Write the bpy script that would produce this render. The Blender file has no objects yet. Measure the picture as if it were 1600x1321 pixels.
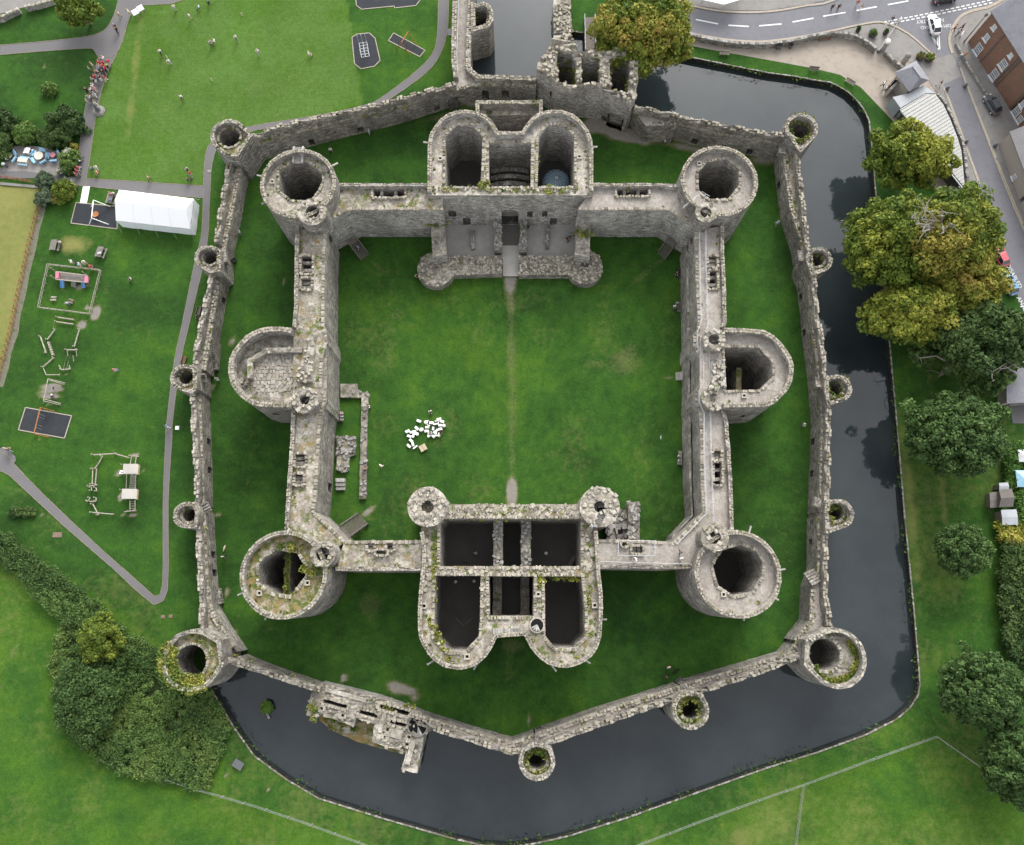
import bpy, bmesh, math, random
import numpy as np
from mathutils import Vector, Matrix, noise as mnoise
from mathutils.geometry import tessellate_polygon

R = math.radians
random.seed(7)
rng = np.random.default_rng(7)
scene = bpy.context.scene
COL = scene.collection

# ------------------------------------------------------------------ camera
F, CX, CY, TILT, CAMH = 1222.0, 800.0, 660.5, R(12.0), 120.0
cam = bpy.data.cameras.new("camera")
cam.sensor_fit = 'HORIZONTAL'
cam.sensor_width = 36.0
cam.lens = 36.0 * F / 1600.0
cam.clip_end = 5000
cam_o = bpy.data.objects.new("camera", cam)
cam_o.location = (0, 0, CAMH)
cam_o.rotation_euler = (TILT, 0, 0)
COL.objects.link(cam_o)
scene.camera = cam_o

# ------------------------------------------------------------------ light
SUN_EL, SUN_AZ = R(33), R(12)       # azimuth measured clockwise from +y
world = bpy.data.worlds.new("World")
scene.world = world
world.use_nodes = True
wn = world.node_tree
wn.nodes.clear()
sky = wn.nodes.new('ShaderNodeTexSky')
sky.sky_type = 'NISHITA'
sky.sun_disc = False
sky.sun_elevation = SUN_EL
sky.sun_rotation = SUN_AZ
sky.air_density = 1.0
sky.dust_density = 3.0
sky.ozone_density = 1.0
hs = wn.nodes.new('ShaderNodeHueSaturation')
hs.inputs['Saturation'].default_value = 0.16     # cloud cover: most of the blue is gone
bg = wn.nodes.new('ShaderNodeBackground')
bg.inputs['Strength'].default_value = 0.15
wo = wn.nodes.new('ShaderNodeOutputWorld')
wn.links.new(sky.outputs[0], hs.inputs['Color'])
wn.links.new(hs.outputs[0], bg.inputs['Color'])
wn.links.new(bg.outputs[0], wo.inputs['Surface'])
sun = bpy.data.lights.new("sun", 'SUN')
sun.energy = 0.6
sun.angle = R(30)
sun.color = (1.0, 0.95, 0.87)
sun_o = bpy.data.objects.new("sun", sun)
sd = Vector((math.sin(SUN_AZ) * math.cos(SUN_EL), math.cos(SUN_AZ) * math.cos(SUN_EL), math.sin(SUN_EL)))
sun_o.rotation_euler = sd.to_track_quat('Z', 'Y').to_euler()
sun_o.location = (0, 0, 200)
COL.objects.link(sun_o)
vs = scene.view_settings
vs.view_transform = 'Standard'
vs.look = 'None'
vs.gamma = 1.0
vs.exposure = 1.5
vs.use_curve_mapping = False
scene.cycles.max_bounces = 8
scene.cycles.diffuse_bounces = 5
scene.cycles.glossy_bounces = 3
scene.cycles.transparent_max_bounces = 8

# ------------------------------------------------------------------ surveying: photo pixel + height -> place
def at(px, py, z=0.0):
    a = (px - CX) / F
    b = (CY - py) / F
    dy = math.sin(TILT) + b * math.cos(TILT)
    dz = -math.cos(TILT) + b * math.sin(TILT)
    s = (CAMH - z) / (-dz)
    return (a * s, dy * s)
def P(pts, z=0.0):
    return [at(x, y, z) for x, y in pts]
def mpp(px, py, z=0.0):
    a = at(px, py, z); b = at(px + 1, py, z)
    return math.hypot(b[0] - a[0], b[1] - a[1])

# ------------------------------------------------------------------ objects
def wloc(o):
    v = Vector((0, 0, 0))
    while o is not None:
        v = v + o.location
        o = o.parent
    return v
def put(o, parent=None):
    COL.objects.link(o)
    if parent is not None:
        o.parent = parent
    return o
def tag(o, label=None, cat=None, group=None, kind=None):
    if label: o['label'] = label
    if cat: o['category'] = cat
    if group: o['group'] = group
    if kind: o['kind'] = kind
    return o
def thing(name, label, cat, loc=(0, 0, 0), group=None, rot=0.0):
    o = bpy.data.objects.new(name, None)
    o.location = loc
    o.rotation_euler = (0, 0, rot)
    o.empty_display_size = 0.3
    COL.objects.link(o)
    return tag(o, label, cat, group)
def kids(o):
    return [c for c in ALLKIDS.get(o.name, [])]
ALLKIDS = {}
def copy_tree(o, parent=None):
    c = o.copy()
    COL.objects.link(c)
    if parent is not None:
        c.parent = parent
        ALLKIDS.setdefault(parent.name, []).append(c)
    for ch in list(ALLKIDS.get(o.name, [])):
        copy_tree(ch, c)
    return c

class MB:
    """collects one mesh"""
    def __init__(s):
        s.v = []; s.f = []; s.m = []; s.smooth = False
    def add(s, verts, faces, mi=0):
        b = len(s.v)
        s.v.extend(verts)
        for f in faces:
            s.f.append([b + i for i in f]); s.m.append(mi)
    def box(s, c, size, rz=0.0, mi=0, taper=1.0, rx=0.0):
        hx, hy, hz = size[0] / 2, size[1] / 2, size[2] / 2
        M = Matrix.Rotation(rz, 3, 'Z') @ Matrix.Rotation(rx, 3, 'X')
        vv = []
        for z, t in ((-hz, 1.0), (hz, taper)):
            for x, y in ((-hx, -hy), (hx, -hy), (hx, hy), (-hx, hy)):
                p = M @ Vector((x * t, y * t, z))
                vv.append((c[0] + p.x, c[1] + p.y, c[2] + p.z))
        s.add(vv, [(0, 3, 2, 1), (4, 5, 6, 7), (0, 1, 5, 4), (1, 2, 6, 5), (2, 3, 7, 6), (3, 0, 4, 7)], mi)
    def bar(s, a, b, w, h, mi=0):
        """box from a to b"""
        a = Vector(a); b = Vector(b); d = (b - a)
        L = d.length
        if L < 1e-6: return
        d.normalize()
        up = Vector((0, 0, 1)) if abs(d.z) < 0.95 else Vector((1, 0, 0))
        x = d.cross(up).normalized() * (w / 2); y = x.cross(d).normalized() * (h / 2)
        vv = []
        for p in (a, b):
            for sx, sy in ((-1, -1), (1, -1), (1, 1), (-1, 1)):
                vv.append(tuple(p + x * sx + y * sy))
        s.add(vv, [(0, 1, 2, 3), (7, 6, 5, 4), (0, 4, 5, 1), (1, 5, 6, 2), (2, 6, 7, 3), (3, 7, 4, 0)], mi)
    def tube(s, pts, rad, n=6, mi=0, cap=True):
        pts = [Vector(p) for p in pts]
        rings = []
        for i, p in enumerate(pts):
            d = (pts[min(i + 1, len(pts) - 1)] - pts[max(i - 1, 0)])
            if d.length < 1e-7: d = Vector((0, 0, 1))
            d.normalize()
            up = Vector((0, 0, 1)) if abs(d.z) < 0.9 else Vector((1, 0, 0))
            x = d.cross(up).normalized(); y = x.cross(d)
            r = rad[i] if isinstance(rad, (list, tuple)) else rad
            rings.append([tuple(p + (x * math.cos(2 * math.pi * k / n) + y * math.sin(2 * math.pi * k / n)) * r) for k in range(n)])
        vv = [q for r_ in rings for q in r_]
        ff = []
        for i in range(len(pts) - 1):
            for k in range(n):
                k2 = (k + 1) % n
                ff.append((i * n + k, i * n + k2, (i + 1) * n + k2, (i + 1) * n + k))
        if cap:
            ff.append(tuple(range(n - 1, -1, -1)))
            ff.append(tuple((len(pts) - 1) * n + k for k in range(n)))
        s.add(vv, ff, mi)
    def lathe(s, c, prof, n=16, mi=0):
        """prof: list of (r, z)"""
        vv = []; ff = []
        for r, z in prof:
            for k in range(n):
                a = 2 * math.pi * k / n
                vv.append((c[0] + r * math.cos(a), c[1] + r * math.sin(a), c[2] + z))
        for i in range(len(prof) - 1):
            for k in range(n):
                k2 = (k + 1) % n
                ff.append((i * n + k, i * n + k2, (i + 1) * n + k2, (i + 1) * n + k))
        ff.append(tuple((len(prof) - 1) * n + k for k in range(n)))
        s.add(vv, ff, mi)
    def sheet(s, poly, z, mi=0):
        vv = [(x, y, z) for x, y in poly]
        tri = tessellate_polygon([[Vector((x, y, 0)) for x, y in poly]])
        s.add(vv, [upward(vv, t) for t in tri], mi)
    def build(s, name, mats, parent=None, kind=None):
        off = wloc(parent) if parent is not None else Vector((0, 0, 0))
        me = bpy.data.meshes.new(name)
        if isinstance(s.v, np.ndarray):
            vv = (s.v - np.array(off)).tolist()
        else:
            vv = [(x - off.x, y - off.y, z - off.z) for x, y, z in s.v]
        me.from_pydata(vv, [], s.f)
        if not isinstance(mats, (list, tuple)): mats = [mats]
        for m in mats: me.materials.append(m)
        if len(mats) > 1: me.polygons.foreach_set('material_index', s.m)
        if s.smooth: me.polygons.foreach_set('use_smooth', [True] * len(me.polygons))
        o = bpy.data.objects.new(name, me)
        COL.objects.link(o)
        if parent is not None:
            o.parent = parent
            ALLKIDS.setdefault(parent.name, []).append(o)
        if kind: o['kind'] = kind
        return o

def upward(vv, t):
    a, b, c = (vv[i] for i in t)
    cr = (b[0] - a[0]) * (c[1] - a[1]) - (b[1] - a[1]) * (c[0] - a[0])
    return t if cr > 0 else (t[0], t[2], t[1])
def area(poly):
    return 0.5 * sum(poly[i][0] * poly[(i + 1) % len(poly)][1] - poly[(i + 1) % len(poly)][0] * poly[i][1] for i in range(len(poly)))
def ccw(poly):
    return list(poly) if area(poly) > 0 else list(poly)[::-1]
def jitter(x, y, amp, k=0.9):
    if amp == 0: return (x, y)
    n = mnoise.noise_vector(Vector((x * k, y * k, 3.3)))
    return (x + n.x * amp, y + n.y * amp)
def circle(c, r, n=40, ry=None, a0=0.0):
    ry = ry or r
    return [(c[0] + r * math.cos(a0 + 2 * math.pi * k / n), c[1] + ry * math.sin(a0 + 2 * math.pi * k / n)) for k in range(n)]
def offset(path, d, closed):
    """left offset of a polyline"""
    n = len(path); out = []
    for i in range(n):
        p = Vector(path[i])
        a = Vector(path[i - 1]) if (closed or i > 0) else None
        b = Vector(path[(i + 1) % n]) if (closed or i < n - 1) else None
        n1 = n2 = None
        if a is not None and (p - a).length > 1e-6:
            t = (p - a).normalized(); n1 = Vector((-t.y, t.x))
        if b is not None and (b - p).length > 1e-6:
            t = (b - p).normalized(); n2 = Vector((-t.y, t.x))
        if n1 is None: n1 = n2
        if n2 is None: n2 = n1
        m = (n1 + n2)
        if m.length < 1e-4: m = n1.copy()
        m.normalize()
        c = max(0.5, m.dot(n1))
        q = p + m * (d / c)
        out.append((q.x, q.y))
    return out
def densify(poly, step, closed=True, cuts=None):
    out = []; n = len(poly)
    for i in range(n if closed else n - 1):
        a = poly[i]; b = poly[(i + 1) % n]
        L = math.hypot(b[0] - a[0], b[1] - a[1])
        k = max(1, int(round(L / step)))
        ts = [j / k for j in range(k)]
        if cuts and i in cuts:
            ts = [t for t in ts if all(not (c0 - 0.02 < t < c1 + 0.02) for c0, c1 in cuts[i]) or t == 0]
            for c0, c1 in cuts[i]: ts += [c0, c1]
            ts = sorted(set(ts))
        for t in ts:
            out.append((a[0] + (b[0] - a[0]) * t, a[1] + (b[1] - a[1]) * t, i, t))
    if not closed:
        out.append((poly[-1][0], poly[-1][1], n - 1, 0))
    return out
def prism(mb, poly, z0, z1, holes=(), ms=0, mt=1, step=0.8, jit=0.05, rag=0.08, batter=0.0, ops=(), cap=True, cren=0.0, mo=None):
    """upright block with ragged top, holes right through, and recessed openings in its sides"""
    mo = ms if mo is None else mo
    poly = ccw(poly)
    n = len(poly)
    cuts = {}; opd = {}
    for (ox, oy, w, za, zb, arch, dep) in ops:
        best = None
        for i in range(n):
            a = poly[i]; b = poly[(i + 1) % n]
            L2 = (b[0] - a[0]) ** 2 + (b[1] - a[1]) ** 2
            if L2 < w * w * 1.05: continue
            t = ((ox - a[0]) * (b[0] - a[0]) + (oy - a[1]) * (b[1] - a[1])) / L2
            L = math.sqrt(L2); h = w / 2 / L
            t = min(max(t, h + 0.01), 1 - h - 0.01)
            d = math.hypot(a[0] + (b[0] - a[0]) * t - ox, a[1] + (b[1] - a[1]) * t - oy)
            if best is None or d < best[0]: best = (d, i, t - h, t + h)
        if best is None: continue
        _, i, c0, c1 = best
        if any(not (c1 < q0 - 0.005 or c0 > q1 + 0.005) for q0, q1 in cuts.get(i, [])): continue
        m = 6 if arch else 1
        for k in range(m):
            u0 = c0 + (c1 - c0) * k / m; u1 = c0 + (c1 - c0) * (k + 1) / m
            um = (k + 0.5) / m * 2 - 1
            zt = zb - (w / 2) * (1 - math.sqrt(max(0, 1 - um * um * 0.92))) if arch else zb
            cuts.setdefault(i, []).append((u0, u1))
            opd[(i, round(u0, 5))] = (za, zt, dep, k == 0, k == m - 1)
    cx = sum(p[0] for p in poly) / n; cy = sum(p[1] for p in poly) / n
    loops = []
    for li, loop in enumerate([poly] + [ccw(h)[::-1] for h in holes]):
        pts = densify(loop, step, True, cuts if li == 0 else None)
        idx = []; base = []; vt = []
        for (x, y, i, t) in pts:
            jx, jy = jitter(x, y, jit)
            zt = z1 + rag * mnoise.noise(Vector((x * 0.7, y * 0.7, 1.7))) + 0.6 * rag * mnoise.noise(Vector((x * 2.3, y * 2.3, 4.1)))
            if cren: zt += cren * (1 if math.sin((x + y * 0.83) * 1.9 + 2.0 * math.sin(x * 0.31)) > 0 else 0)
            bx, by = jx, jy
            if batter and li == 0:
                bx = cx + (jx - cx) * (1 + batter); by = cy + (jy - cy) * (1 + batter)
            base.append((bx, by, z0)); vt.append((jx, jy, zt))
        m = len(pts); b0 = len(mb.v)
        mb.v.extend(base); mb.v.extend(vt)
        for k in range(m):
            k2 = (k + 1) % m
            o = opd.get((pts[k][2], round(pts[k][3], 5))) if li == 0 else None
            if o is None:
                mb.f.append([b0 + k, b0 + k2, b0 + m + k2, b0 + m + k]); mb.m.append(ms)
            else:
                za, zt, dep, first, last = o
                A = Vector(base[k]); B = Vector(base[k2]); TA = vt[k]; TB = vt[k2]
                d = (B - A); d.z = 0
                inn = Vector((-d.y, d.x, 0)).normalized() * dep
                q = lambda p, z, inner=0: tuple(Vector((p.x, p.y, z)) + (inn if inner else Vector((0, 0, 0))))
                if za > z0 + 0.01:
                    mb.add([q(A, z0), q(B, z0), q(B, za), q(A, za)], [(0, 1, 2, 3)], ms)
                    mb.add([q(A, za), q(B, za), q(B, za, 1), q(A, za, 1)], [(0, 1, 2, 3)], mo)
                mb.add([q(A, zt), q(B, zt), TB, TA], [(0, 1, 2, 3)], ms)
                mb.add([q(A, zt, 1), q(B, zt, 1), q(B, zt), q(A, zt)], [(0, 1, 2, 3)], mo)
                mb.add([q(A, za, 1), q(B, za, 1), q(B, zt, 1), q(A, zt, 1)], [(0, 1, 2, 3)], mo)
                if first: mb.add([q(A, za), q(A, za, 1), q(A, zt, 1), q(A, zt)], [(0, 1, 2, 3)], mo)
                if last: mb.add([q(B, za, 1), q(B, za), q(B, zt), q(B, zt, 1)], [(0, 1, 2, 3)], mo)
        loops.append(vt)
    if cap:
        flat = [v for l in loops for v in l]
        tri = tessellate_polygon([[Vector((x, y, 0)) for x, y, z in l] for l in loops])
        mb.add(flat, [upward(flat, t) for t in tri], mt)
def wallpath(mb, path, w, z0, z1, closed=False, left=True, **kw):
    """upright wall of width w along a path, w to its left (or right)"""
    q = offset(path, w if left else -w, closed)
    if closed:
        if abs(area(path)) > abs(area(q)): prism(mb, path, z0, z1, holes=[q], **kw)
        else: prism(mb, q, z0, z1, holes=[path], **kw)
    else:
        prism(mb, list(path) + q[::-1], z0, z1, **kw)
_T8 = np.array([(-.5, -.5, 0), (.5, -.5, 0), (.5, .5, 0), (-.5, .5, 0), (-.42, -.42, 1), (.42, -.42, 1), (.42, .42, 1), (-.42, .42, 1)])
_F8 = np.array([(4, 5, 6, 7), (0, 1, 5, 4), (1, 2, 6, 5), (2, 3, 7, 6), (3, 0, 4, 7)])
def stones(mb, pos, yaw, size, jit=0.10):
    """loose rough blocks: pos (n,3) foot of each, yaw (n), size (n,3)"""
    n = len(pos)
    if n == 0: return
    pos = np.asarray(pos, float); yaw = np.asarray(yaw, float); size = np.asarray(size, float)
    t = np.repeat(_T8[None], n, 0)
    t = t + rng.uniform(-jit, jit, t.shape) * np.array([1, 1, .6])
    t = t * size[:, None, :]
    c, s_ = np.cos(yaw)[:, None], np.sin(yaw)[:, None]
    x = t[:, :, 0] * c - t[:, :, 1] * s_; y = t[:, :, 0] * s_ + t[:, :, 1] * c
    v = np.stack([x, y, t[:, :, 2]], -1) + pos[:, None, :]
    b = len(mb.v)
    mb.v.extend(map(tuple, v.reshape(-1, 3).tolist()))
    f = (_F8[None] + (np.arange(n) * 8)[:, None, None] + b).reshape(-1, 4)
    mb.f.extend(f.tolist()); mb.m.extend([0] * len(f))
def coping(mb, path, w, z, closed=False, left=True, s=0.38, h=0.13, rows=None, cover=1.0, zf=None):
    """rows of stones on top of a wall of width w along a path"""
    rows = rows or max(1, int(round(w / 0.34)))
    for r_ in range(rows):
        d = w * (r_ + 0.5) / rows
        q = offset(path, d if left else -d, closed)
        n = len(q); pos = []; yaw = []; size = []
        for i in range(n if closed else n - 1):
            a = q[i]; b = q[(i + 1) % n]
            L = math.hypot(b[0] - a[0], b[1] - a[1])
            if L < 0.05: continue
            k = max(1, int(round(L / s)))
            ang = math.atan2(b[1] - a[1], b[0] - a[0])
            for j in range(k):
                if random.random() > cover: continue
                t = (j + 0.5 + random.uniform(-.2, .2)) / k
                zz = z if zf is None else zf(a[0] + (b[0] - a[0]) * t, a[1] + (b[1] - a[1]) * t)
                pos.append((a[0] + (b[0] - a[0]) * t, a[1] + (b[1] - a[1]) * t, zz - 0.08))
                yaw.append(ang + random.gauss(0, .08))
                size.append((L / k * random.uniform(.75, 1.15), w / rows * random.uniform(.8, 1.15), h * random.uniform(.6, 1.7) + 0.08))
        stones(mb, pos, yaw, size)
def inside(poly, x, y):
    r_ = False; n = len(poly); j = n - 1
    for i in range(n):
        if (poly[i][1] > y) != (poly[j][1] > y) and x < (poly[j][0] - poly[i][0]) * (y - poly[i][1]) / (poly[j][1] - poly[i][1]) + poly[i][0]:
            r_ = not r_
        j = i
    return r_
def np_inside(poly, X, Y):
    r_ = np.zeros(X.shape, bool); n = len(poly); j = n - 1
    for i in range(n):
        yi, yj, xi, xj = poly[i][1], poly[j][1], poly[i][0], poly[j][0]
        if yi != yj:
            r_ ^= ((yi > Y) != (yj > Y)) & (X < (xj - xi) * (Y - yi) / (yj - yi) + xi)
        j = i
    return r_
def rubble(mb, poly, z, dens=3.0, s=(.3, .6), h=.22, holes=(), zf=None):
    xs = [p[0] for p in poly]; ys = [p[1] for p in poly]
    n = int(abs(area(poly)) * dens * 1.3)
    pos = []; yaw = []; size = []
    for _ in range(n):
        x = random.uniform(min(xs), max(xs)); y = random.uniform(min(ys), max(ys))
        if inside(poly, x, y) and not any(inside(hh, x, y) for hh in holes):
            k = random.uniform(*s)
            pos.append((x, y, (z if zf is None else zf(x, y)) - .06)); yaw.append(random.uniform(0, 3.14)); size.append((k, k * random.uniform(.55, 1), h * random.uniform(.5, 1.3) + .06))
    stones(mb, pos, yaw, size, .14)

# ------------------------------------------------------------------ materials
class NT:
    def __init__(s, name):
        s.m = bpy.data.materials.new(name); s.m.use_nodes = True
        s.t = s.m.node_tree; s.t.nodes.clear()
        s.out = s.t.nodes.new('ShaderNodeOutputMaterial')
        s._p = None
    def n(s, typ, **kw):
        x = s.t.nodes.new(typ)
        for k, v in kw.items(): setattr(x, k, v)
        return x
    def l(s, a, b): s.t.links.new(a, b)
    def setv(s, sock, v):
        if isinstance(v, bpy.types.NodeSocket): s.l(v, sock)
        elif isinstance(v, (tuple, list)): sock.default_value = tuple(v) + ((1.0,) if len(v) == 3 and len(sock.default_value) == 4 else ())
        else: sock.default_value = v
    @property
    def pos(s):
        if s._p is None: s._p = s.n('ShaderNodeNewGeometry')
        return s._p.outputs['Position']
    @property
    def island(s):
        s.pos
        return s._p.outputs['Random Per Island']
    def scaled(s, v, vec):
        x = s.n('ShaderNodeMapping'); s.l(v, x.inputs[0]); x.inputs['Scale'].default_value = vec
        return x.outputs[0]
    def noise(s, scale, detail=3, rough=.55, vec=None, dist=0.0):
        x = s.n('ShaderNodeTexNoise'); x.inputs['Scale'].default_value = scale
        x.inputs['Detail'].default_value = detail; x.inputs['Roughness'].default_value = rough; x.inputs['Distortion'].default_value = dist
        s.l(vec if vec is not None else s.pos, x.inputs['Vector'])
        return x.outputs[0]
    def voro(s, scale, vec=None, feature='F1', rnd=1.0):
        x = s.n('ShaderNodeTexVoronoi', feature=feature); x.inputs['Scale'].default_value = scale; x.inputs['Randomness'].default_value = rnd
        s.l(vec if vec is not None else s.pos, x.inputs['Vector'])
        return x
    def ramp(s, fac, stops, interp='LINEAR'):
        x = s.n('ShaderNodeValToRGB'); x.color_ramp.interpolation = interp
        el = x.color_ramp.elements
        while len(el) < len(stops): el.new(0.5)
        for e, (p, c) in zip(el, stops):
            e.position = p; e.color = tuple(c) + (1,) if isinstance(c, (tuple, list)) else (c, c, c, 1)
        s.setv(x.inputs[0], fac)
        return x.outputs[0]
    def mix(s, fac, a, b, blend='MIX'):
        x = s.n('ShaderNodeMix', data_type='RGBA', blend_type=blend)
        s.setv(x.inputs[0], fac); s.setv(x.inputs[6], a); s.setv(x.inputs[7], b)
        return x.outputs[2]
    def math(s, op, a, b=0.0, clamp=False):
        x = s.n('ShaderNodeMath', operation=op); x.use_clamp = clamp
        s.setv(x.inputs[0], a); s.setv(x.inputs[1], b)
        return x.outputs[0]
    def attr(s, name):
        x = s.n('ShaderNodeAttribute'); x.attribute_name = name
        return x.outputs['Fac']
    def up(s):
        s.pos
        x = s.n('ShaderNodeSeparateXYZ'); s.l(s._p.outputs['True Normal'], x.inputs[0])
        return x.outputs[2]
    def bump(s, h, strength=.5, dist=.05):
        x = s.n('ShaderNodeBump'); x.inputs['Strength'].default_value = strength; x.inputs['Distance'].default_value = dist
        s.l(h, x.inputs['Height'])
        return x.outputs[0]
    def done(s, col, rough=.9, spec=.25, normal=None, metal=0.0, trans=None):
        p = s.n('ShaderNodeBsdfPrincipled')
        s.setv(p.inputs['Base Color'], col); s.setv(p.inputs['Roughness'], rough)
        p.inputs['Specular IOR Level'].default_value = spec; p.inputs['Metallic'].default_value = metal
        if normal is not None: s.l(normal, p.inputs['Normal'])
        if trans is None: s.l(p.outputs[0], s.out.inputs[0])
        else:
            t = s.n('ShaderNodeBsdfTranslucent'); s.setv(t.inputs[0], trans[1]); a = s.n('ShaderNodeMixShader'); a.inputs[0].default_value = trans[0]
            s.l(p.outputs[0], a.inputs[1]); s.l(t.outputs[0], a.inputs[2]); s.l(a.outputs[0], s.out.inputs[0])
        return s.m

def masonry(name, lo=(.115, .106, .093), mid=(.25, .232, .204), hi=(.40, .375, .335), moss=.3):
    t = NT(name)
    w = t.n('ShaderNodeVectorMath', operation='ADD'); t.l(t.pos, w.inputs[0])
    nv = t.n('ShaderNodeTexNoise'); nv.inputs['Scale'].default_value = 1.3; t.l(t.pos, nv.inputs['Vector'])
    sc = t.n('ShaderNodeVectorMath', operation='SCALE'); sc.inputs['Scale'].default_value = .22; t.l(nv.outputs['Color'], sc.inputs[0]); t.l(sc.outputs[0], w.inputs[1])
    v = t.scaled(w.outputs[0], (1, 1, 2.3))
    vo = t.voro(1.75, v)
    ve = t.voro(1.75, v, 'DISTANCE_TO_EDGE')
    cell = t.n('ShaderNodeSeparateColor'); t.l(vo.outputs['Color'], cell.inputs[0])
    base = t.ramp(cell.outputs[0], [(0, lo), (.3, tuple(x * .8 for x in mid)), (.6, mid), (.85, tuple((x + y) / 2 for x, y in zip(mid, hi))), (1, hi)])
    streak = t.noise(.55, 5, .65, t.scaled(t.pos, (1, 1, .35)))
    base = t.mix(t.ramp(streak, [(.45, 0.0), (.70, .75)]), base, hi)
    cr = t.noise(1.0, 4, .7, t.scaled(t.pos, (.75, .75, 4.5)))
    base = t.mix(.8, base, t.ramp(cr, [(.32, .22), (.5, .5), (.68, .74)]), 'OVERLAY')
    dk = t.noise(.33, 4, .6, t.scaled(t.pos, (1.0, 1.0, .8)))
    base = t.mix(t.ramp(dk, [(.38, .5), (.55, 0.0)]), base, lo)
    fine = t.noise(5.0, 4, .7)
    base = t.mix(.8, base, t.ramp(fine, [(.28, .26), (.5, .5), (.72, .78)]), 'OVERLAY')
    painted_pit = t.voro(.85, t.scaled(t.pos, (1, 1, 1.7)))
    base = t.mix(t.ramp(painted_pit.outputs['Distance'], [(.07, .8), (.13, 0.0)]), base, (.03, .028, .026))  # putlog holes painted as dark spots, their shade only in the colour
    joint = t.ramp(ve.outputs['Distance'], [(0.0, .7), (.08, 0.0)])
    base = t.mix(joint, base, (.06, .056, .05))
    g = t.ramp(t.noise(.9, 4, .65), [(.60 - .1 * moss, 0.0), (.72 - .1 * moss, min(1, moss * 1.6))])
    base = t.mix(g, base, (.055, .075, .028))
    hgt = t.math('ADD', t.math('MINIMUM', ve.outputs['Distance'], .14), t.math('MULTIPLY', fine, .12))
    return t.done(base, .95, .15, t.bump(hgt, .9, .25))
def walkmat(name, base=(.27, .245, .215), pale=(.40, .375, .34), moss=.2, ochre=.2, dark=(.17, .155, .135), cell=.5):
    t = NT(name)
    n1 = t.noise(.45, 5, .6); n2 = t.noise(1.6, 4, .65); n3 = t.noise(7, 3, .7)
    c = t.mix(t.ramp(n2, [(.38, 0.0), (.66, 1.0)]), base, dark)
    c = t.mix(t.ramp(n1, [(.47, 0.0), (.62, 1.0)]), c, pale)
    vc = t.voro(3.2); sep = t.n('ShaderNodeSeparateColor'); t.l(vc.outputs['Color'], sep.inputs[0])
    c = t.mix(cell, c, t.ramp(sep.outputs[0], [(0, .28), (.5, .5), (1, .74)]), 'OVERLAY')
    c = t.mix(.6, c, t.ramp(n3, [(.25, .3), (.5, .5), (.75, .75)]), 'OVERLAY')
    if ochre: c = t.mix(t.ramp(t.noise(.62, 4, .6, t.scaled(t.pos, (1, 1, 1.01))), [(.58 - .12 * ochre, 0.0), (.70 - .12 * ochre, min(1, ochre * 2))]), c, (.21, .155, .06))
    if moss:
        g = t.ramp(t.noise(.8, 6, .72, t.scaled(t.pos, (1.1, .9, 1))), [(.60 - .14 * moss, 0.0), (.68 - .14 * moss, .95)])
        c = t.mix(g, c, t.mix(n3, (.05, .08, .018), (.12, .15, .03)))
    h = t.math('ADD', t.math('MULTIPLY', sep.outputs[1], .5), n3)
    return t.done(c, .95, .15, t.bump(h, .7, .08))
def stonemat(name, lo=(.145, .13, .103), hi=(.375, .342, .283), lichen=.45):
    t = NT(name)
    c = t.ramp(t.island, [(0, lo), (.35, tuple((a + b) / 2 for a, b in zip(lo, hi))), (1, hi)])
    n = t.noise(3.5, 5, .7)
    c = t.mix(.7, c, t.ramp(n, [(.25, .3), (.5, .5), (.75, .74)]), 'OVERLAY')
    g = t.ramp(t.noise(.55, 5, .7), [(.55, 0.0), (.68, lichen)])
    c = t.mix(g, c, (.15, .15, .045))
    return t.done(c, .95, .15, t.bump(n, .5, .06))
def plain(name, col, rough=.6, spec=.3, var=.12, scale=2.5, metal=0.0):
    t = NT(name)
    n = t.noise(scale, 4, .6)
    c = t.mix(t.ramp(n, [(.3, 0.0), (.7, 1.0)]), tuple(x * (1 - var) for x in col), tuple(min(1, x * (1 + var)) for x in col))
    return t.done(c, rough, spec, None, metal)
def speck(name, col, var=.25, scale=14.0, big=.5, rough=.9, patch=None, pamt=.5):
    """asphalt, gravel, concrete"""
    t = NT(name)
    n = t.noise(scale, 3, .7); b = t.noise(big, 5, .6)
    c = t.mix(t.ramp(b, [(.3, 0.0), (.7, 1.0)]), tuple(x * (1 - var * .6) for x in col), tuple(x * (1 + var * .6) for x in col))
    c = t.mix(.5, c, t.ramp(n, [(.25, .5 - var), (.5, .5), (.75, .5 + var)]), 'OVERLAY')
    if patch: c = t.mix(t.ramp(t.noise(.9, 5, .65), [(.5, 0.0), (.65, pamt)]), c, patch)
    return t.done(c, rough, .2, t.bump(n, .3, .02))
def islandmat(name, cols, rough=.7, spec=.2):
    t = NT(name)
    k = len(cols) - 1
    c = t.ramp(t.island, [(i / k, c) for i, c in enumerate(cols)])
    return t.done(c, rough, spec)

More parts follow.
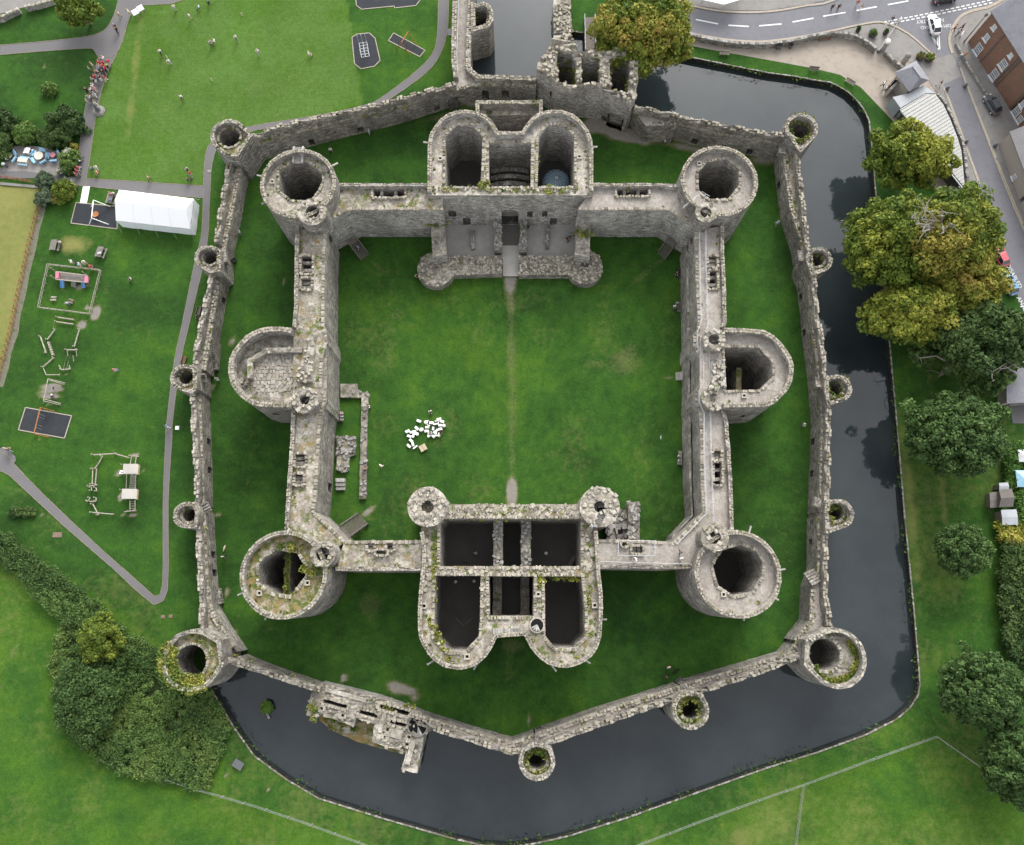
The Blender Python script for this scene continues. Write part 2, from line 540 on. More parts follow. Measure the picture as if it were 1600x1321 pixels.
M = {}
M['wall'] = masonry('masonry', moss=.15)
M['wall_pale'] = masonry('masonry_pale', (.17, .16, .146), (.335, .317, .29), (.49, .468, .43), .08)
M['wall_green'] = masonry('masonry_mossy', moss=.75)
M['walk'] = walkmat('gravel_walk', (.30, .27, .24), (.35, .32, .288), .02, .0, (.25, .225, .198), .22)
M['walk_mossy'] = walkmat('mossy_walk', (.26, .232, .19), (.39, .358, .31), .5, .42)
M['walk_pale'] = walkmat('pale_walk', (.31, .282, .24), (.42, .388, .34), .14, .14, (.22, .198, .167))
M['walk_ochre'] = walkmat('grassy_walk', (.26, .22, .15), (.36, .33, .28), .8, .8, (.17, .14, .09))
M['rough'] = walkmat('rough_top', (.24, .218, .185), (.37, .342, .295), .28, .15, (.12, .11, .095))
M['stone'] = stonemat('coping_stone')
M['stone_mossy'] = stonemat('mossy_stone', (.13, .12, .09), (.38, .355, .295), 1.0)
M['stone_white'] = stonemat('white_stone', (.16, .146, .12), (.42, .388, .33), .35)
M['stone_grey'] = stonemat('grey_stone', (.12, .115, .108), (.36, .345, .325), .2)
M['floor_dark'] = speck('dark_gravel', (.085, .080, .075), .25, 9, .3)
M['floor_court'] = speck('court_gravel', (.30, .288, .268), .2, 9, .35, patch=(.38, .365, .34))
M['hollow'] = masonry('masonry_recess_shade', (.05, .047, .044), (.10, .095, .09), (.17, .16, .15), .3)  # darker masonry copy; shade inside the openings is put into its colour
M['rail'] = plain('steel_rail', (.42, .44, .46), .4, .5, .05)
M['timber'] = plain('weathered_timber', (.15, .13, .115), .8, .2, .2)
M['timber_dark'] = plain('dark_timber', (.07, .065, .06), .8, .2, .2)
# ------------------------------------------------------------------ castle builders
ZC, ZO = 9.3, 4.2
def base_of(poly):
    return (sum(p[0] for p in poly) / len(poly), sum(p[1] for p in poly) / len(poly), 0)
def tufts(parent, spots, name='moss', cols=None, size=.16, seed=0):
    """little leafy cushions: spots = (x, y, z, radius, n)"""
    r_ = np.random.default_rng(seed + 11)
    cs = []
    for x, y, z, rad, n in spots:
        d = r_.normal(0, 1, (n, 3)); d /= np.linalg.norm(d, axis=1)[:, None]
        rr = rad * r_.uniform(.2, 1, n) ** .6
        cs.append(np.array([x, y, z]) + d * rr[:, None] * np.array([1, 1, .45]))
    c = np.concatenate(cs)
    leafcloud(name, c, size, parent, M['tuft'], r_, kind='stuff')
def leafcloud(name, c, size, parent, mat, r_, up=.6, kind=None, hue=None, out=None):
    n = len(c)
    nor = r_.normal(0, 1, (n, 3)); nor[:, 2] += up
    if out is not None: nor = nor * .75 + out * 1.1
    nor /= np.linalg.norm(nor, axis=1)[:, None]
    a = np.cross(nor, r_.normal(0, 1, (n, 3))); a /= np.linalg.norm(a, axis=1)[:, None] + 1e-9
    b = np.cross(nor, a)
    s = (size * r_.uniform(.55, 1.5, n))[:, None]
    v = np.stack([c - a * s, c - b * s * .62, c + a * s, c + b * s * .62], 1).reshape(-1, 3)
    off = np.array(wloc(parent)) if parent is not None else np.zeros(3)
    v = v - off
    me = bpy.data.meshes.new(name)
    me.vertices.add(4 * n); me.vertices.foreach_set('co', v.astype(np.float32).ravel())
    me.loops.add(4 * n); me.loops.foreach_set('vertex_index', np.arange(4 * n, dtype=np.int32))
    me.polygons.add(n); me.polygons.foreach_set('loop_start', np.arange(0, 4 * n, 4, dtype=np.int32)); me.polygons.foreach_set('loop_total', np.full(n, 4, np.int32))
    me.update()
    if hue is not None:
        at_ = me.attributes.new('hue', 'FLOAT', 'POINT'); at_.data.foreach_set('value', np.repeat(hue, 4).astype(np.float32))
    me.materials.append(mat)
    o = bpy.data.objects.new(name, me); COL.objects.link(o)
    if parent is not None:
        o.parent = parent; ALLKIDS.setdefault(parent.name, []).append(o)
    if kind: o['kind'] = kind
    return o
_t = NT('tuft_leaves')
M['tuft'] = _t.done(_t.mix(_t.ramp(_t.noise(.5, 3), [(.4, 0.0), (.6, 1.0)]), _t.ramp(_t.island, [(0, (.035, .065, .014)), (.6, (.085, .14, .028)), (1, (.19, .22, .045))]), _t.ramp(_t.island, [(0, (.12, .13, .025)), (1, (.33, .33, .075))])), .9, .1)

def along(path, closed, step, w=0.0):
    """points with heading along a path"""
    out = []
    n = len(path)
    for i in range(n if closed else n - 1):
        a = path[i]; b = path[(i + 1) % n]
        L = math.hypot(b[0] - a[0], b[1] - a[1]); k = max(1, int(L / step)); h = math.atan2(b[1] - a[1], b[0] - a[0])
        for j in range(k):
            t = (j + .5) / k
            out.append((a[0] + (b[0] - a[0]) * t - math.sin(h) * w, a[1] + (b[1] - a[1]) * t + math.cos(h) * w, h))
    return out
def moss_line(parent, path, closed, w, z, dens=.5, rad=.3, n=10, seed=1):
    rr = random.Random(seed)
    sp = [(x + rr.gauss(0, .15), y + rr.gauss(0, .15), z, rad * rr.uniform(.5, 1.4), n) for x, y, h in along(path, closed, .6, w) if rr.random() < dens * (0.4 + mnoise.noise(Vector((x * .4, y * .4, 9))) * 1.6)]
    if sp: tufts(parent, sp, seed=seed)

def castle_block(name, label, cat, outer, holes, zt, z0=-.2, group=None, par=.6, parh=1.1, walk='walk', wall='wall', rim=True, rimw=.45, batter=0.0, ops=(), floorz=.12, floor='floor_dark', cs='stone', mossd=.3, rag=.1, seed=1, parpath=None, copen=1.0, rimcov=.85, step=.8):
    """tower or gatehouse: outer and holes are place polygons; zt = parapet top"""
    outer = ccw(outer); holes = [ccw(h) for h in holes]
    root = thing(name, label, cat, base_of(outer), group)
    zw = zt - parh
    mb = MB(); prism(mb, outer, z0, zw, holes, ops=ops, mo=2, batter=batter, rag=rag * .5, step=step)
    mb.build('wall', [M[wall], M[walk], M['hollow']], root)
    pm = MB(); cm = MB()
    if parpath is None:
        wallpath(pm, outer, par, zw - .05, zt, True, True, rag=rag, ms=0, mt=0)
        coping(cm, outer, par, zt - .02, True, True, cover=copen)
    else:
        for pp, left in parpath:
            wallpath(pm, pp, par, zw - .05, zt, False, left, rag=rag, ms=0, mt=0)
            coping(cm, pp, par, zt - .02, False, left, cover=copen)
    pm.build('parapet', [M[wall]], root)
    cm.build('coping_stones', [M[cs]], root, kind='stuff')
    if holes and rim:
        rm = MB()
        for h in holes:
            coping(rm, h, rimw, zw, True, False, cover=rimcov, h=.18)
        rm.build('rim_stones', [M[cs]], root, kind='stuff')
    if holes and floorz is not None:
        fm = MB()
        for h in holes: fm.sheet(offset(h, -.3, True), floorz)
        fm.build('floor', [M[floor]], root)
    if mossd:
        moss_line(root, outer, True, par + .25, zw + .02, mossd, seed=seed)
        for h in holes: moss_line(root, h, True, -.3, zw + .1, mossd * .6, .25, 8, seed + 3)
    return root
def px_circle(cx, cy, rpx, z, n=44):
    c = at(cx, cy, z); return circle(c, rpx * mpp(cx, cy, z), n)
def chimney(root, px, py, z, s=.75, mat='stone_white'):
    """a square flue mouth: four kerb stones round a dark shaft"""
    x, y = at(px, py, z); mb = MB()
    for dx, dy, lx, ly in ((-.36, 0, .24, .96), (.36, 0, .24, .96), (0, -.36, .5, .24), (0, .36, .5, .24)):
        mb.box((x + dx * s, y + dy * s, z + .14), (lx * s, ly * s, .34))
    mb.build('flue_kerb', [M[mat]], root)
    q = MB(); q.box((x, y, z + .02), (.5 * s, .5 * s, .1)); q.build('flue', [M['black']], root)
M['black'] = plain('flat_black', (.012, .012, .012), .9, .05)  # one flat black for flues, shaft floors, stair mouths, bin lids and ribs
def turret(root, cx, cy, rpx, hpx, z0, zt, mat='wall', top='rough', cs='stone', steps=True, hole=True, seed=3):
    c = at(cx, cy, zt); m = mpp(cx, cy, zt); o = circle(c, rpx * m, 26)
    h = [circle(at(cx, cy, zt), hpx * m, 16)] if hole else []
    mb = MB(); prism(mb, o, z0, zt, h, rag=.15, mo=0); t = mb.build('stair_turret', [M[mat], M[top]], root)
    r = MB(); rubble(r, o, zt, 2.6, (.3, .65), .22, h); r.build('turret_stones', [M[cs]], t, kind='stuff')
    if hole:
        s = MB(); z = zt - 5
        nst = 20
        for k in range(nst):
            a = k * .42; z = zt - 1.0 - k * .2
            x0, y0 = c; rr = hpx * m
            p = [(x0, y0), (x0 + rr * math.cos(a), y0 + rr * math.sin(a)), (x0 + rr * math.cos(a + .43), y0 + rr * math.sin(a + .43))]
            s.add([(q[0], q[1], z) for q in p] + [(q[0], q[1], z - .19) for q in p], [(0, 1, 2), (0, 3, 4, 1), (1, 4, 5, 2), (2, 5, 3, 0)])
        s.build('spiral_steps', [M['stone_grey']], t, kind='stuff')
        pl = MB(); pl.tube([(c[0], c[1], zt - 6), (c[0], c[1], zt - .8)], .1, 6); pl.build('newel_post', [M['stone_grey']], t)
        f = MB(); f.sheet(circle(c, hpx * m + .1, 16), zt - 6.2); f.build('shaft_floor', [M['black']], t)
    return t
def railing(name, label, path, z, h=1.0, closed=False, posts=1.6, mat='rail'):
    root = thing(name, label, 'railing', (path[0][0], path[0][1], z))
    zf = z if callable(z) else (lambda x, y: z)
    mb = MB(); q = densify(path, 2.0, closed)
    for hh in (h, h * .5):
        mb.tube([(x, y, zf(x, y) + hh) for x, y, _, _ in q] + ([(q[0][0], q[0][1], zf(q[0][0], q[0][1]) + hh)] if closed else []), .035, 5)
    mb.build('rail', [M[mat]], root)
    pm = MB()
    for x, y, a in along(path, closed, posts): pm.box((x, y, zf(x, y) + h / 2), (.06, .06, h))
    pm.build('post', [M[mat]], root, kind='stuff')
    return root
def spouts(root, pts, z, cen):
    c = at(*cen, z)
    mb = MB()
    for px, py in pts:
        x, y = at(px, py, z); d = Vector((x - c[0], y - c[1])).normalized()
        mb.bar((x - d.x * .5, y - d.y * .5, z), (x + d.x * .45, y + d.y * .45, z), .22, .2)
    mb.build('water_spout', [M['stone_grey']], root, kind='stuff')

# ------------------------------------------------------------------ ground plan of the moat (needed before the walls)
def mid(a, b, za, zb):
    return [((p[0] + q[0]) / 2, (p[1] + q[1]) / 2) for p, q in zip(P(a, za), P(b, zb))]

# ------------------------------------------------------------------ four corner towers
ZT = 12.2
def corner_tower(label, c, r, hole, walk, ops=(), turr=None, moss=.3, flues=(), sp=(), cs='stone', notch=None):
    o = px_circle(*c, r, ZT)
    holes = [P(hole, ZT - 1.1)]
    t = castle_block('round_tower', label, 'tower', o, holes, ZT, group='corner towers of the inner ward', walk=walk, wall='wall', batter=.015, ops=ops, mossd=moss, cs=cs, seed=int(c[0]))
    if turr: turret(t, turr[0], turr[1], turr[2], turr[3], 8, ZT + .5, cs=cs)
    for f in flues: chimney(t, *f, ZT - 1.1)
    if sp: spouts(t, sp, ZT - 1.0, c)
    return t
NWH = [(437, 269), (458, 254), (479, 254), (504, 271), (503, 284), (499, 294), (485, 314), (454, 312), (437, 297)]
t = corner_tower('round stone corner tower with a slot cut through its far rim, on the marquee side', (466, 287), 59.5, NWH, 'walk_pale', turr=(488, 331, 23, 11), flues=[(426, 285)], sp=[(406, 275), (413, 317), (524, 257)], moss=.7)
mb = MB(); q = P([(462, 231), (473, 231), (473, 256), (462, 256)], ZT - 1.1)
for k in range(5):
    y0 = q[3][1] + (q[0][1] - q[3][1]) * (k / 5.0)
    mb.box(((q[0][0] + q[1][0]) / 2, y0 + .25, ZT - 1.02), (q[1][0] - q[0][0], .5, .12 + .05 * k))
for s in (q[0][0] - .15, q[1][0] + .15): mb.box((s, (q[0][1] + q[3][1]) / 2, ZT - .9), (.3, q[0][1] - q[3][1], .5))
mb.build('rim_channel', [M['stone_grey']], t)
t = corner_tower('round stone corner tower with clean gravel roof walk, nearest the road', (1124, 283), 60.5, [(1091, 270), (1105, 254), (1135, 250), (1154, 265), (1154, 291), (1137, 311), (1107, 311), (1092, 297)], 'walk', turr=(1103, 332, 17, 9), flues=[(1092, 257)], moss=.12)
railing('handrail', 'short white handrail on the gravel roof of the corner tower facing the road', P([(1066, 328), (1095, 305), (1106, 312)], ZT - 1.1), ZT - 1.1)
SWH = [(433, 860), (464, 865), (477, 886), (477, 900), (455, 930), (445, 930), (427, 927), (405, 912), (405, 883), (414, 872)]
t = corner_tower('round stone corner tower grown over with moss, a thin wall spanning its open shaft', (443, 898), 68.5, SWH, 'walk_ochre', turr=(504, 866, 20, 11), flues=[(481, 911), (406, 927)], moss=1.0, cs='stone_mossy', sp=[(376, 928), (416, 964)])
a = at(450, 862, 8.6); b = at(447, 932, 8.6)
mb = MB(); prism(mb, [(a[0] - .35, a[1] + .6), (a[0] + .35, a[1] + .6), (b[0] + .4, b[1] - .6), (b[0] - .4, b[1] - .6)], .1, 8.6, rag=.3)
mb.build('cross_wall', [M['wall'], M['walk_ochre']], t)
tufts(t, [(*at(448 + random.gauss(0, 13), 856 + random.gauss(0, 3), ZT - 1), ZT - .8, .6, 40) for _ in range(7)] + [(*at(495 + random.gauss(0, 11), 889 + random.gauss(0, 4), ZT - 1), ZT - .7, .7, 50) for _ in range(9)] + [(a[0] + (b[0] - a[0]) * k / 14 + random.gauss(0, .1), a[1] + (b[1] - a[1]) * k / 14, 8.7, .4, 24) for k in range(14)], 'moss_cushions', seed=5)
t = corner_tower('round stone corner tower with pale gravel roof, close to the big round moat tower', (1153, 897), 68, [(1121, 872), (1130, 860), (1157, 852), (1182, 862), (1191, 880), (1189, 902), (1175, 925), (1147, 931), (1122, 915), (1114, 885)], 'walk', turr=(1117, 840, 22, 10), flues=[(1130, 929)], moss=.08, sp=[(1172, 827), (1222, 890), (1212, 935), (1162, 965)])

# ------------------------------------------------------------------ D-shaped towers in the middle of two sides
DW = [(456, 513), (440, 511), (419, 511), (405, 514), (393, 519), (383, 526), (373, 536), (365, 547), (359, 560), (356, 577), (358, 590), (361, 601), (367, 611), (376, 621), (390, 631), (404, 636), (430, 637), (456, 637), (505, 634), (505, 512)]
dw = P(DW, 11.0)
t = castle_block('drum_tower', 'half-round chapel tower with a flat paved stone roof, on the side facing the playground lawn', 'tower', dw, [], 11.0, parh=2.2, rim=False, walk='rough', mossd=.3, parpath=[(P(DW[:18], 11.0), True)], group='half-round towers of the inner ward', par=.75, ops=[(*at(431, 650, 6), .9, 5.6, 6.8, False, .8)])
fl = P([(416, 549), (470, 550), (470, 575), (466, 592), (457, 611), (405, 613), (391, 597), (393, 567)], 9.0)
sx = [p[0] for p in fl]; sy = [p[1] for p in fl]
pave = bpy.data.meshes.new('paving_stone'); bmv = MB(); stones(bmv, [(0, 0, 0)], [0], [(.78, .62, .09)], .05)
pave.from_pydata(bmv.v, [], bmv.f); M['pave'] = stonemat('roof_paving', (.16, .14, .115), (.38, .35, .30), .25)
_pv = [M['pave']] + [plain('roof_paving_%s' % nm, c_, .9, .2, .2) for nm, c_ in (('buff', (.27, .248, .205)), ('grey', (.23, .215, .19)), ('pale', (.32, .30, .265)), ('tan', (.25, .227, .185)))]
pave.materials.append(M['pave'])
yy = min(sy) + .35; rk = 0
while yy < max(sy):
    xx = min(sx) + (.4 if rk % 2 else 0.0)
    while xx < max(sx):
        w = random.choice((.36, .46, .58, .72)); jx, jy = random.gauss(0, .07), random.gauss(0, .09)
        if inside(fl, xx + w / 2, yy):
            o = bpy.data.objects.new('paving_stone', pave); o.location = (xx + w / 2 + jx - t.location.x, yy + jy - t.location.y, 8.80 + random.uniform(0, .015)); o.scale = (w / .80, random.uniform(.8, 1.0), 1)
            o.rotation_euler = (0, 0, random.gauss(0, .3)); put(o, t); o.material_slots[0].link = 'OBJECT'; o.material_slots[0].material = random.choice(_pv)
        xx += w + .05
    yy += .56; rk += 1
# inner breast wall round the paved roof
iw = P([(472, 543), (414, 543), (386, 562), (385, 592)], 9.9)
mb = MB(); wallpath(mb, iw, .8, 8.7, 9.8, False, True, rag=.25, jit=.15, ms=0, mt=1); mb.build('breast_wall', [M['wall'], M['rough']], t)
cm = MB(); rubble(cm, iw + offset(iw, .8, False)[::-1], 9.8, 3); 
blk = P([(483, 522), (490, 524), (492, 550), (488, 556), (488, 597), (466, 597), (468, 575), (474, 552), (481, 545)], 10.3)
rubble(cm, blk, 10.3, 3.4)
rubble(cm, P([(456, 511), (480, 500), (480, 510), (463, 520)], 10.3), 10.4, 3.4)
rubble(cm, P([(366, 590), (386, 592), (403, 612), (378, 618)], 9), 8.95, 4, h=.3)
cm.build('loose_stones', [M['stone_white']], t, kind='stuff')
mb = MB(); prism(mb, blk, 8.6, 10.3, rag=.3, jit=.2); mb.build('ruined_wall', [M['wall_pale'], M['rough']], t)
turret(t, 476, 625, 21, 8, 8.5, 11.3, cs='stone_white')
DE = [(1131, 512), (1146, 513), (1164, 513), (1193, 516), (1204, 521), (1213, 528), (1222, 537), (1230, 548), (1236, 558), (1240, 570), (1240, 583), (1237, 598), (1231, 610), (1220, 622), (1210, 631), (1199, 636), (1170, 637), (1131, 637), (1096, 632), (1096, 520)]
t = castle_block('drum_tower', 'half-round tower with gravel roof walk round a deep shaft, facing the big trees', 'tower', P(DE, 11.2), [P([(1132, 544), (1185, 544), (1205, 566), (1206, 590), (1187, 609), (1134, 610)], 10.1)], 11.2, walk='walk', mossd=.15, parpath=[(P(DE[:18], 11.2), False)], group='half-round towers of the inner ward', par=.7, ops=[(*at(1160, 655, 5), .6, 4.6, 6, False, .8)])
mb = MB(); a = at(1155, 575, 5.5); b = at(1154, 612, 5.5)
prism(mb, [(a[0] - .4, a[1]), (a[0] + .4, a[1]), (b[0] + .4, b[1]), (b[0] - .4, b[1])], .1, 5.5, rag=.2); mb.build('cross_wall', [M['wall'], M['walk_ochre']], t)
turret(t, 1116, 531, 18, 9, 8.5, 11.4, cs='stone_white')
mb = MB(); tc = at(1116, 622, 10.9); tm = mpp(1116, 622, 10.9)
arc = [(tc[0] + 20 * tm * math.cos(R(a_)), tc[1] + 20 * tm * math.sin(R(a_))) for a_ in range(60, 301, 15)]
wallpath(mb, arc, 1.15, 8.5, 11.0, False, True, rag=.2, jit=.1); tt = mb.build('ruined_turret', [M['wall'], M['rough']], t)
cm = MB(); rubble(cm, arc + offset(arc, 1.15, False)[::-1], 11.0, 4); rubble(cm, P([(1112, 564), (1132, 564), (1132, 603), (1112, 603)], 10.2), 10.35, 3.6, (.35, .7), .35); cm.build('loose_stones', [M['stone_white']], tt, kind='stuff')
mb = MB(); mb.box((*at(1122, 584, 10.2), 10.0), (2.1, 4.2, .7)); mb.build('rubble_block', [M['wall_pale']], t)
chimney(t, 1162, 619, 10.1)

# ------------------------------------------------------------------ inner curtain walls (outer edge line, inner edge line)
def curtain(label, outer, inner, base_in, walk, slots=(), cs='stone', moss=.3, doors=(), ledge=None, parh=.55, wall='wall', runs=None):
    o = P(outer, ZC + parh); i = P(inner, ZC)
    poly = o + i[::-1]
    root = thing('curtain_wall', label, 'wall', base_of(poly), 'curtain walls of the inner ward')
    holes = [P(s, ZC) for s in slots]
    ops = [(*at(px, py, z), w, z0, z1, a, 1.2) for px, py, z, w, z0, z1, a in doors]
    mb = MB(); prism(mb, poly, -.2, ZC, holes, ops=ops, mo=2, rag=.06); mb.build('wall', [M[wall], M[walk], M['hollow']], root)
    left = area(poly) > 0
    pm = MB(); cm = MB()
    for r0_, r1_ in runs or [(0, len(o))]:
        wallpath(pm, o[r0_:r1_], .55, ZC - .05, ZC + parh, False, left, rag=.22, cren=.25); coping(cm, o[r0_:r1_], .55, ZC + parh + .08, False, left, cover=.9)
    pm.build('parapet', [M[wall]], root)
    coping(cm, i, .5, ZC + .02, False, not left, cover=.92, rows=1, s=.5)
    for h in holes: coping(cm, ccw(h), .4, ZC + .1, True, False, s=.45, h=.3)
    cm.build('coping_stones', [M[cs]], root, kind='stuff')
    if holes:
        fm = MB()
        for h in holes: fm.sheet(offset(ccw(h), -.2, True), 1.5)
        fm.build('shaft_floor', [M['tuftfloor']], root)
        bm_ = MB()
        for h in holes:
            x, y, _ = base_of(h); xs = [p[0] for p in h]; ys = [p[1] for p in h]
            big = max(xs) - min(xs) > max(ys) - min(ys)
            for k in (-.25, .2):
                if big: bm_.box((x + k * (max(xs) - min(xs)), y, ZC - 1.2), (.5, max(ys) - min(ys) + .1, 1.8))
                else: bm_.box((x, y + k * (max(ys) - min(ys)), ZC - 1.2), (max(xs) - min(xs) + .1, .5, 1.8))
        bm_.build('shaft_cross_wall', [M['wall']], root)
    if moss:
        moss_line(root, o, False, (.7 if left else -.7), ZC + .03, moss, seed=int(abs(o[0][0]) * 10)); moss_line(root, i, False, (-.6 if left else .6), ZC + .05, moss * .5, .2, 7, seed=2)
    if ledge:
        lm = MB(); lp = P(ledge[0], ledge[1]); bp = P(base_in, 0)
        prism(lm, lp + bp[::-1], -.2, ledge[1], rag=.12); lm.build('wall_footing', [M[wall], M['rough']], root)
    return root
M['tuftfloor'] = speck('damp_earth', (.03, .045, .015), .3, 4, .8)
curtain('inner wall with mossy ochre walk between the slotted corner tower and the far gatehouse', [(524, 289), (537, 287), (600, 288), (667, 287), (692, 287)], [(504, 352), (547, 329), (570, 329), (640, 329), (692, 329)], None, 'walk_mossy', [[(584, 296), (632, 296), (632, 309), (584, 309)]], moss=.55, wall='wall_pale', cs='stone')
curtain('inner wall with clean gravel walk between the far gatehouse and the tower nearest the road', [(927, 287), (965, 288), (1010, 287), (1066, 289)], [(903, 329), (950, 329), (1044, 329), (1088, 358)], None, 'walk', [[(964, 296), (1012, 296), (1012, 307), (964, 307)]], moss=.25, wall='wall_pale')
WIN = [(510, 355), (508, 400), (507, 480), (507, 510), (511, 522), (512, 536), (508, 546), (505, 556), (503, 606), (509, 616), (510, 628), (505, 640), (502, 655), (500, 690), (496, 760), (492, 800), (540, 845)]
curtain('long mossy inner wall beside the playground side, running past the flat-roofed half-round tower', [(462, 345), (461, 395), (460, 480), (457, 512), (456, 637), (454, 690), (449, 760), (445, 828), (500, 880)], WIN, None, 'walk_mossy', runs=[(0, 4), (4, 9)], slots=[[(472, 402), (488, 402), (488, 428), (472, 428)], [(472, 437), (486, 437), (486, 452), (472, 452)], [(463, 711), (477, 711), (477, 728), (463, 728)], [(462, 742), (474, 742), (474, 757), (462, 757)]], moss=.5, doors=[(543, 352, 6.5, 1.1, 5.6, 7.4, True), (556, 383, 2.5, 1.3, 1.6, 3.9, True), (528, 590, 1.2, 1.2, 0.0, 2.4, True), (522, 640, 3, 1.0, 2.0, 4.0, False), (520, 765, 2, 1.4, .5, 3, True)])
EIN = [(1085, 362), (1086, 400), (1087, 440), (1090, 505), (1089, 515), (1083, 524), (1083, 542), (1089, 552), (1092, 560), (1092, 600), (1086, 612), (1085, 628), (1091, 642), (1093, 655), (1094, 700), (1095, 760), (1097, 802), (1052, 847)]
curtain('long inner wall with railed gravel walk, running past the hollow half-round tower towards the trees', [(1131, 350), (1131, 395), (1133, 430), (1135, 505), (1131, 514), (1131, 636), (1137, 660), (1141, 710), (1144, 760), (1146, 828), (1110, 880)], EIN, [(1062, 402), (1063, 450), (1064, 505), (1065, 580), (1065, 657), (1066, 700), (1067, 760), (1070, 810), (1042, 840)], 'walk', runs=[(0, 5), (5, 11)], slots=[[(1107, 402), (1119, 402), (1119, 417), (1107, 417)], [(1108, 425), (1119, 425), (1119, 451), (1108, 451)], [(1115, 706), (1125, 706), (1125, 718), (1115, 718)], [(1116, 724), (1126, 724), (1126, 757), (1116, 757)]], moss=.2, doors=[(1053, 366, 7, 1.1, 6.4, 7.8, False)], ledge=([(1076, 402), (1077, 450), (1078, 505), (1078, 580), (1079, 657), (1080, 700), (1081, 760), (1083, 806), (1049, 843)], 4.6))
curtain('inner wall with grassy walk from the mossy near corner tower to the dark-roomed gatehouse', [(524, 892), (570, 893), (620, 893), (658, 892)], [(538, 845), (560, 845), (610, 845), (660, 844)], None, 'walk_mossy', [[(576, 849), (584, 849), (584, 859), (576, 859)], [(606, 849), (614, 849), (614, 859), (606, 859)], [(589, 861), (604, 861), (604, 866), (589, 866)]], moss=.6)
curtain('inner wall with pale railed gravel walk, from the dark-roomed gatehouse to the near corner tower', [(936, 889), (980, 889), (1040, 890), (1092, 888)], [(935, 843), (1000, 844), (1053, 847), (1090, 815)], None, 'walk', [[(972, 848), (978, 848), (978, 853), (972, 853)], [(988, 855), (1003, 855), (1003, 864), (988, 864)]], moss=.08)
# handrails
railing('handrail', 'pale handrail along the courtyard edge of the wall walk facing the big trees', P([(1091, 364), (1092, 440), (1094, 505), (1088, 522), (1088, 544), (1096, 560), (1097, 600), (1090, 614), (1090, 630), (1098, 648), (1098, 700), (1100, 760), (1102, 803), (1056, 851)], ZC), ZC)
railing('handrail', 'pale handrail along the outer side of the wall walk facing the big trees', P([(1101, 350), (1101, 400), (1103, 470), (1104, 512), (1098, 525), (1098, 540), (1106, 556), (1107, 600), (1099, 612), (1099, 628), (1108, 645), (1109, 700), (1111, 760), (1113, 815)], ZC), ZC)
railing('handrail', 'low pale rail round the latrine shafts by the dark-roomed gatehouse', P([(965, 846), (1022, 846), (1022, 869), (965, 869)], ZC), ZC, .9, True)
railing('handrail', 'straight pale rail along the near edge of the wall walk beside the dark-roomed gatehouse', P([(936, 878), (1000, 880), (1084, 882), (1090, 860)], ZC), ZC)

# ------------------------------------------------------------------ far (twin-domed) gatehouse
ZG = 11.4
NG = [(668, 300), (668, 260), (668, 230), (671, 212), (678, 199), (687, 187), (698, 179), (711, 174), (724, 172), (737, 173), (748, 176), (759, 181), (768, 188), (774, 197), (779, 206), (798, 206), (815, 206), (819, 199), (824, 192), (831, 184), (840, 178), (852, 173), (866, 172), (880, 173), (894, 178), (905, 186), (914, 196), (921, 207), (925, 219), (927, 235), (927, 260), (927, 300)]
LH = [(696, 292), (696, 214), (714, 197), (738, 197), (754, 214), (751, 292)]
RH = [(840, 292), (842, 214), (856, 197), (880, 197), (897, 214), (897, 292)]
MH = [(764, 292), (764, 224), (830, 224), (829, 292)]
t = castle_block('gatehouse', 'far gatehouse with two rounded towers, three open rooms and arched doorways facing the courtyard', 'gatehouse', P(NG, ZG), [P(LH, ZG - 1.1), P(RH, ZG - 1.1), P(MH, ZG - 1.1)], ZG, walk='walk_pale', mossd=.7, wall='wall_pale', parpath=[(P(NG, ZG), False)], par=.6, ops=[(*at(797, 345, .6), 2.7, .6, 5.6, True, 1.5), (*at(707, 325, 4), 1.2, 3.4, 5.4, True, .5), (*at(730, 345, .6), 1.2, .5, 3.0, True, .5), (*at(828, 325, 4), .9, 3.3, 5.2, True, .5), (*at(851, 325, 4), .9, 3.3, 5.2, True, .5), (*at(864, 345, .6), 1.1, .5, 2.8, False, .5)])
GF = t
# cornice ledge on its courtyard face
a = at(692, 303, ZG - 1.3); b = at(903, 303, ZG - 1.3)
mb = MB(); mb.bar((a[0], a[1] - .12, ZG - 1.5), (b[0], a[1] - .12, ZG - 1.5), .3, .25); mb.build('string_course', [M['stone_grey']], t)
rm = MB(); rubble(rm, P([(690, 293), (903, 293), (903, 300), (690, 300)], ZG - 1.1), ZG - 1.1, 3.5); rm.build('wall_top_stones', [M['stone_mossy']], t, kind='stuff')
tufts(t, [(*at(random.uniform(690, 903), 296 + random.gauss(0, 2.5), ZG - 1), ZG - 1, .45, 22) for _ in range(26)] + [(*at(757 + random.gauss(0, 4), 292 + random.gauss(0, 4), ZG - 1), ZG - .9, .6, 60) for _ in range(4)] + [(*at(840 + random.gauss(0, 1), 232 + random.uniform(0, 50), ZG - 1.6), ZG - 1.8, .4, 16) for _ in range(7)], 'ivy', seed=9)
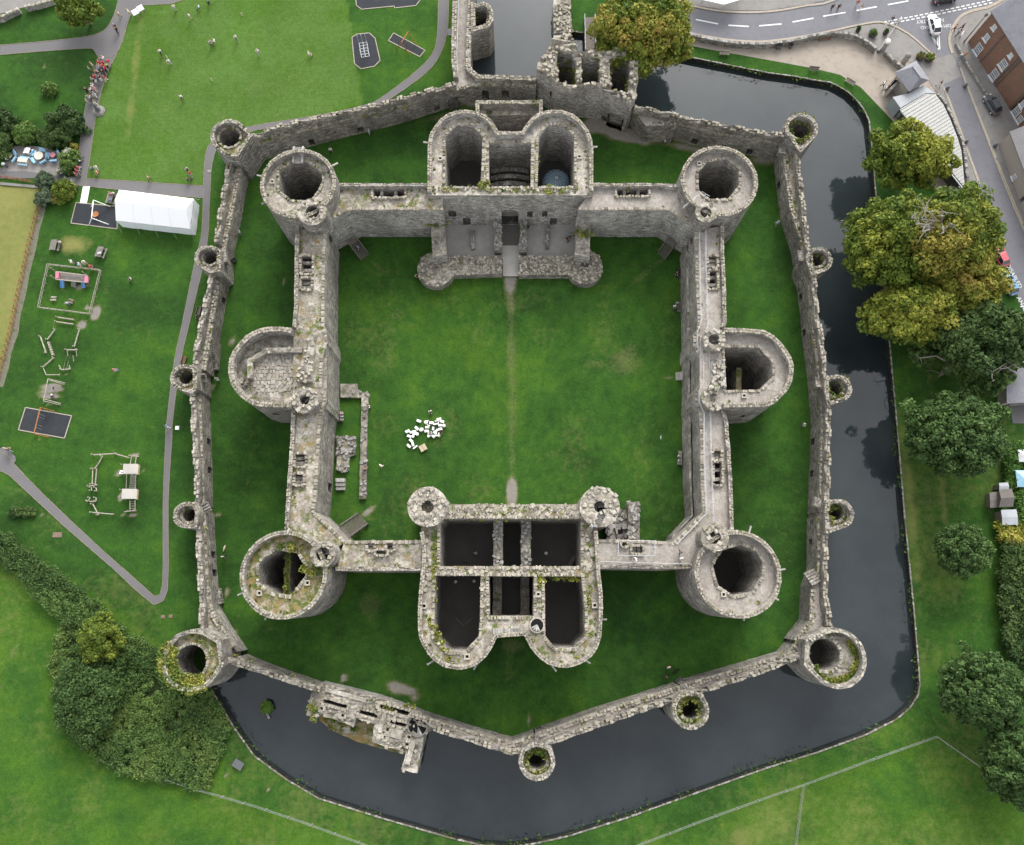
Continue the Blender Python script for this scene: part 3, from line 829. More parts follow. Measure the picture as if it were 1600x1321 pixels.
# vaulting ribs across the middle room and its green floor
x0, y0 = at(768, 250, 3); x1, _ = at(826, 250, 3)
for py in (262, 273, 284):
    mb = MB()
    _, y = at(797, py, 4)
    pts = [(x0 + (x1 - x0) * k / 10, y, 2.6 + .8 * math.sin(math.pi * k / 10)) for k in range(11)]
    for p_, q_ in zip(pts[:-1], pts[1:]): mb.bar(p_, q_, .75, .45)
    mb.build('arch_rib', [M['wall_pale']], t)
tufts(t, [(random.uniform(x0, x1), at(797, random.uniform(256, 290), 2)[1], random.uniform(.4, 2.2), .8, 46) for _ in range(40)], 'fern_growth', seed=12)
chimney(t, 688, 249, ZG - 1.1, .8); chimney(t, 905, 246, ZG - 1.1, .8)
spouts(t, [(666, 223), (929, 230)], ZG - 1, (797, 240))
# fan of stair treads at a corner of the right tower
mb = MB(); c = at(834, 211, ZG - 1.0)
for k in range(9):
    a_ = 1.6 + k * .33
    mb.add([(c[0], c[1], ZG - .95 - k * .04), (c[0] + 1.3 * math.cos(a_), c[1] + 1.3 * math.sin(a_), ZG - .95 - k * .04), (c[0] + 1.3 * math.cos(a_ + .3), c[1] + 1.3 * math.sin(a_ + .3), ZG - .95 - k * .04)], [(0, 1, 2)])
mb.build('stair_treads', [M['stone_grey']], t, kind='stuff')
# glass dome in the right room
c = at(869, 284, 2.4); root = thing('glass_dome', 'pale blue round dome roof with thin black ribs inside the far gatehouse room', 'dome', (c[0], c[1], .1))
mb = MB(); rd = 22.5 * mpp(869, 284, 2.4); prof = [(rd, 0)] + [(rd * math.cos(a_), 1.9 * math.sin(a_)) for a_ in [k * math.pi / 16 for k in range(1, 8)]] + [(.12, 1.9)]
mb.smooth = True; mb.lathe((c[0], c[1], 1.7), prof, 40); M['dome'] = plain('dome_blue', (.24, .34, .43), .35, .5, .06); mb.build('dome_skin', [M['dome']], root)
rb = MB()
for k in range(16):
    a_ = k * math.pi / 8
    rb.tube([(c[0] + (rd + .02) * math.cos(q) * math.cos(a_), c[1] + (rd + .02) * math.cos(q) * math.sin(a_), 1.72 + 1.93 * math.sin(q)) for q in [j * 1.5 / 7 for j in range(8)]], .025, 4)
rb.build('rib', [M['black']], root, kind='stuff')
mb = MB(); mb.lathe((c[0], c[1], 3.55), [(.32, 0), (.3, .12), (.1, .2)], 12); mb.build('finial', [M['rail']], root)
mb = MB(); mb.lathe((c[0], c[1], .1), [(rd * .98, 0), (rd * .98, 1.6)], 32); mb.build('drum', [M['timber_dark']], root)
# barbican of the far gatehouse
root = thing('barbican', 'small square walled forework in front of the far gatehouse towers', 'barbican', (*at(796, 182, 0), 0))
bo = P([(743, 158), (848, 158), (848, 200), (743, 200)], 6.2); bo = [bo[0], bo[1], (bo[1][0], at(0, 216, 6.2)[1]), (bo[0][0], at(0, 216, 6.2)[1])]
mb = MB(); wallpath(mb, [bo[3], bo[0], bo[1], bo[2]], .65, -.2, 6.2, False, False, rag=.25, cren=.2); mb.build('wall', [M['wall_pale'], M['rough']], root)
cm = MB(); coping(cm, [bo[3], bo[0], bo[1], bo[2]], .65, 6.25, False, False); cm.build('coping_stones', [M['stone_mossy']], root, kind='stuff')
mb = MB(); wallpath(mb, [(bo[3][0] + .66, bo[3][1]), (bo[0][0] + .66, bo[0][1] - .66), (bo[1][0] - .66, bo[1][1] - .66), (bo[2][0] - .66, bo[2][1])], .9, -.2, 4.6, False, False, rag=.15); mb.build('wall_bench', [M['wall_pale'], M['walk_pale']], root)
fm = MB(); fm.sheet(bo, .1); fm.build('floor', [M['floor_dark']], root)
tufts(root, [(*at(random.uniform(750, 842), 169 + random.gauss(0, 1.5), 4.7), 4.7 - random.uniform(0, .8), .4, 20) for _ in range(22)] + [(*at(836, 161, 6.2), 6.3, .5, 40), (*at(764, 178, 4.5), 4.6, .7, 50)], 'ivy', seed=21)
# gravel forecourt with ruined cross walls
root = thing('gatehouse_forecourt', 'roofless gravel forecourt with low ruined walls below the far gatehouse face', 'ruin', (*at(797, 375, 0), 0))
fm = MB(); fm.sheet(P([(690, 338), (905, 338), (905, 406), (690, 406)], .3), .3); fm.build('gravel_floor', [M['floor_court']], root)
fm = MB(); fm.sheet(P([(784, 330), (813, 330), (813, 384), (785, 384)], .32), .33); M['damp_shade'] = speck('shaded_damp_gravel', (.12, .113, .105), .2, 9, .4); fm.build('shaded_damp_floor', [M['damp_shade']], root)  # darker gravel: shade between the passage walls painted in, along with damp
fm = MB(); fm.sheet(P([(785, 384), (813, 384), (812, 432), (786, 432)], .32), .33); M['pathpale'] = speck('pale_path', (.42, .395, .36), .1, 10, .4, patch=(.33, .31, .285)); fm.build('passage_floor', [M['pathpale']], root)
W_ = lambda nm, poly, z, mat='wall', top='rough', rz=.2: (lambda m_: (prism(m_, P(poly, z), -.2, z, rag=rz, jit=.12), m_.build(nm, [M[mat], M[top]], root)))(MB())
W_('side_wall', [(670, 300), (693, 300), (698, 398), (676, 402)], 4.5, 'wall_pale'); W_('side_wall', [(903, 300), (925, 300), (921, 402), (898, 398)], 4.5, 'wall_pale')
W_('passage_wall', [(772, 338), (783, 338), (784, 391), (773, 391)], 2.4); W_('passage_wall', [(812, 338), (823, 338), (823, 391), (812, 391)], 2.4)
W_('partition_wall', [(735, 360), (740, 360), (742, 388), (737, 390)], .9); W_('partition_wall', [(853, 338), (859, 338), (858, 388), (853, 388)], .8)
cm = MB()
for poly, z in (([(772, 338), (783, 338), (784, 391), (773, 391)], 2.4), ([(812, 338), (823, 338), (823, 391), (812, 391)], 2.4), ([(735, 360), (740, 360), (742, 388), (737, 390)], .9), ([(853, 338), (859, 338), (858, 388), (853, 388)], .8)): rubble(cm, P(poly, z), z, 3.5)
cm.build('wall_top_stones', [M['stone_grey']], root, kind='stuff')
tufts(root, [(*at(680 + random.gauss(0, 8), 330 + random.uniform(0, 24), 5), 4.7, .5, 26) for _ in range(16)] + [(*at(912 + random.gauss(0, 8), 360 + random.uniform(0, 12), 4), 4.6, .5, 22) for _ in range(12)], 'ivy', seed=31)
def stub(label, wallp, c, rpx, z=1.6):
    root = thing('ruined_foundation', label, 'ruin', (*at(*c, z), 0))
    m_ = MB(); wp = P(wallp, z); prism(m_, wp, -.2, z, rag=.2, jit=.1); m_.build('wall_stump', [M['wall'], M['rough']], root)
    ci = px_circle(*c, rpx, z, 30); m_ = MB(); prism(m_, ci, -.2, z + .1, rag=.25, jit=.1); m_.build('turret_stump', [M['wall'], M['rough']], root)
    cm = MB(); rubble(cm, ci, z + .1, 5, (.25, .55)); rubble(cm, wp, z, 5, (.25, .55)); cm.build('rubble_stones', [M['stone']], root, kind='stuff')
    return root
stub('low ruined wall ending in a solid round turret stump with a sitter beside it', [(690, 400), (783, 400), (785, 428), (700, 430)], (681, 421), 29)
r_ = stub('low ruined wall ending in a round turret stump with a narrow stair slot', [(809, 401), (900, 400), (900, 430), (811, 430)], (914, 418), 28)
m_ = MB(); m_.bar((*at(903, 396, 1.9), 1.88), (*at(917, 417, 1.9), 1.88), .9, .12); m_.build('stair_slot', [M['hollow']], r_)

# ------------------------------------------------------------------ near (dark-roomed) gatehouse
ZS = 10.6
SG = [(656, 832), (660, 860), (659, 885), (655, 920), (653, 951), (653, 982), (655, 997), (660, 1009), (668, 1022), (678, 1033), (690, 1041), (702, 1045), (715, 1047), (727, 1046), (740, 1042), (751, 1035), (761, 1025), (768, 1014), (777, 997), (798, 995), (819, 994), (828, 1011), (836, 1022), (845, 1031), (857, 1039), (872, 1043), (886, 1044), (899, 1041), (913, 1035), (925, 1026), (934, 1013), (940, 994), (942, 958), (942, 930), (938, 895), (936, 860), (934, 830), (934, 787), (660, 787)]
rooms = [[(688, 811), (908, 811), (907, 885), (688, 885)], [(681, 900), (751, 900), (750, 960), (748, 994), (726, 1018), (700, 1018), (678, 994)], [(764, 901), (834, 901), (833, 963), (765, 963)], [(851, 901), (908, 901), (913, 950), (914, 994), (897, 1013), (867, 1013), (852, 994)]]
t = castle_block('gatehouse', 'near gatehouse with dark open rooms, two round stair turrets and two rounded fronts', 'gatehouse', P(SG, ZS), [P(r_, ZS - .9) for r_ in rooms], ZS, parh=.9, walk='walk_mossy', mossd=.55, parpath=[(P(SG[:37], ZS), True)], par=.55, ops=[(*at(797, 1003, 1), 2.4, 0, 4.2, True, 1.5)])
rm = MB(); rubble(rm, P([(688, 789), (908, 789), (908, 808), (688, 808)], ZS - .9), ZS - .9, 3.2, (.3, .7), .18); rubble(rm, P([(684, 887), (910, 887), (910, 898), (684, 898)], ZS - .9), ZS - .9, 3.2, (.3, .6), .2)
rubble(rm, P([(752, 902), (763, 902), (763, 960), (752, 960)], ZS - .9), ZS - .9, 2, (.3, .6)); rubble(rm, P([(836, 902), (849, 902), (849, 960), (836, 960)], ZS - .9), ZS - .9, 2, (.3, .6))
rubble(rm, P([(659, 835), (672, 835), (672, 930), (659, 930)], ZS - .9), ZS - .9, 2.2, (.4, .8)); rubble(rm, P([(915, 805), (930, 805), (932, 900), (915, 900)], ZS - .9), ZS - .9, 2.0, (.4, .8)); rm.build('wall_top_stones', [M['stone']], t, kind='stuff')
for c, h in (((668, 792), 10), ((937, 792), 9)):
    turret(t, *c, 31.5, h, 0, ZS + .4, cs='stone_white', top='walk_pale')
mb = MB(); c = at(942, 806, ZS + .3); mb.bar((c[0] - .9, c[1] - 1.2, ZS + .35), (c[0] + .1, c[1] + .6, ZS + .35), 1.0, .25); mb.build('stair_slot', [M['hollow']], t)
W_ = lambda nm, poly, z, mat='wall', top='rough', rz=.2: (lambda m_: (prism(m_, P(poly, z), -.2, z, rag=rz, jit=.12), m_.build(nm, [M[mat], M[top]], t)))(MB())
W_('partition_wall', [(771, 806), (786, 806), (785, 888), (771, 888)], 6.5); W_('partition_wall', [(814, 806), (830, 806), (829, 888), (814, 888)], 6.5)
W_('partition_wall', [(770, 898), (784, 898), (784, 966), (770, 966)], 3.2, 'wall_green'); W_('partition_wall', [(813, 898), (827, 898), (827, 966), (813, 966)], 3.2, 'wall_green')
cm = MB()
for q in ([(771, 812), (786, 812), (785, 884), (771, 884)], [(814, 812), (830, 812), (829, 884), (814, 884)]):
    rubble(cm, P(q, 6.5), 6.5, 3, (.3, .6), .25)
cm.build('partition_stones', [M['stone_grey']], t, kind='stuff')
for px, py in ((730, 1026), (929, 946), (663, 947), (841, 929)): chimney(t, px, py, ZS - .9, .8)
spouts(t, [(672, 1036), (743, 1042), (866, 1045), (918, 1034), (943, 968)], ZS - .9, (797, 960))
mb = MB(); c = at(839, 977, ZS - .8); mb.lathe((c[0], c[1], ZS - .9), [(1.05, 0), (1.05, .3), (.85, .3)], 20); mb.build('stair_kerb', [M['stone_white']], t)
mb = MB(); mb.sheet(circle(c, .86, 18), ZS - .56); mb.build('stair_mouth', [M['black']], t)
mb = MB()
for k in range(4):
    a_ = 3.6 + k * .5; mb.bar((c[0], c[1], ZS - .5), (c[0] + .8 * math.cos(a_), c[1] + .8 * math.sin(a_), ZS - .53), .22, .06)
mb.build('stair_treads', [M['stone_grey']], t, kind='stuff')
mb = MB(); q = P([(770, 977), (817, 977), (817, 990), (770, 990)], ZS - .8)
for k in range(12):
    x = q[0][0] + (q[1][0] - q[0][0]) * (k + .5) / 12; mb.box((x, q[2][1] + .25, ZS - .8), (.3, .85, .16))
mb.build('roof_slabs', [M['stone_grey']], t, kind='stuff')
gr = []
for _ in range(34): gr.append((*at(random.uniform(676, 681), random.uniform(835, 940), ZS - .9), ZS - .85, .3, 16))
for _ in range(30): gr.append((*at(random.uniform(690, 908), 809 + random.gauss(0, 1.2), ZS - 1.2), ZS - 1.4, .4, 16))
for _ in range(22): gr.append((*at(random.uniform(860, 908), 902 + random.gauss(0, 2), ZS - 1.2), ZS - 1.4, .5, 24))
for _ in range(12): gr.append((*at(845 + random.gauss(0, 3), 905 + random.gauss(0, 5), ZS - 1), ZS - .9, .5, 40))
for _ in range(20): gr.append((*at(random.uniform(911, 925), 998 + random.uniform(-100, 5), ZS - .9), ZS - .85, .35, 12))
for _ in range(40):
    k = random.random(); gr.append((*at(663 + 10 * random.random() + 35 * k, 960 + 72 * k, ZS - .9), ZS - .85, .35, 12))
tufts(t, gr, 'ivy', seed=44)
# odds and ends inside its rooms
r2 = thing('bench', 'dark slatted bench against the end wall of a gatehouse room', 'bench', (*at(893, 877, .2), .15))
mb = MB(); c = at(893, 877, .5); mb.box((c[0], c[1], .55), (.5, 1.7, .08), -.5); mb.build('seat', [M['timber']], r2); mb = MB(); mb.box((c[0] + .25, c[1] - .15, .85), (.08, 1.7, .5), -.5); mb.build('backrest', [M['timber']], r2)
mb = MB()
for s in (-.7, .7): mb.box((c[0] - s * math.sin(-.5), c[1] + s * math.cos(-.5), .35), (.4, .08, .4), -.5)
mb.build('leg', [M['timber']], r2)
for i, (px, py, lb) in enumerate(((853, 865, 'pale round floor lamp in the gatehouse room beside the bench'), (712, 909, 'pale floor lamp at the outer corner of the long dark gatehouse room'), (741, 908, 'pale floor lamp beside the central passage of the long dark gatehouse room'))):
    c = at(px, py, .3); r2 = thing('floor_lamp', lb, 'lamp', (c[0], c[1], .12), 'floor lamps in the near gatehouse'); mb = MB(); mb.lathe((c[0], c[1], .12), [(.22, 0), (.2, .06), (.05, .08), (.05, .35)], 12); mb.build('base', [M['rail']], r2)
    mb = MB(); mb.lathe((c[0], c[1], .42), [(.05, 0), (.24, .08), (.26, .2), (.15, .34), (.02, .38)], 12); M.setdefault('white', plain('white_paint', (.78, .78, .77), .5, .4, .03)); mb.build('lamp_shade', [M['white']], r2)
r2 = thing('chevron_frame', 'dark V-shaped metal frame lying on the floor of the long gatehouse room', 'frame', (*at(724, 974, .2), .12))
for a_, b_ in (((712, 966), (724, 978)), ((724, 978), (738, 966))): mb = MB(); mb.bar((*at(*a_, .2), .25), (*at(*b_, .2), .25), .14, .12); mb.build('bar', [M['timber_dark'] if False else M['rail_dark']], r2) if 'rail_dark' in M else (M.setdefault('rail_dark', plain('dark_metal', (.10, .105, .11), .5, .4, .1)), mb.build('bar', [M['rail_dark']], r2))

# ------------------------------------------------------------------ outer curtain: (outer parapet line, inner walk edge)
def outer_wall(label, outer, inner, zw, ops=(), steps=(), cs='stone', walk='walk_mossy', moss=.35, z0=-3.0, parh=1.5, rail=False, foot=()):
    o = P(outer, zw + parh); i = P(inner, zw)
    poly = o + i[::-1]; left = area(poly) > 0
    root = thing('outer_wall', label, 'wall', base_of(poly), 'outer curtain walls')
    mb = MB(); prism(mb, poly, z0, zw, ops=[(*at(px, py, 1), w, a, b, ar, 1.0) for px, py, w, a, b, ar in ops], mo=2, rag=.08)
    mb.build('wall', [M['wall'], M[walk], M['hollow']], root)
    pm = MB(); wallpath(pm, o, .75, zw - .05, zw + parh - .45, False, left, rag=.2, cren=.45, jit=.1); pm.build('parapet', [M['wall']], root)
    cm = MB(); coping(cm, o, .75, 0, False, left, cover=.95, s=.6, h=.2, zf=lambda x, y: zw + parh - .45 + .45 * (1 if math.sin((x + y * 0.83) * 1.9 + 2.0 * math.sin(x * 0.31)) > 0 else 0))
    coping(cm, i, .7, zw + .02, False, not left, cover=.9, rows=2, s=.5, h=.2)
    for f in foot: rubble(cm, P(f, zw + .4), zw + .3, 3)
    cm.build('coping_stones', [M[cs]], root, kind='stuff')
    if moss:
        moss_line(root, i, False, (-.35 if left else .35), zw + .15, moss * 1.6, .22, 9, seed=int(abs(o[0][1]) * 7)); moss_line(root, o, False, (.95 if left else -.95), zw + .05, moss, .25, 8, seed=4)
    for (a, b, za, zb, w) in steps:
        sm = MB(); A = Vector((*at(*a, za), za)); B = Vector((*at(*b, zb), zb)); n = max(4, int((B - A).length / .38))
        d = (B - A); d.z = 0; h = math.atan2(d.y, d.x)
        for k in range(n):
            p = A + (B - A) * ((k + .5) / n); z = za + (zb - za) * (k + 1) / n
            zlo = min(za, zb) - .3 if min(za, zb) > 3 else -.1
            sm.box((p.x, p.y, (z + zlo) / 2), ((B - A).length / n * .74, w, z - zlo), h)
        sm.build('stair_steps', [M['wall']], root, kind='stuff')
    return root
outer_wall('outer wall between the mown cricket lawn and the far gatehouse, ending at the moat dock', [(385, 214), (400, 209), (425, 197), (495, 181), (552, 170), (592, 160), (650, 144), (711, 128)], [(390, 232), (425, 219), (525, 193), (625, 168), (712, 140), (722, 136)], 4.4, [(487, 222, 1.0, .4, 1.9, False), (564, 204, 1.1, .4, 1.9, False), (683, 170, 1.0, .4, 1.9, False), (734, 152, 1.6, .2, 2.6, True)], cs='stone', z0=-.2)
outer_wall('outer wall with a stone stair at its inner foot, beside the ruined sea gate', [(992, 163), (1020, 169), (1050, 176), (1112, 190), (1200, 206), (1232, 209)], [(1010, 198), (1060, 196), (1125, 211), (1200, 223), (1228, 232)], 4.4, [(1085, 222, 1, .3, 1.8, False), (1130, 232, 1, .3, 1.8, False), (1170, 242, 1, .3, 1.8, False)], [((1010, 213), (1056, 196), .2, 4.4, 1.3)], walk='walk', moss=.3)
outer_wall('outer wall along the moat opposite the reddish trees, below the round turret by the road', [(1244, 216), (1251, 257), (1259, 325), (1266, 380), (1272, 420)], [(1222, 228), (1225, 262), (1233, 327), (1249, 375), (1256, 412)], 4.2, [(1217, 290, 1, .3, 1.8, False)], [((1250, 392), (1253, 408), 4.2, 5.2, 1.0), ((1223, 225), (1222, 240), 4.2, 5.0, 1.2)], walk='walk_mossy')
outer_wall('outer wall along the moat opposite the tallest trees, between the two half-round turrets', [(1274, 424), (1277, 450), (1280, 490), (1289, 537), (1292, 580), (1296, 612)], [(1257, 415), (1264, 470), (1270, 530), (1275, 567), (1280, 610)], 4.2, [(1244, 465, 1, .3, 1.8, False), (1252, 520, 1, .3, 1.8, False)], [((1278, 590), (1280, 605), 4.2, 5.2, 1.0)], walk='walk')
outer_wall('outer wall along the straight moat reach opposite the round dark trees', [(1297, 620), (1299, 657), (1298, 715), (1297, 775), (1296, 800)], [(1280, 616), (1283, 657), (1281, 715), (1279, 775), (1278, 800)], 4.2, [(1264, 690, 1, .3, 1.8, False), (1263, 740, 1, .3, 1.8, False)], [((1278, 778), (1277, 792), 4.2, 5.1, 1.0)], walk='walk')
outer_wall('outer wall with stair blocks along the near end of the straight moat reach', [(1296, 806), (1295, 842), (1294, 890), (1295, 942), (1299, 960), (1301, 985), (1303, 1000)], [(1277, 806), (1277, 850), (1276, 890), (1267, 915), (1265, 947), (1264, 970), (1240, 1000)], 4.2, [(1263, 850, .8, 1, 2.2, False)], [((1263, 892), (1277, 912), 4.2, 4.9, 1.6)], walk='walk', foot=[[(1283, 945), (1299, 950), (1301, 985), (1286, 985)]])
outer_wall('outer wall with paved walk along the near moat, beside the big round moat tower', [(1262, 1024), (1240, 1034), (1200, 1050), (1101, 1083), (1085, 1088)], [(1244, 1003), (1228, 1022), (1200, 1030), (1100, 1059), (1063, 1070)], 4.2, [(1056, 1066, 1.2, .2, 2, True)], [((1064, 1078), (1075, 1073), 4.2, 5, 1.0)], walk='walk')
outer_wall('outer wall with paved walk along the near moat between the two near turrets', [(1083, 1088), (1000, 1115), (940, 1136), (863, 1164), (845, 1172)], [(1061, 1071), (1000, 1091), (930, 1113), (868, 1135), (836, 1146)], 4.2, [(825, 1140, .8, .2, 2, True)], [((845, 1152), (836, 1155), 4.2, 5, 1.0)], walk='walk', foot=[[(1060, 1080), (1085, 1072), (1085, 1088), (1063, 1095)]])
outer_wall('outer wall with stony walk between the unfinished moat gate and the point turret', [(838, 1176), (800, 1181), (740, 1162), (700, 1150), (676, 1142)], [(834, 1147), (800, 1160), (740, 1143), (650, 1115), (640, 1112)], 4.2, [(650, 1099, .8, .2, 1.6, False)], walk='walk_pale', moss=.3)
outer_wall('outer wall with mossy walk between the moss-topped round tower and the unfinished gate', [(352, 1036), (400, 1051), (440, 1064), (488, 1081)], [(372, 1026), (400, 1038), (450, 1056), (502, 1074)], 4.2, [(533, 1064, .8, .2, 1.6, False)], walk='walk_mossy', moss=.7)
ZW = 3.5
outer_wall('outer wall beside the playground path, above the first half-round turret', [(344, 236), (355, 250), (349, 285), (342, 327), (336, 362), (335, 380)], [(384, 234), (378, 262), (366, 327), (354, 385), (352, 400)], ZW, [(345, 470, 1, .2, 1.6, False)], [((348, 385), (350, 410), ZW, ZW + 1, .9)], z0=-.2, moss=.5)
outer_wall('outer wall beside the playground path, between the first and second half-round turrets', [(328, 428), (322, 450), (316, 480), (311, 502), (306, 530), (301, 555), (300, 575)], [(352, 414), (343, 450), (336, 490), (330, 530), (322, 580)], ZW, [(346, 470, 1, .2, 1.8, False)], [((327, 527), (334, 577), ZW + .2, 1.0, 1.0), ((314, 583), (318, 597), ZW + .9, ZW, .9)], z0=-.2, moss=.45, cs='stone_white')
outer_wall('outer wall beside the playground path, opposite the log fort and second turret', [(297, 610), (298, 657), (300, 690), (302, 722), (304, 767), (302, 790)], [(314, 600), (316, 657), (318, 720), (320, 790)], ZW, [(333, 690, 1, .2, 1.8, False), (333, 735, 1, .2, 1.8, False)], [((316, 785), (326, 800), ZW + .9, ZW, 1.0)], z0=-.2, moss=.4, cs='stone_white')
outer_wall('outer wall beside the grass point where the two playground paths meet', [(305, 823), (306, 860), (309, 910), (311, 950), (311, 985)], [(321, 800), (324, 860), (327, 910), (334, 955), (352, 985), (375, 1018)], ZW, [(334, 866, 1, .3, 2, False), (336, 895, 1, .3, 2, False)], [((340, 920), (341, 945), .2, 1.2, 1.0)], z0=-.2, moss=.5, cs='stone_white')

def wall_tower(label, c, r, hc, hr, zt=6.6, z0=-3.0, cs='stone', walk='rough', moss=.5, link=None, parh=1.0, par=.6, tuft=0, wall='wall', batter=.02, ledge=None):
    o = px_circle(*c, r, zt); m = mpp(*c, zt)
    if link: # squared-off back that joins the wall
        lk = P(link, zt)
        cc = at(*c, zt); o = hull([*o, *lk])
    h = px_circle(*hc, hr, zt - parh, 22)
    t = castle_block('wall_tower', label, 'tower', o, [h], zt, z0=z0, group='round turrets of the outer wall', par=par, parh=parh, walk=walk, cs=cs, mossd=moss, floorz=(.1 if z0 > -1 else -.2), seed=int(c[0]) + 1, wall=wall, batter=batter, copen=.82, rag=.38)
    if tuft:
        rr = random.Random(int(c[0]))
        sp = []
        for k in range(tuft):
            a_ = rr.uniform(0, 6.28); q = rr.uniform(hr + 1, r - 4)
            x, y = at(c[0] + q * math.cos(a_), c[1] + q * math.sin(a_), zt - parh); sp.append((x, y, zt - parh + .1, rr.uniform(.4, .8), 34))
        tufts(t, sp, 'moss_cushions', seed=int(c[1]))
    return t
def hull(pts):
    pts = sorted(set((round(x, 4), round(y, 4)) for x, y in pts))
    def half(ps):
        h = []
        for p in ps:
            while len(h) > 1 and (h[-1][0] - h[-2][0]) * (p[1] - h[-2][1]) - (h[-1][1] - h[-2][1]) * (p[0] - h[-2][0]) <= 0: h.pop()
            h.append(p)
        return h
    a = half(pts); b = half(pts[::-1])
    return a[:-1] + b[:-1]
wall_tower('round ruined turret at the corner of the mown cricket lawn', (357, 212), 28, (359, 215), 16, 6.8, -.2, walk='walk_ochre', link=[(382, 200), (396, 210), (372, 246), (352, 244)], moss=.6, cs='stone_mossy')
wall_tower('half-round turret crossing the playground path just below the marquee', (324, 402), 20, (329, 403), 11, 5.6, -.2, link=[(345, 390), (345, 424), (328, 428)], moss=.8, cs='stone_mossy')
wall_tower('mossy half-round turret on the playground path level with the flat-roofed tower', (287, 590), 21, (291, 590), 11, 5.6, -.2, link=[(306, 572), (308, 608), (300, 616)], moss=.9, cs='stone_mossy', walk='walk_ochre')
wall_tower('half-round turret beside the wooden play fort', (291, 805), 20.5, (296, 805), 10, 5.6, -.2, link=[(306, 785), (308, 826)], moss=.6)
t = wall_tower('large round tower with yellow-green moss cap beside the thicket and moat end', (300, 1032), 47, (298, 1034), 25, 7.2, -3, link=[(345, 1000), (350, 1040), (318, 985)], moss=.8, cs='stone_mossy', walk='walk_ochre', tuft=14, parh=.7)
rr = random.Random(3); sp = []
for k in range(300):
    a_ = rr.uniform(1.1, 3.7); q = rr.uniform(28, 50); x, y = at(300 + q * math.cos(a_), 1032 + q * math.sin(a_), 7.1); sp.append((x, y, 7.1, rr.uniform(.4, .85), 34))
tufts(t, sp, 'moss_cushions', seed=77)
wall_tower('round turret at the point of the near outer wall, ferns inside its rim', (839, 1190), 28.5, (839, 1187), 15, 6.4, -3, link=[(815, 1170), (862, 1168)], moss=.9, tuft=40, cs='stone_white', walk='walk_ochre')
wall_tower('round turret in the near moat, half covered with green growth', (1079, 1110), 29, (1079, 1107), 16, 6.4, -3, link=[(1060, 1088), (1098, 1084)], moss=.9, tuft=60, cs='stone_mossy', walk='walk_ochre')
t = wall_tower('large round moat tower with a broken parapet and mossy inner ledge, at the moat bend', (1308, 1029), 46, (1288, 1023), 24, 7.4, -3, link=[(1258, 1000), (1256, 1040), (1300, 985)], moss=.6, cs='stone_white', walk='rough', parh=1.2)
sp = []
for k in range(170):
    a_ = rr.uniform(-.9, 2.7); q = rr.uniform(31, 41); x, y = at(1304 + q * math.cos(a_), 1029 + q * math.sin(a_), 6.2); sp.append((x, y, 6.25, rr.uniform(.3, .55), 20))
tufts(t, sp, 'moss_cushions', seed=78)
wall_tower('half-round moat turret facing the lawn with the round clipped tree and sheds', (1311, 803), 23, (1306, 801), 12, 6.2, -3, link=[(1290, 782), (1290, 835)], moss=.8, tuft=16)
wall_tower('half-round moat turret facing the bare fallen trunk', (1309, 607), 22, (1304, 607), 12, 6.2, -3, link=[(1290, 588), (1292, 635)], moss=.7, tuft=10)
wall_tower('half-round moat turret facing the largest autumn tree reflections', (1280, 406), 21, (1275, 405), 12, 6.2, -3, link=[(1264, 392), (1268, 432)], moss=.6, tuft=8)
wall_tower('round moat turret at the road corner, grass ring inside its rim', (1252, 201), 26, (1251, 203), 17, 6.8, -3, link=[(1232, 210), (1250, 240), (1238, 216)], moss=.7, tuft=34)

# ------------------------------------------------------------------ dock wall and its tower, sea gate, unfinished gate
o_ = [(709, -30), (708, 0), (706, 38), (705, 92), (709, 122), (712, 140)]
root = thing('dock_wall', 'broad walled walk beside the moat dock, running away past a half-round tower', 'wall', (*at(724, 60, 0), 0))
poly = P([(709, -40), (706, 38), (705, 92), (709, 122), (713, 138), (752, 129), (800, 131), (838, 134), (838, 120), (800, 119), (748, 117), (735, 106), (737, 38), (742, -40)], 4.8)
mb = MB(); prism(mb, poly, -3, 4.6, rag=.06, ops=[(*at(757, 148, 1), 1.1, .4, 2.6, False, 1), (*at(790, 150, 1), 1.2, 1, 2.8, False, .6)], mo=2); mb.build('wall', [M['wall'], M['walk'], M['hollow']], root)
for pp, lf in (([(709, -40), (706, 38), (705, 92), (709, 122)], True), ([(838, 120), (800, 119), (748, 117), (735, 106), (737, 38), (742, -40)], True)):
    q = P(pp, 5.6); lf = lf; mb = MB(); wallpath(mb, q, .8, 4.5, 5.5, False, True, rag=.2, cren=.3); mb.build('parapet', [M['wall']], root)
    cm = MB(); coping(cm, q, .8, 5.6, False, True); cm.build('coping_stones', [M['stone']], root, kind='stuff')
mb = MB(); coping(mb, P([(713, 138), (752, 129), (800, 131), (838, 134)], 4.6), .6, 4.62, False, False, h=.25); mb.build('edge_stones', [M['stone_mossy']], root, kind='stuff')
railing('handrail', 'thin rail along the lawn edge of the dock wall walk', P([(717, -30), (716, 40), (714, 90), (716, 122)], 4.6), 4.6)
railing('handrail', 'thin rail along the water edge of the dock wall walk', P([(734, -30), (733, 40), (731, 100), (742, 122)], 4.6), 4.6)
dt = [(736, 3), (745, 7), (757, 3), (766, 8), (771, 20), (771, 33), (764, 43), (752, 47), (736, 51)]
castle_block('dock_tower', 'half-round tower standing in the dock water beside the broad walled walk', 'tower', P(dt, 6.2), [P([(740, 15), (758, 16), (762, 24), (759, 36), (747, 42), (740, 42)], 5.2)], 6.2, z0=-3, walk='rough', mossd=.4, floorz=-.5, par=.7)
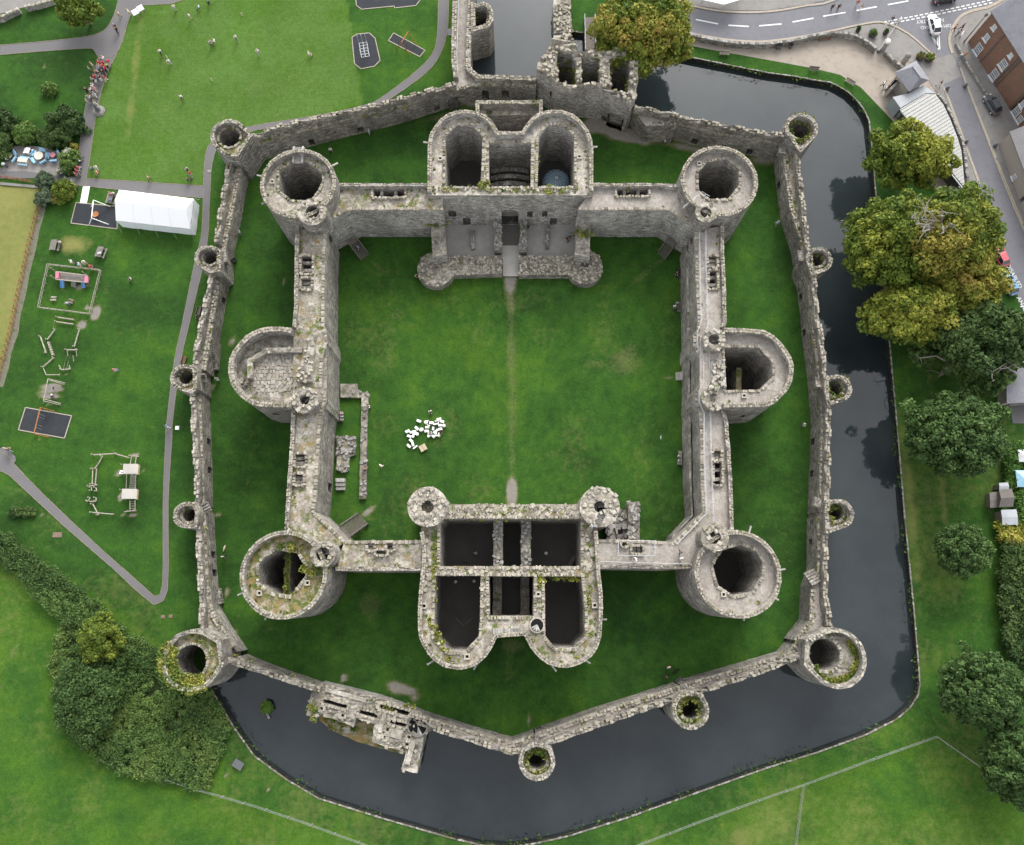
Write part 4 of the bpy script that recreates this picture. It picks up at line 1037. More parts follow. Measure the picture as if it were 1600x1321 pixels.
# sea gate: ragged shell, three open rooms
sg = [(840, 95), (839, 106), (857, 119), (872, 131), (890, 137), (912, 134), (935, 136), (955, 146), (987, 160), (994, 148), (997, 120), (997, 92), (991, 82), (979, 75), (960, 76), (950, 83), (925, 80), (903, 80), (897, 68), (890, 52), (867, 54), (858, 72), (855, 82)]
gb = thing('sea_gate', 'tall ragged ruined gate tower with three ivy-filled rooms at the moat bridge', 'gate', (*at(915, 120, 0), 0))
G = P(sg, 8.6); hs_ = [P([(872, 80), (892, 84), (900, 95), (902, 130), (890, 133), (874, 127), (869, 104)], 8.3), P([(908, 92), (937, 94), (937, 132), (908, 131)], 8.3), P([(951, 96), (965, 86), (980, 90), (985, 104), (981, 148), (955, 140)], 8.3)]
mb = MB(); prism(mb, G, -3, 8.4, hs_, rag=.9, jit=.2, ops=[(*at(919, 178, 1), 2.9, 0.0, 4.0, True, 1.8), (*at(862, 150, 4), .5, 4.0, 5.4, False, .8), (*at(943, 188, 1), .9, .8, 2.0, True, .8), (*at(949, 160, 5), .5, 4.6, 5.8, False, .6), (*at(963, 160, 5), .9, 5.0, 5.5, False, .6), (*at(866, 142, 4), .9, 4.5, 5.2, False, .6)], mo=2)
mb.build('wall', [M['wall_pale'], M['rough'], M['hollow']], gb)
cm = MB(); rubble(cm, G, 8.3, 3.2, (.35, .8), .5, hs_); cm.build('wall_top_stones', [M['stone']], gb, kind='stuff')
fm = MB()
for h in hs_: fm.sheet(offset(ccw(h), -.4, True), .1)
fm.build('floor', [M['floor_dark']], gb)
sp = []
for h, n in zip(hs_, (46, 26, 40)):
    for _ in range(n):
        k = random.randrange(len(h)); a = h[k]; b = h[(k + 1) % len(h)]; t_ = random.random(); sp.append((a[0] + (b[0] - a[0]) * t_, a[1] + (b[1] - a[1]) * t_, random.uniform(3, 8.4), .45, 24))
tufts(gb, sp, 'ivy', seed=90)
# ruined west spur by the sea gate and causeway walls
r2 = thing('causeway_wall', 'broad rubble wall top leading from the sea gate along the water', 'wall', (*at(875, 25, 0), 0))
q = P([(866, -20), (864, 10), (866, 52), (892, 52), (891, 20), (893, -20)], 2.2); mb = MB(); prism(mb, q, -3, 2.2, rag=.2); mb.build('wall', [M['wall'], M['rough']], r2); cm = MB(); rubble(cm, q, 2.2, 3.4); cm.build('rubble_stones', [M['stone']], r2, kind='stuff')
r2 = thing('footbridge', 'grey plank footbridge leading to the sea gate', 'bridge', (*at(920, 52, 0), .2))
a = at(913, 28, .6); b = at(913, 82, .6); w_ = at(929, 28, .6)[0] - a[0]
npl = 36
pmsh = MB(); pmsh.box((0, 0, 0), (w_ * 1.0, (a[1] - b[1]) / npl * .86, .08)); pme = None
for k in range(npl):
    y = b[1] + (a[1] - b[1]) * (k + .5) / npl
    if pme is None:
        o = pmsh.build('plank', [M['timber']]); pme = o.data; o.parent = r2
    else: o = put(bpy.data.objects.new('plank', pme), r2)
    o.location = (a[0] + w_ / 2 - r2.location.x, y - r2.location.y, .45)
mb = MB()
for s in (0, w_): mb.bar((a[0] + s, a[1], .25), (a[0] + s, b[1], .25), .15, .3)
mb.build('beam', [M['timber_dark']], r2)
for s in (0, w_):
    mb = MB(); mb.tube([(a[0] + s, a[1], 1.5), (a[0] + s, b[1], 1.5)], .05, 5)
    for k in range(8): mb.box((a[0] + s, b[1] + (a[1] - b[1]) * k / 7, 1.0), (.08, .08, 1.1))
    mb.build('handrail', [M['rail']], r2)
# unfinished water gate
root = thing('water_gate', 'unfinished low gate in the near moat with slots, square holes and a long spur wall', 'gate', (*at(580, 1130, 0), 0))
ug = [(487, 1080), (500, 1068), (590, 1090), (655, 1113), (678, 1128), (674, 1142), (663, 1150), (651, 1209), (627, 1203), (634, 1177), (618, 1172), (580, 1160), (582, 1155), (585, 1131), (556, 1122), (552, 1137), (540, 1130), (499, 1117), (496, 1122), (478, 1118)]
ms_ = (505, 1093); HZ = 3.4
def slot(cx, cy, w, h, ang=15.5):
    c, s = math.cos(R(ang)), math.sin(R(ang)); return [(cx + u * w / 2 * c - v * h / 2 * s, cy + u * w / 2 * s + v * h / 2 * c) for u, v in ((-1, -1), (1, -1), (1, 1), (-1, 1))]
hl = [P(slot(*s_), HZ) for s_ in ((524, 1100, 37, 6), (576, 1116, 29, 6), (622, 1111, 58, 7), (622, 1131, 25, 6), (503, 1107, 3.5, 4), (536, 1118, 3.5, 4), (606, 1140, 3.5, 5), (602, 1152, 3.5, 4), (639, 1152, 4, 4), (636, 1163, 4, 4))]
mb = MB(); prism(mb, P(ug, HZ), -3, HZ, hl, rag=.3, jit=.12); mb.build('wall', [M['wall_pale'], M['rough']], root)
cm = MB(); 
for q, z in ((ug, HZ),): rubble(cm, P(q, z), z, 2.6, (.3, .62), .22, hl + [P(slot(619, 1146, 26, 22), HZ), P([(640, 1156), (650, 1158), (640, 1198), (630, 1196)], HZ), P(slot(545, 1087, 70, 9), HZ)])
for h in hl: coping(cm, ccw(h), .4, HZ, True, False, s=.5, h=.22)
cm.build('wall_top_stones', [M['stone']], root, kind='stuff')
mb = MB(); mb.sheet(P(slot(619, 1146, 20, 16), HZ + .2), HZ + .2); mb.sheet(P([(642, 1156), (650, 1158), (640, 1196), (633, 1194)], HZ + .2), HZ + .22); mb.sheet(P(slot(540, 1086, 66, 7), HZ + .2), HZ + .2); mb.sheet(P(slot(597, 1130, 6, 30), HZ + .2), HZ + .2); mb.build('paved_top', [M['walk_pale']], root)
mb = MB(); prism(mb, P([(499, 1118), (556, 1122), (585, 1131), (582, 1158), (634, 1175), (632, 1180), (560, 1160), (517, 1141), (500, 1126)], .6), -3, .6, rag=.15); mb.build('outer_plinth', [M['wall_green'], M['walk_ochre']], root)
c = at(653, 1134, HZ); mb = MB()
for k in range(14):
    a_ = -1.0 - k * .3; z = HZ + .35 - k * .16
    mb.add([(c[0], c[1], z), (c[0] + 1.3 * math.cos(a_), c[1] + 1.3 * math.sin(a_), z), (c[0] + 1.3 * math.cos(a_ - .3), c[1] + 1.3 * math.sin(a_ - .3), z)], [(0, 1, 2)])
mb.lathe((c[0], c[1], HZ - 2), [(1.45, 0), (1.45, 2.4), (1.3, 2.4), (1.3, 0)], 24); mb.build('spiral_steps', [M['stone_grey']], root, kind='stuff')
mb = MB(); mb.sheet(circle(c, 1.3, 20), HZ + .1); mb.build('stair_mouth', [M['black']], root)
tufts(root, [(*at(492 + random.gauss(0, 3), 1107 + random.gauss(0, 6), HZ), HZ + .1, .6, 40) for _ in range(8)] + [(*at(random.uniform(505, 560), random.uniform(1120, 1140), .7), .7, .4, 14) for _ in range(26)] + [(*at(random.uniform(595, 650), 1104 + random.gauss(0, 2) + 0, HZ), HZ, .35, 16) for _ in range(12)], 'moss_cushions', seed=51)

# ------------------------------------------------------------------ courtyard foundations, stairs
root = thing('ruined_foundation', 'long low footing wall beside the inner wall of the courtyard, with a stub return', 'ruin', (*at(568, 700, 0), 0))
for poly in ([(532, 600), (558, 600), (558, 607), (566, 613), (576, 614), (574, 650), (573, 700), (572, 780), (561, 780), (563, 700), (565, 622), (532, 621)],):
    mb = MB(); prism(mb, P(poly, .6), -.1, .6, rag=.12); mb.build('footing', [M['wall'], M['rough']], root); cm = MB(); rubble(cm, P(poly, .6), .6, 3.5); cm.build('footing_stones', [M['stone_grey']], root, kind='stuff')
root = thing('ruined_foundation', 'square rubble hearth base against the inner wall of the courtyard', 'ruin', (*at(542, 708, 0), 0))
poly = [(526, 682), (556, 682), (555, 711), (546, 714), (544, 735), (534, 739), (526, 735)]
mb = MB(); prism(mb, P(poly, .6), -.1, .6, rag=.2); mb.build('footing', [M['wall'], M['rough']], root); cm = MB(); rubble(cm, P(poly, .6), .6, 4); cm.build('footing_stones', [M['stone_grey']], root, kind='stuff')
root = thing('ruined_kitchen', 'ruined rubble kitchen with a broad sloping wall beside the near gatehouse turret', 'ruin', (*at(975, 815, 0), 0))
poly = [(974, 793), (1000, 783), (1000, 842), (952, 842), (952, 826), (962, 800)]
mb = MB(); prism(mb, P([(950, 800), (982, 796), (982, 843), (948, 843)], 1.2), -.1, 1.2, rag=.3); mb.build('footing', [M['wall'], M['rough']], root)
mb = MB(); prism(mb, P([(982, 785), (999, 784), (1000, 842), (982, 842)], 3.2), -.1, 3.2, rag=.3); mb.build('flue_wall', [M['wall'], M['rough']], root)
cm = MB(); rubble(cm, P([(950, 800), (982, 796), (982, 843), (948, 843)], 1.2), 1.2, 2, (.5, 1.0), .3); rubble(cm, P([(982, 785), (999, 784), (1000, 842), (982, 842)], 3.2), 3.2, 3, (.4, .7), .12); cm.build('rubble_stones', [M['stone_grey']], root, kind='stuff')
mb = MB(); mb.box((*at(969, 831, 1.6), 1.4), (.7, .7, .3)); mb.build('drain_hole', [M['black']], root)
def timber_stair(label, a, b, w, z1, n=12):
    root = thing('timber_stair', label, 'stairs', (*at(*a, 0), 0))
    A = Vector((*at(*a, .1), .1)); B = Vector((*at(*b, z1), z1)); d = B - A; h = math.atan2(d.y, d.x); me = None
    for k in range(n):
        p = A + d * ((k + .5) / n)
        if me is None:
            mb = MB(); mb.box((0, 0, 0), (d.xy.length / n * .6, w, .08)); o = mb.build('tread', [M['timber']]); me = o.data; o.parent = root
        else: o = put(bpy.data.objects.new('tread', me), root)
        o.location = (p.x - root.location.x, p.y - root.location.y, p.z); o.rotation_euler = (0, 0, h)
    s = Vector((-math.sin(h), math.cos(h), 0)) * (w / 2)
    for sg_ in (-1, 1):
        mb = MB(); mb.bar(A + s * sg_, B + s * sg_, .12, .35); mb.build('stringer', [M['timber_dark']], root)
        mb = MB(); mb.tube([A + s * sg_ + Vector((0, 0, 1)), B + s * sg_ + Vector((0, 0, 1))], .06, 5)
        for k in range(5): p = A + d * (k / 4) + s * sg_; mb.box((p.x, p.y, p.z + .5), (.1, .1, 1.0))
        mb.build('handrail', [M['timber']], root)
    mb = MB(); e = B + d.normalized() * .7; mb.bar(B, (e.x, e.y, B.z), w, .12); mb.build('landing', [M['timber']], root)
timber_stair('dark timber stair with a person on it, rising to a courtyard corner doorway', (570, 403), (553, 380), 1.6, 1.9)
timber_stair('brown timber stair in the courtyard corner nearest the road-side tower', (1033, 401), (1049, 379), 1.6, 2.3)
timber_stair('broad grey timber stair with a stone path at its foot, near corner of the courtyard', (568, 811), (541, 830), 2.2, 2.6, 16)
root = thing('stone_steps', 'few stone steps at a doorway halfway along the inner wall facing the trees', 'steps', (*at(1060, 588, 0), 0)); mb = MB(); c = at(1058, 588, .3)
for k in range(4): mb.box((c[0] + k * .35, c[1], .1 + .11 * k), (.36, 1.3, .2 + .22 * k))
mb.build('step', [M['stone_grey']], root)
root = thing('stone_block', 'grey stone mounting block against the courtyard wall of the flat-roofed tower side', 'block', (*at(530, 757, 0), 0)); mb = MB(); c = at(531, 757, .5)
for k in range(3): mb.box((c[0] + .1, c[1] - .6 + .6 * k, .25 + .1 * k), (1.4, .55, .5 + .2 * k))
mb.build('step', [M['stone_grey']], root)
# ------------------------------------------------------------------ land and water
castle_side = [at(743, -60, 0), at(740, 0, 0), at(736, 112, 0)]
castle_side += mid([(760, 118), (800, 120), (838, 122)], [(760, 130), (800, 131), (838, 134)], 4.6, 4.6)
castle_side += P([(850, 120), (935, 136), (985, 158)], 5.0)
castle_side += mid([(1020, 169), (1112, 190), (1200, 206), (1232, 209)], [(1025, 198), (1112, 206), (1200, 223), (1228, 232)], 5.7, 4.4)
castle_side += mid([(1251, 257), (1259, 325), (1266, 380), (1277, 450), (1289, 537), (1299, 657), (1297, 775), (1294, 890), (1295, 942), (1301, 985)], [(1225, 262), (1233, 327), (1249, 375), (1264, 470), (1270, 530), (1283, 657), (1279, 775), (1276, 890), (1265, 947), (1264, 970)], 5.7, 4.2)
castle_side += mid([(1240, 1034), (1200, 1050), (1101, 1083), (1000, 1115), (863, 1164), (838, 1176), (800, 1181), (740, 1162), (676, 1142)], [(1228, 1022), (1200, 1030), (1100, 1059), (1000, 1091), (868, 1135), (834, 1147), (800, 1160), (740, 1143), (650, 1118)], 5.7, 4.2)
castle_side += mid([(560, 1100), (488, 1081), (400, 1051), (352, 1036)], [(560, 1085), (502, 1074), (400, 1038), (372, 1026)], 5.7, 4.2)
BANK_PX = [(326, 1062), (333, 1080), (351, 1110), (368, 1138), (386, 1163), (398, 1180), (425, 1200), (450, 1218), (500, 1247), (600, 1278), (701, 1307), (751, 1319), (800, 1322), (840, 1316), (888, 1305), (975, 1278), (1101, 1233), (1200, 1198), (1275, 1175), (1350, 1148), (1400, 1123), (1420, 1106), (1433, 1086), (1436, 1070), (1430, 990), (1422, 905), (1412, 805), (1400, 660), (1388, 530), (1370, 335), (1367, 300), (1362, 240), (1357, 190), (1350, 174), (1340, 160), (1325, 145), (1310, 136), (1297, 130), (1270, 126), (1245, 121), (1200, 115), (1100, 95), (1060, 87), (1000, 68), (950, 56), (911, 52), (893, 50), (890, 20), (893, -60)]
BANK = P(BANK_PX, 0)
MOAT = castle_side + BANK
lawn_zone = lambda pts: P(pts, 0)
ZONES = [  # polygon, tone (0 dark lush .. 1 pale), dry
    ([(-400, 860), (0, 838), (120, 900), (250, 1010), (330, 1080), (600, 1330), (300, 1900), (-700, 1900)], .68, .20),
    ([(-400, 270), (62, 292), (60, 335), (47, 390), (33, 455), (19, 522), (4, 575), (-8, 610), (-400, 640)], .85, .85),
    ([(0, 740), (240, 935), (320, 985), (330, 1080), (255, 1012), (120, 905), (-200, 790)], .42, .18),
    ([(212, 0), (540, -200), (541, 0), (566, 165), (410, 200), (330, 230), (320, 292), (135, 282), (150, 170)], .92, .10),
    ([(540, -200), (541, 0), (566, 165), (710, 130), (705, -200)], .50, .05),
    ([(-400, -300), (185, -300), (175, 45), (150, 160), (125, 260), (-400, 260)], .36, .10),
    ([(533, 372), (1062, 372), (1076, 845), (520, 845)], .48, .16),
    ([(1360, 500), (1390, 520), (1430, 990), (1436, 1090), (1350, 1150), (800, 1325), (330, 1085), (400, 1500), (2400, 1900), (2400, 400)], .46, .25),
    ([(990, 1321), (1250, 1225), (1460, 1150), (1540, 1206), (1900, 1450), (900, 1800)], .62, .20),
    ([(400, 1330), (264, 1215), (400, 1257), (600, 1327), (900, 1500), (300, 1600)], .64, .22),
]
WEAR = [  # px, py, rx, ry (px), strength
    (798, 470, 9, 60, .6), (799, 540, 9, 80, .5), (800, 640, 9, 150, .46), (800, 770, 8, 24, 1.3), (798, 430, 10, 34, 1.2),
    (975, 562, 30, 30, .5), (925, 568, 20, 12, .4), (840, 462, 22, 20, .22), (915, 475, 34, 16, .22), (1030, 500, 14, 14, .2), (608, 475, 6, 4, .6), (625, 490, 22, 18, .35), (645, 508, 12, 8, .4), (685, 695, 26, 14, .32), (720, 690, 40, 20, .22), (742, 683, 20, 8, .2), (885, 752, 8, 5, .4),
    (588, 415, 26, 5, .5, 42), (560, 395, 12, 8, .3), (1000, 435, 36, 8, .42, -38), (1030, 410, 22, 10, .4, -38), (575, 800, 14, 5, .9, -38), (1045, 590, 10, 4, .7), (1050, 835, 18, 4, .6), (650, 440, 26, 8, .3), (910, 442, 26, 6, .25), (690, 450, 16, 5, .25),
    (578, 948, 22, 26, .42), (575, 940, 12, 10, .4), (797, 1040, 14, 55, .34), (800, 1010, 22, 14, .5), (825, 1125, 5, 16, .9), (630, 1078, 28, 10, 1.1, 14), (648, 1090, 10, 12, .9), (537, 1060, 6, 7, 1.2), (740, 160, 30, 7, 1.2), (700, 180, 60, 8, .5, -14), (590, 205, 60, 12, .25, -14), (935, 195, 26, 14, 1.5), (985, 212, 45, 13, 1.4, 8), (1080, 232, 90, 8, .8, 12), (1190, 250, 30, 10, .8), (520, 240, 20, 8, .25),
    (362, 535, 6, 9, 1.0, 20), (331, 605, 8, 5, .9), (341, 805, 6, 7, 1.1), (355, 925, 5, 10, .9), (367, 990, 5, 10, 1.0), (365, 950, 8, 60, .18), (350, 700, 8, 90, .14), (380, 500, 18, 60, .15), (1255, 970, 12, 6, .4, -40), (1240, 985, 8, 5, .9), (1245, 440, 6, 60, .2), (1258, 655, 5, 20, .3), (1058, 1050, 10, 6, .35), (444, 440, 3, 8, .7), (1182, 712, 12, 8, .3), (1225, 345, 7, 30, .35),
    # playground
    (150, 488, 8, 14, 1.3, 15), (137, 481, 5, 5, 1.1), (127, 508, 8, 7, 1.3), (99, 446, 6, 9, 1.0), (128, 448, 16, 5, 1.1, -10), (87, 508, 4, 8, .6), (103, 585, 4, 2, .8), (94, 587, 5, 2.5, .9), (81, 606, 21, 7, 1.3, 10), (78, 619, 17, 5, 1.3, 8), (77, 633, 4, 2, .9), (62, 689, 3, 3, 1.0), (186, 740, 8, 6, 1.3), (190, 777, 6, 8, 1.2), (208, 805, 8, 4, 1.2), (194, 803, 7, 4, 1.0, -20), (212, 712, 6, 4, 1.2), (222, 737, 3, 3, .9), (219, 776, 4, 2, .8), (167, 372, 7, 20, .35), (166, 452, 6, 14, .4), (90, 395, 22, 3, .1), (160, 715, 3, 3, .6), (150, 732, 3, 9, .5),
    (65, 805, 4, 5, .8), (497, 75, 8, 8, .3), (495, 120, 5, 4, .4), (453, 87, 6, 5, .3), (540, 150, 8, 6, .3), (626, 84, 3, 2, .7), (220, 20, 6, 3, .5), (68, 104, 3, 2, 1.0), (20, 1022, 8, 12, .5), (28, 1012, 6, 8, .5),
    (1290, 570, 1, 1, 0), (1500, 330, 22, 14, 1.2, 40), (1480, 320, 22, 10, 1.1, 50), (1380, 520, 30, 10, .0), (1405, 780, 1, 1, 0), (1560, 700, 6, 30, .6), (1548, 790, 6, 30, .5), (1540, 1100, 40, 30, .25), (1500, 990, 20, 8, .2), (1480, 975, 6, 8, .35), (1478, 1090, 1, 1, 0), (419, 1233, 4, 3, .9), (277, 1236, 3, 3, .8), (354, 1213, 3, 2, 1.0),
]
DRY = [(118, 382, 26, 16, .9), (96, 470, 40, 14, .2), (1465, 700, 8, 260, .45), (1420, 780, 12, 180, .5), (820, 470, 90, 30, .25), (860, 700, 60, 60, .15), (210, 120, 8, 120, .5), (202, 200, 4, 40, .35), (240, 1110, 60, 20, .3), (1380, 1300, 120, 60, .3), (1170, 1310, 40, 20, .55), (1210, 1290, 40, 40, .4), (60, 1150, 60, 80, .35), (1490, 1110, 24, 30, .4), (1100, 1270, 60, 14, .3), (560, 60, 1, 1, 0), (1020, 1240, 140, 10, .35, -16), (520, 1290, 90, 16, .3, 15), (700, 640, 30, 20, .12)]
def vnoise(X, Y, s, seed=0):
    g = np.random.default_rng(seed).random((256, 256))
    x = X / s + 1000; y = Y / s + 1000
    xi = np.floor(x).astype(int); yi = np.floor(y).astype(int); fx = x - xi; fy = y - yi
    fx = fx * fx * (3 - 2 * fx); fy = fy * fy * (3 - 2 * fy)
    a = g[xi % 256, yi % 256]; b = g[(xi + 1) % 256, yi % 256]; c = g[xi % 256, (yi + 1) % 256]; d = g[(xi + 1) % 256, (yi + 1) % 256]
    return (a * (1 - fx) + b * fx) * (1 - fy) + (c * (1 - fx) + d * fx) * fy
def build_ground():
    def axis(lo, hi, st):
        core = np.arange(lo, hi + st, st); ext = []; s = st; p = hi + st
        for _ in range(40):
            s *= 1.22; p += s; ext.append(p)
            if p > 1500: break
        e2 = []; s = st; p = lo
        for _ in range(40):
            s *= 1.22; p -= s; e2.append(p)
            if p < -1500: break
        return np.array(e2[::-1] + list(core) + ext)
    gx = axis(-98, 98, .62); gy = axis(-46, 112, .62)
    X, Y = np.meshgrid(gx, gy)
    nr, nc = X.shape
    ins = np_inside(MOAT, X, Y)
    # snap grid points next to the bank on to the bank line
    near = np.zeros_like(ins)
    for dx in (-1, 0, 1):
        for dy in (-1, 0, 1):
            near |= ~np.roll(np.roll(ins, dx, 1), dy, 0)
    snap = ins & near
    ii = np.argwhere(snap)
    segs = np.array([(*MOAT[i], *MOAT[(i + 1) % len(MOAT)]) for i in range(len(MOAT))])
    px = X[snap]; py = Y[snap]
    best = np.full(px.shape, 1e9); bx = px.copy(); by = py.copy()
    for x0, y0, x1, y1 in segs:
        dx, dy = x1 - x0, y1 - y0; L = dx * dx + dy * dy + 1e-12
        t = np.clip(((px - x0) * dx + (py - y0) * dy) / L, 0, 1); qx = x0 + t * dx; qy = y0 + t * dy
        d = (px - qx) ** 2 + (py - qy) ** 2; m = d < best
        best[m] = d[m]; bx[m] = qx[m]; by[m] = qy[m]
    X[snap] = bx; Y[snap] = by
    drop = ins & ~snap
    idx = np.arange(nr * nc).reshape(nr, nc)
    q = np.stack([idx[:-1, :-1], idx[:-1, 1:], idx[1:, 1:], idx[1:, :-1]], -1).reshape(-1, 4)
    dm = drop.ravel(); im = ins.ravel()
    keep = ~dm[q].any(1) & ~(im[q].all(1))
    q = q[keep]
    tone = np.full(X.shape, .43); dry = np.full(X.shape, .06); wear = np.zeros(X.shape)
    for poly, t_, d_ in ZONES:
        m = np_inside(P(poly, 0), X, Y); tone[m] = t_; dry[m] = d_
    def ell(e):
        cx, cy, rx, ry, s = e[:5]; a = R(e[5]) if len(e) > 5 else 0
        c = at(cx, cy, 0); m = mpp(cx, cy, 0); c2 = at(cx, cy + 1, 0); my = abs(c2[1] - c[1])
        dx = (X - c[0]) / m; dy = -(Y - c[1]) / my
        u = dx * math.cos(a) + dy * math.sin(a); v = -dx * math.sin(a) + dy * math.cos(a)
        d = np.sqrt((u / max(rx, 3)) ** 2 + (v / max(ry, 3)) ** 2) + (vnoise(X, Y, 1.6, 5) - .5) * .55
        return s * np.clip(1.35 - d, 0, 1) ** .8
    for e in WEAR:
        if e[4] > 0: wear = np.maximum(wear, ell(e))
    for e in DRY:
        if e[4] > 0: dry = np.maximum(dry, ell(e))
    sep = (vnoise(X, Y, 9, 1) - .5) * .28 + (vnoise(X, Y, 3.2, 2) - .5) * .22
    tone = np.clip(tone + sep, 0, 1); dry = np.clip(dry + (vnoise(X, Y, 5, 3) - .5) * .30, 0, 1)
    me = bpy.data.meshes.new('ground')
    v = np.stack([X, Y, np.zeros_like(X)], -1).reshape(-1, 3).astype(np.float32)
    me.vertices.add(len(v)); me.vertices.foreach_set('co', v.ravel())
    me.loops.add(q.size); me.loops.foreach_set('vertex_index', q.astype(np.int32).ravel())
    me.polygons.add(len(q)); me.polygons.foreach_set('loop_start', np.arange(0, q.size, 4, dtype=np.int32)); me.polygons.foreach_set('loop_total', np.full(len(q), 4, np.int32))
    me.update()
    for nm, a in (('tone', tone), ('dry', dry), ('wear', wear)):
        at_ = me.attributes.new(nm, 'FLOAT', 'POINT'); at_.data.foreach_set('value', a.astype(np.float32).ravel())
    t = NT('grass')
    fine = t.noise(3.2, 6, .75); mid_ = t.noise(.55, 5, .65); big = t.noise(.09, 4, .6)
    tn = t.math('ADD', t.attr('tone'), t.math('MULTIPLY', t.math('SUBTRACT', mid_, .5), .62), True)
    tn = t.math('ADD', tn, t.math('MULTIPLY', t.math('SUBTRACT', t.noise(.28, 6, .7), .5), t.math('MULTIPLY', t.attr('tone'), .75)), True)
    c = t.ramp(tn, [(0, (.014, .036, .008)), (.30, (.021, .056, .011)), (.5, (.031, .083, .013)), (.72, (.051, .110, .013)), (1, (.066, .126, .026))])
    c = t.mix(.75, c, t.ramp(fine, [(.22, .26), (.5, .5), (.78, .76)]), 'OVERLAY')
    c = t.mix(.5, c, t.ramp(t.noise(1.25, 4, .7), [(.3, .36), (.5, .5), (.7, .64)]), 'OVERLAY')
    c = t.mix(.35, c, t.ramp(big, [(.3, .35), (.7, .65)]), 'OVERLAY')
    dr = t.ramp(t.math('ADD', t.attr('dry'), t.math('MULTIPLY', t.math('SUBTRACT', t.noise(.9, 6, .7), .5), .9)), [(.22, 0.0), (1.0, .92)])
    c = t.mix(dr, c, (.205, .195, .066))
    we = t.ramp(t.math('ADD', t.attr('wear'), t.math('MULTIPLY', t.math('SUBTRACT', t.noise(2.2, 6, .75), .5), .75)), [(.28, 0.0), (.85, 1.0)])
    c = t.mix(we, c, t.mix(t.ramp(we, [(.45, 0.0), (.85, 1.0)]), (.15, .145, .062), t.mix(t.noise(1.5, 3), (.155, .142, .12), (.25, .232, .205))))
    me.materials.append(t.done(c, .95, .08, t.bump(fine, .6, .06)))
    o = bpy.data.objects.new('ground', me); COL.objects.link(o); o['kind'] = 'structure'
build_ground()
def setting(name, poly, z, mat):
    mb = MB(); mb.sheet(poly, z); o = mb.build(name, [mat]); o['kind'] = 'structure'; return o
# water
t = NT('moat_water')
n = t.ramp(t.noise(.07, 5, .65), [(.35, 0.0), (.65, 1.0)]); sc = t.ramp(t.noise(.16, 6, .75), [(.66, 0.0), (.74, .35)])
c = t.mix(sc, t.mix(n, (.014, .019, .022), (.026, .034, .036)), (.070, .050, .026))
rip = t.noise(1.1, 3, .5)
M['water'] = t.done(c, t.ramp(t.noise(.12, 4, .6), [(.4, .015), (.65, .09)]), .62, t.bump(rip, .018, .015))
mb = MB(); mb.sheet([(-60, -60), (120, -60), (120, 150), (-60, 150)], -.95); o = mb.build('moat_water', [M['water']]); o['kind'] = 'structure'
mb = MB(); mb.sheet([(-60, -60), (120, -60), (120, 150), (-60, 150)], -3.2); o = mb.build('moat_bed', [M['black']]); o['kind'] = 'structure'
# stone edge of the bank
M['weedstone'] = walkmat('bank_top', (.16, .145, .12), (.25, .23, .2), .5, .3); M['wetstone'] = masonry('wet_masonry', (.012, .012, .011), (.022, .021, .019), (.04, .038, .034), .4)
mb = MB(); kb = BANK[:-1]; kq = [(x, y) for x, y, _, _ in densify(kb, 1.0, False)]
wallpath(mb, kq, .22, -3, .06, False, False, rag=.03, jit=.04); o = mb.build('moat_bank', [M['wetstone'], M['weedstone']]); o['kind'] = 'structure'
cm = MB(); coping(cm, kq, .22, .06, False, False, s=.5, h=.05, rows=1, cover=.55); o = cm.build('bank_stones', [M['stone_grey']]); o['kind'] = 'stuff'
# long grass hanging over the bank edge
cl = []
for x, y, h in along(kb, False, .5, .4):
    if mnoise.noise(Vector((x * .2, y * .2, 2))) > -.05:
        for _ in range(3): cl.append((x + random.gauss(0, .3), y + random.gauss(0, .3), .15 + random.random() * .15))
M['blade'] = (lambda t_: t_.done(t_.ramp(t_.island, [(0, (.022, .06, .008)), (.6, (.05, .11, .016)), (1, (.10, .14, .03))]), .9, .1))(NT('bank_grass'))
leafcloud('bank_grass', np.array(cl), .16, None, M['blade'], np.random.default_rng(3), kind='stuff')

# ------------------------------------------------------------------ paths and roads
M['tarmac'] = speck('path_tarmac', (.135, .130, .132), .10, 12, .25)
M['road'] = speck('road_asphalt', (.155, .155, .170), .08, 12, .2, patch=(.125, .125, .138), pamt=.5)
M['concrete'] = speck('pavement_concrete', (.215, .205, .195), .12, 10, .3, patch=(.16, .152, .142), pamt=.6)
M['plaza'] = speck('plaza_gravel', (.30, .262, .22), .12, 12, .25, patch=(.22, .19, .158), pamt=.6)
M['edging'] = plain('path_edge', (.20, .17, .13), .9, .2, .3, 1.5)
M['kerb'] = plain('kerb_stone', (.33, .29, .24), .9, .2, .15)
M['paint'] = plain('road_paint', (.60, .60, .59), .7, .2, .12, 6)
M['paint_cream'] = plain('edge_paint', (.42, .35, .24), .8, .2, .12, 6)
M['rubber'] = speck('rubber_matting', (.030, .033, .038), .2, 12, .8)
def smooth_px(pts, k=3):
    """Catmull-Rom through pixel points"""
    out = []
    n = len(pts)
    for i in range(n - 1):
        p0 = pts[max(i - 1, 0)]; p1 = pts[i]; p2 = pts[i + 1]; p3 = pts[min(i + 2, n - 1)]
        for j in range(k):
            t_ = j / k
            out.append(tuple(.5 * (2 * p1[d] + (p2[d] - p0[d]) * t_ + (2 * p0[d] - 5 * p1[d] + 4 * p2[d] - p3[d]) * t_ ** 2 + (-p0[d] + 3 * p1[d] - 3 * p2[d] + p3[d]) * t_ ** 3) for d in (0, 1)))
    out.append(pts[-1]); return out
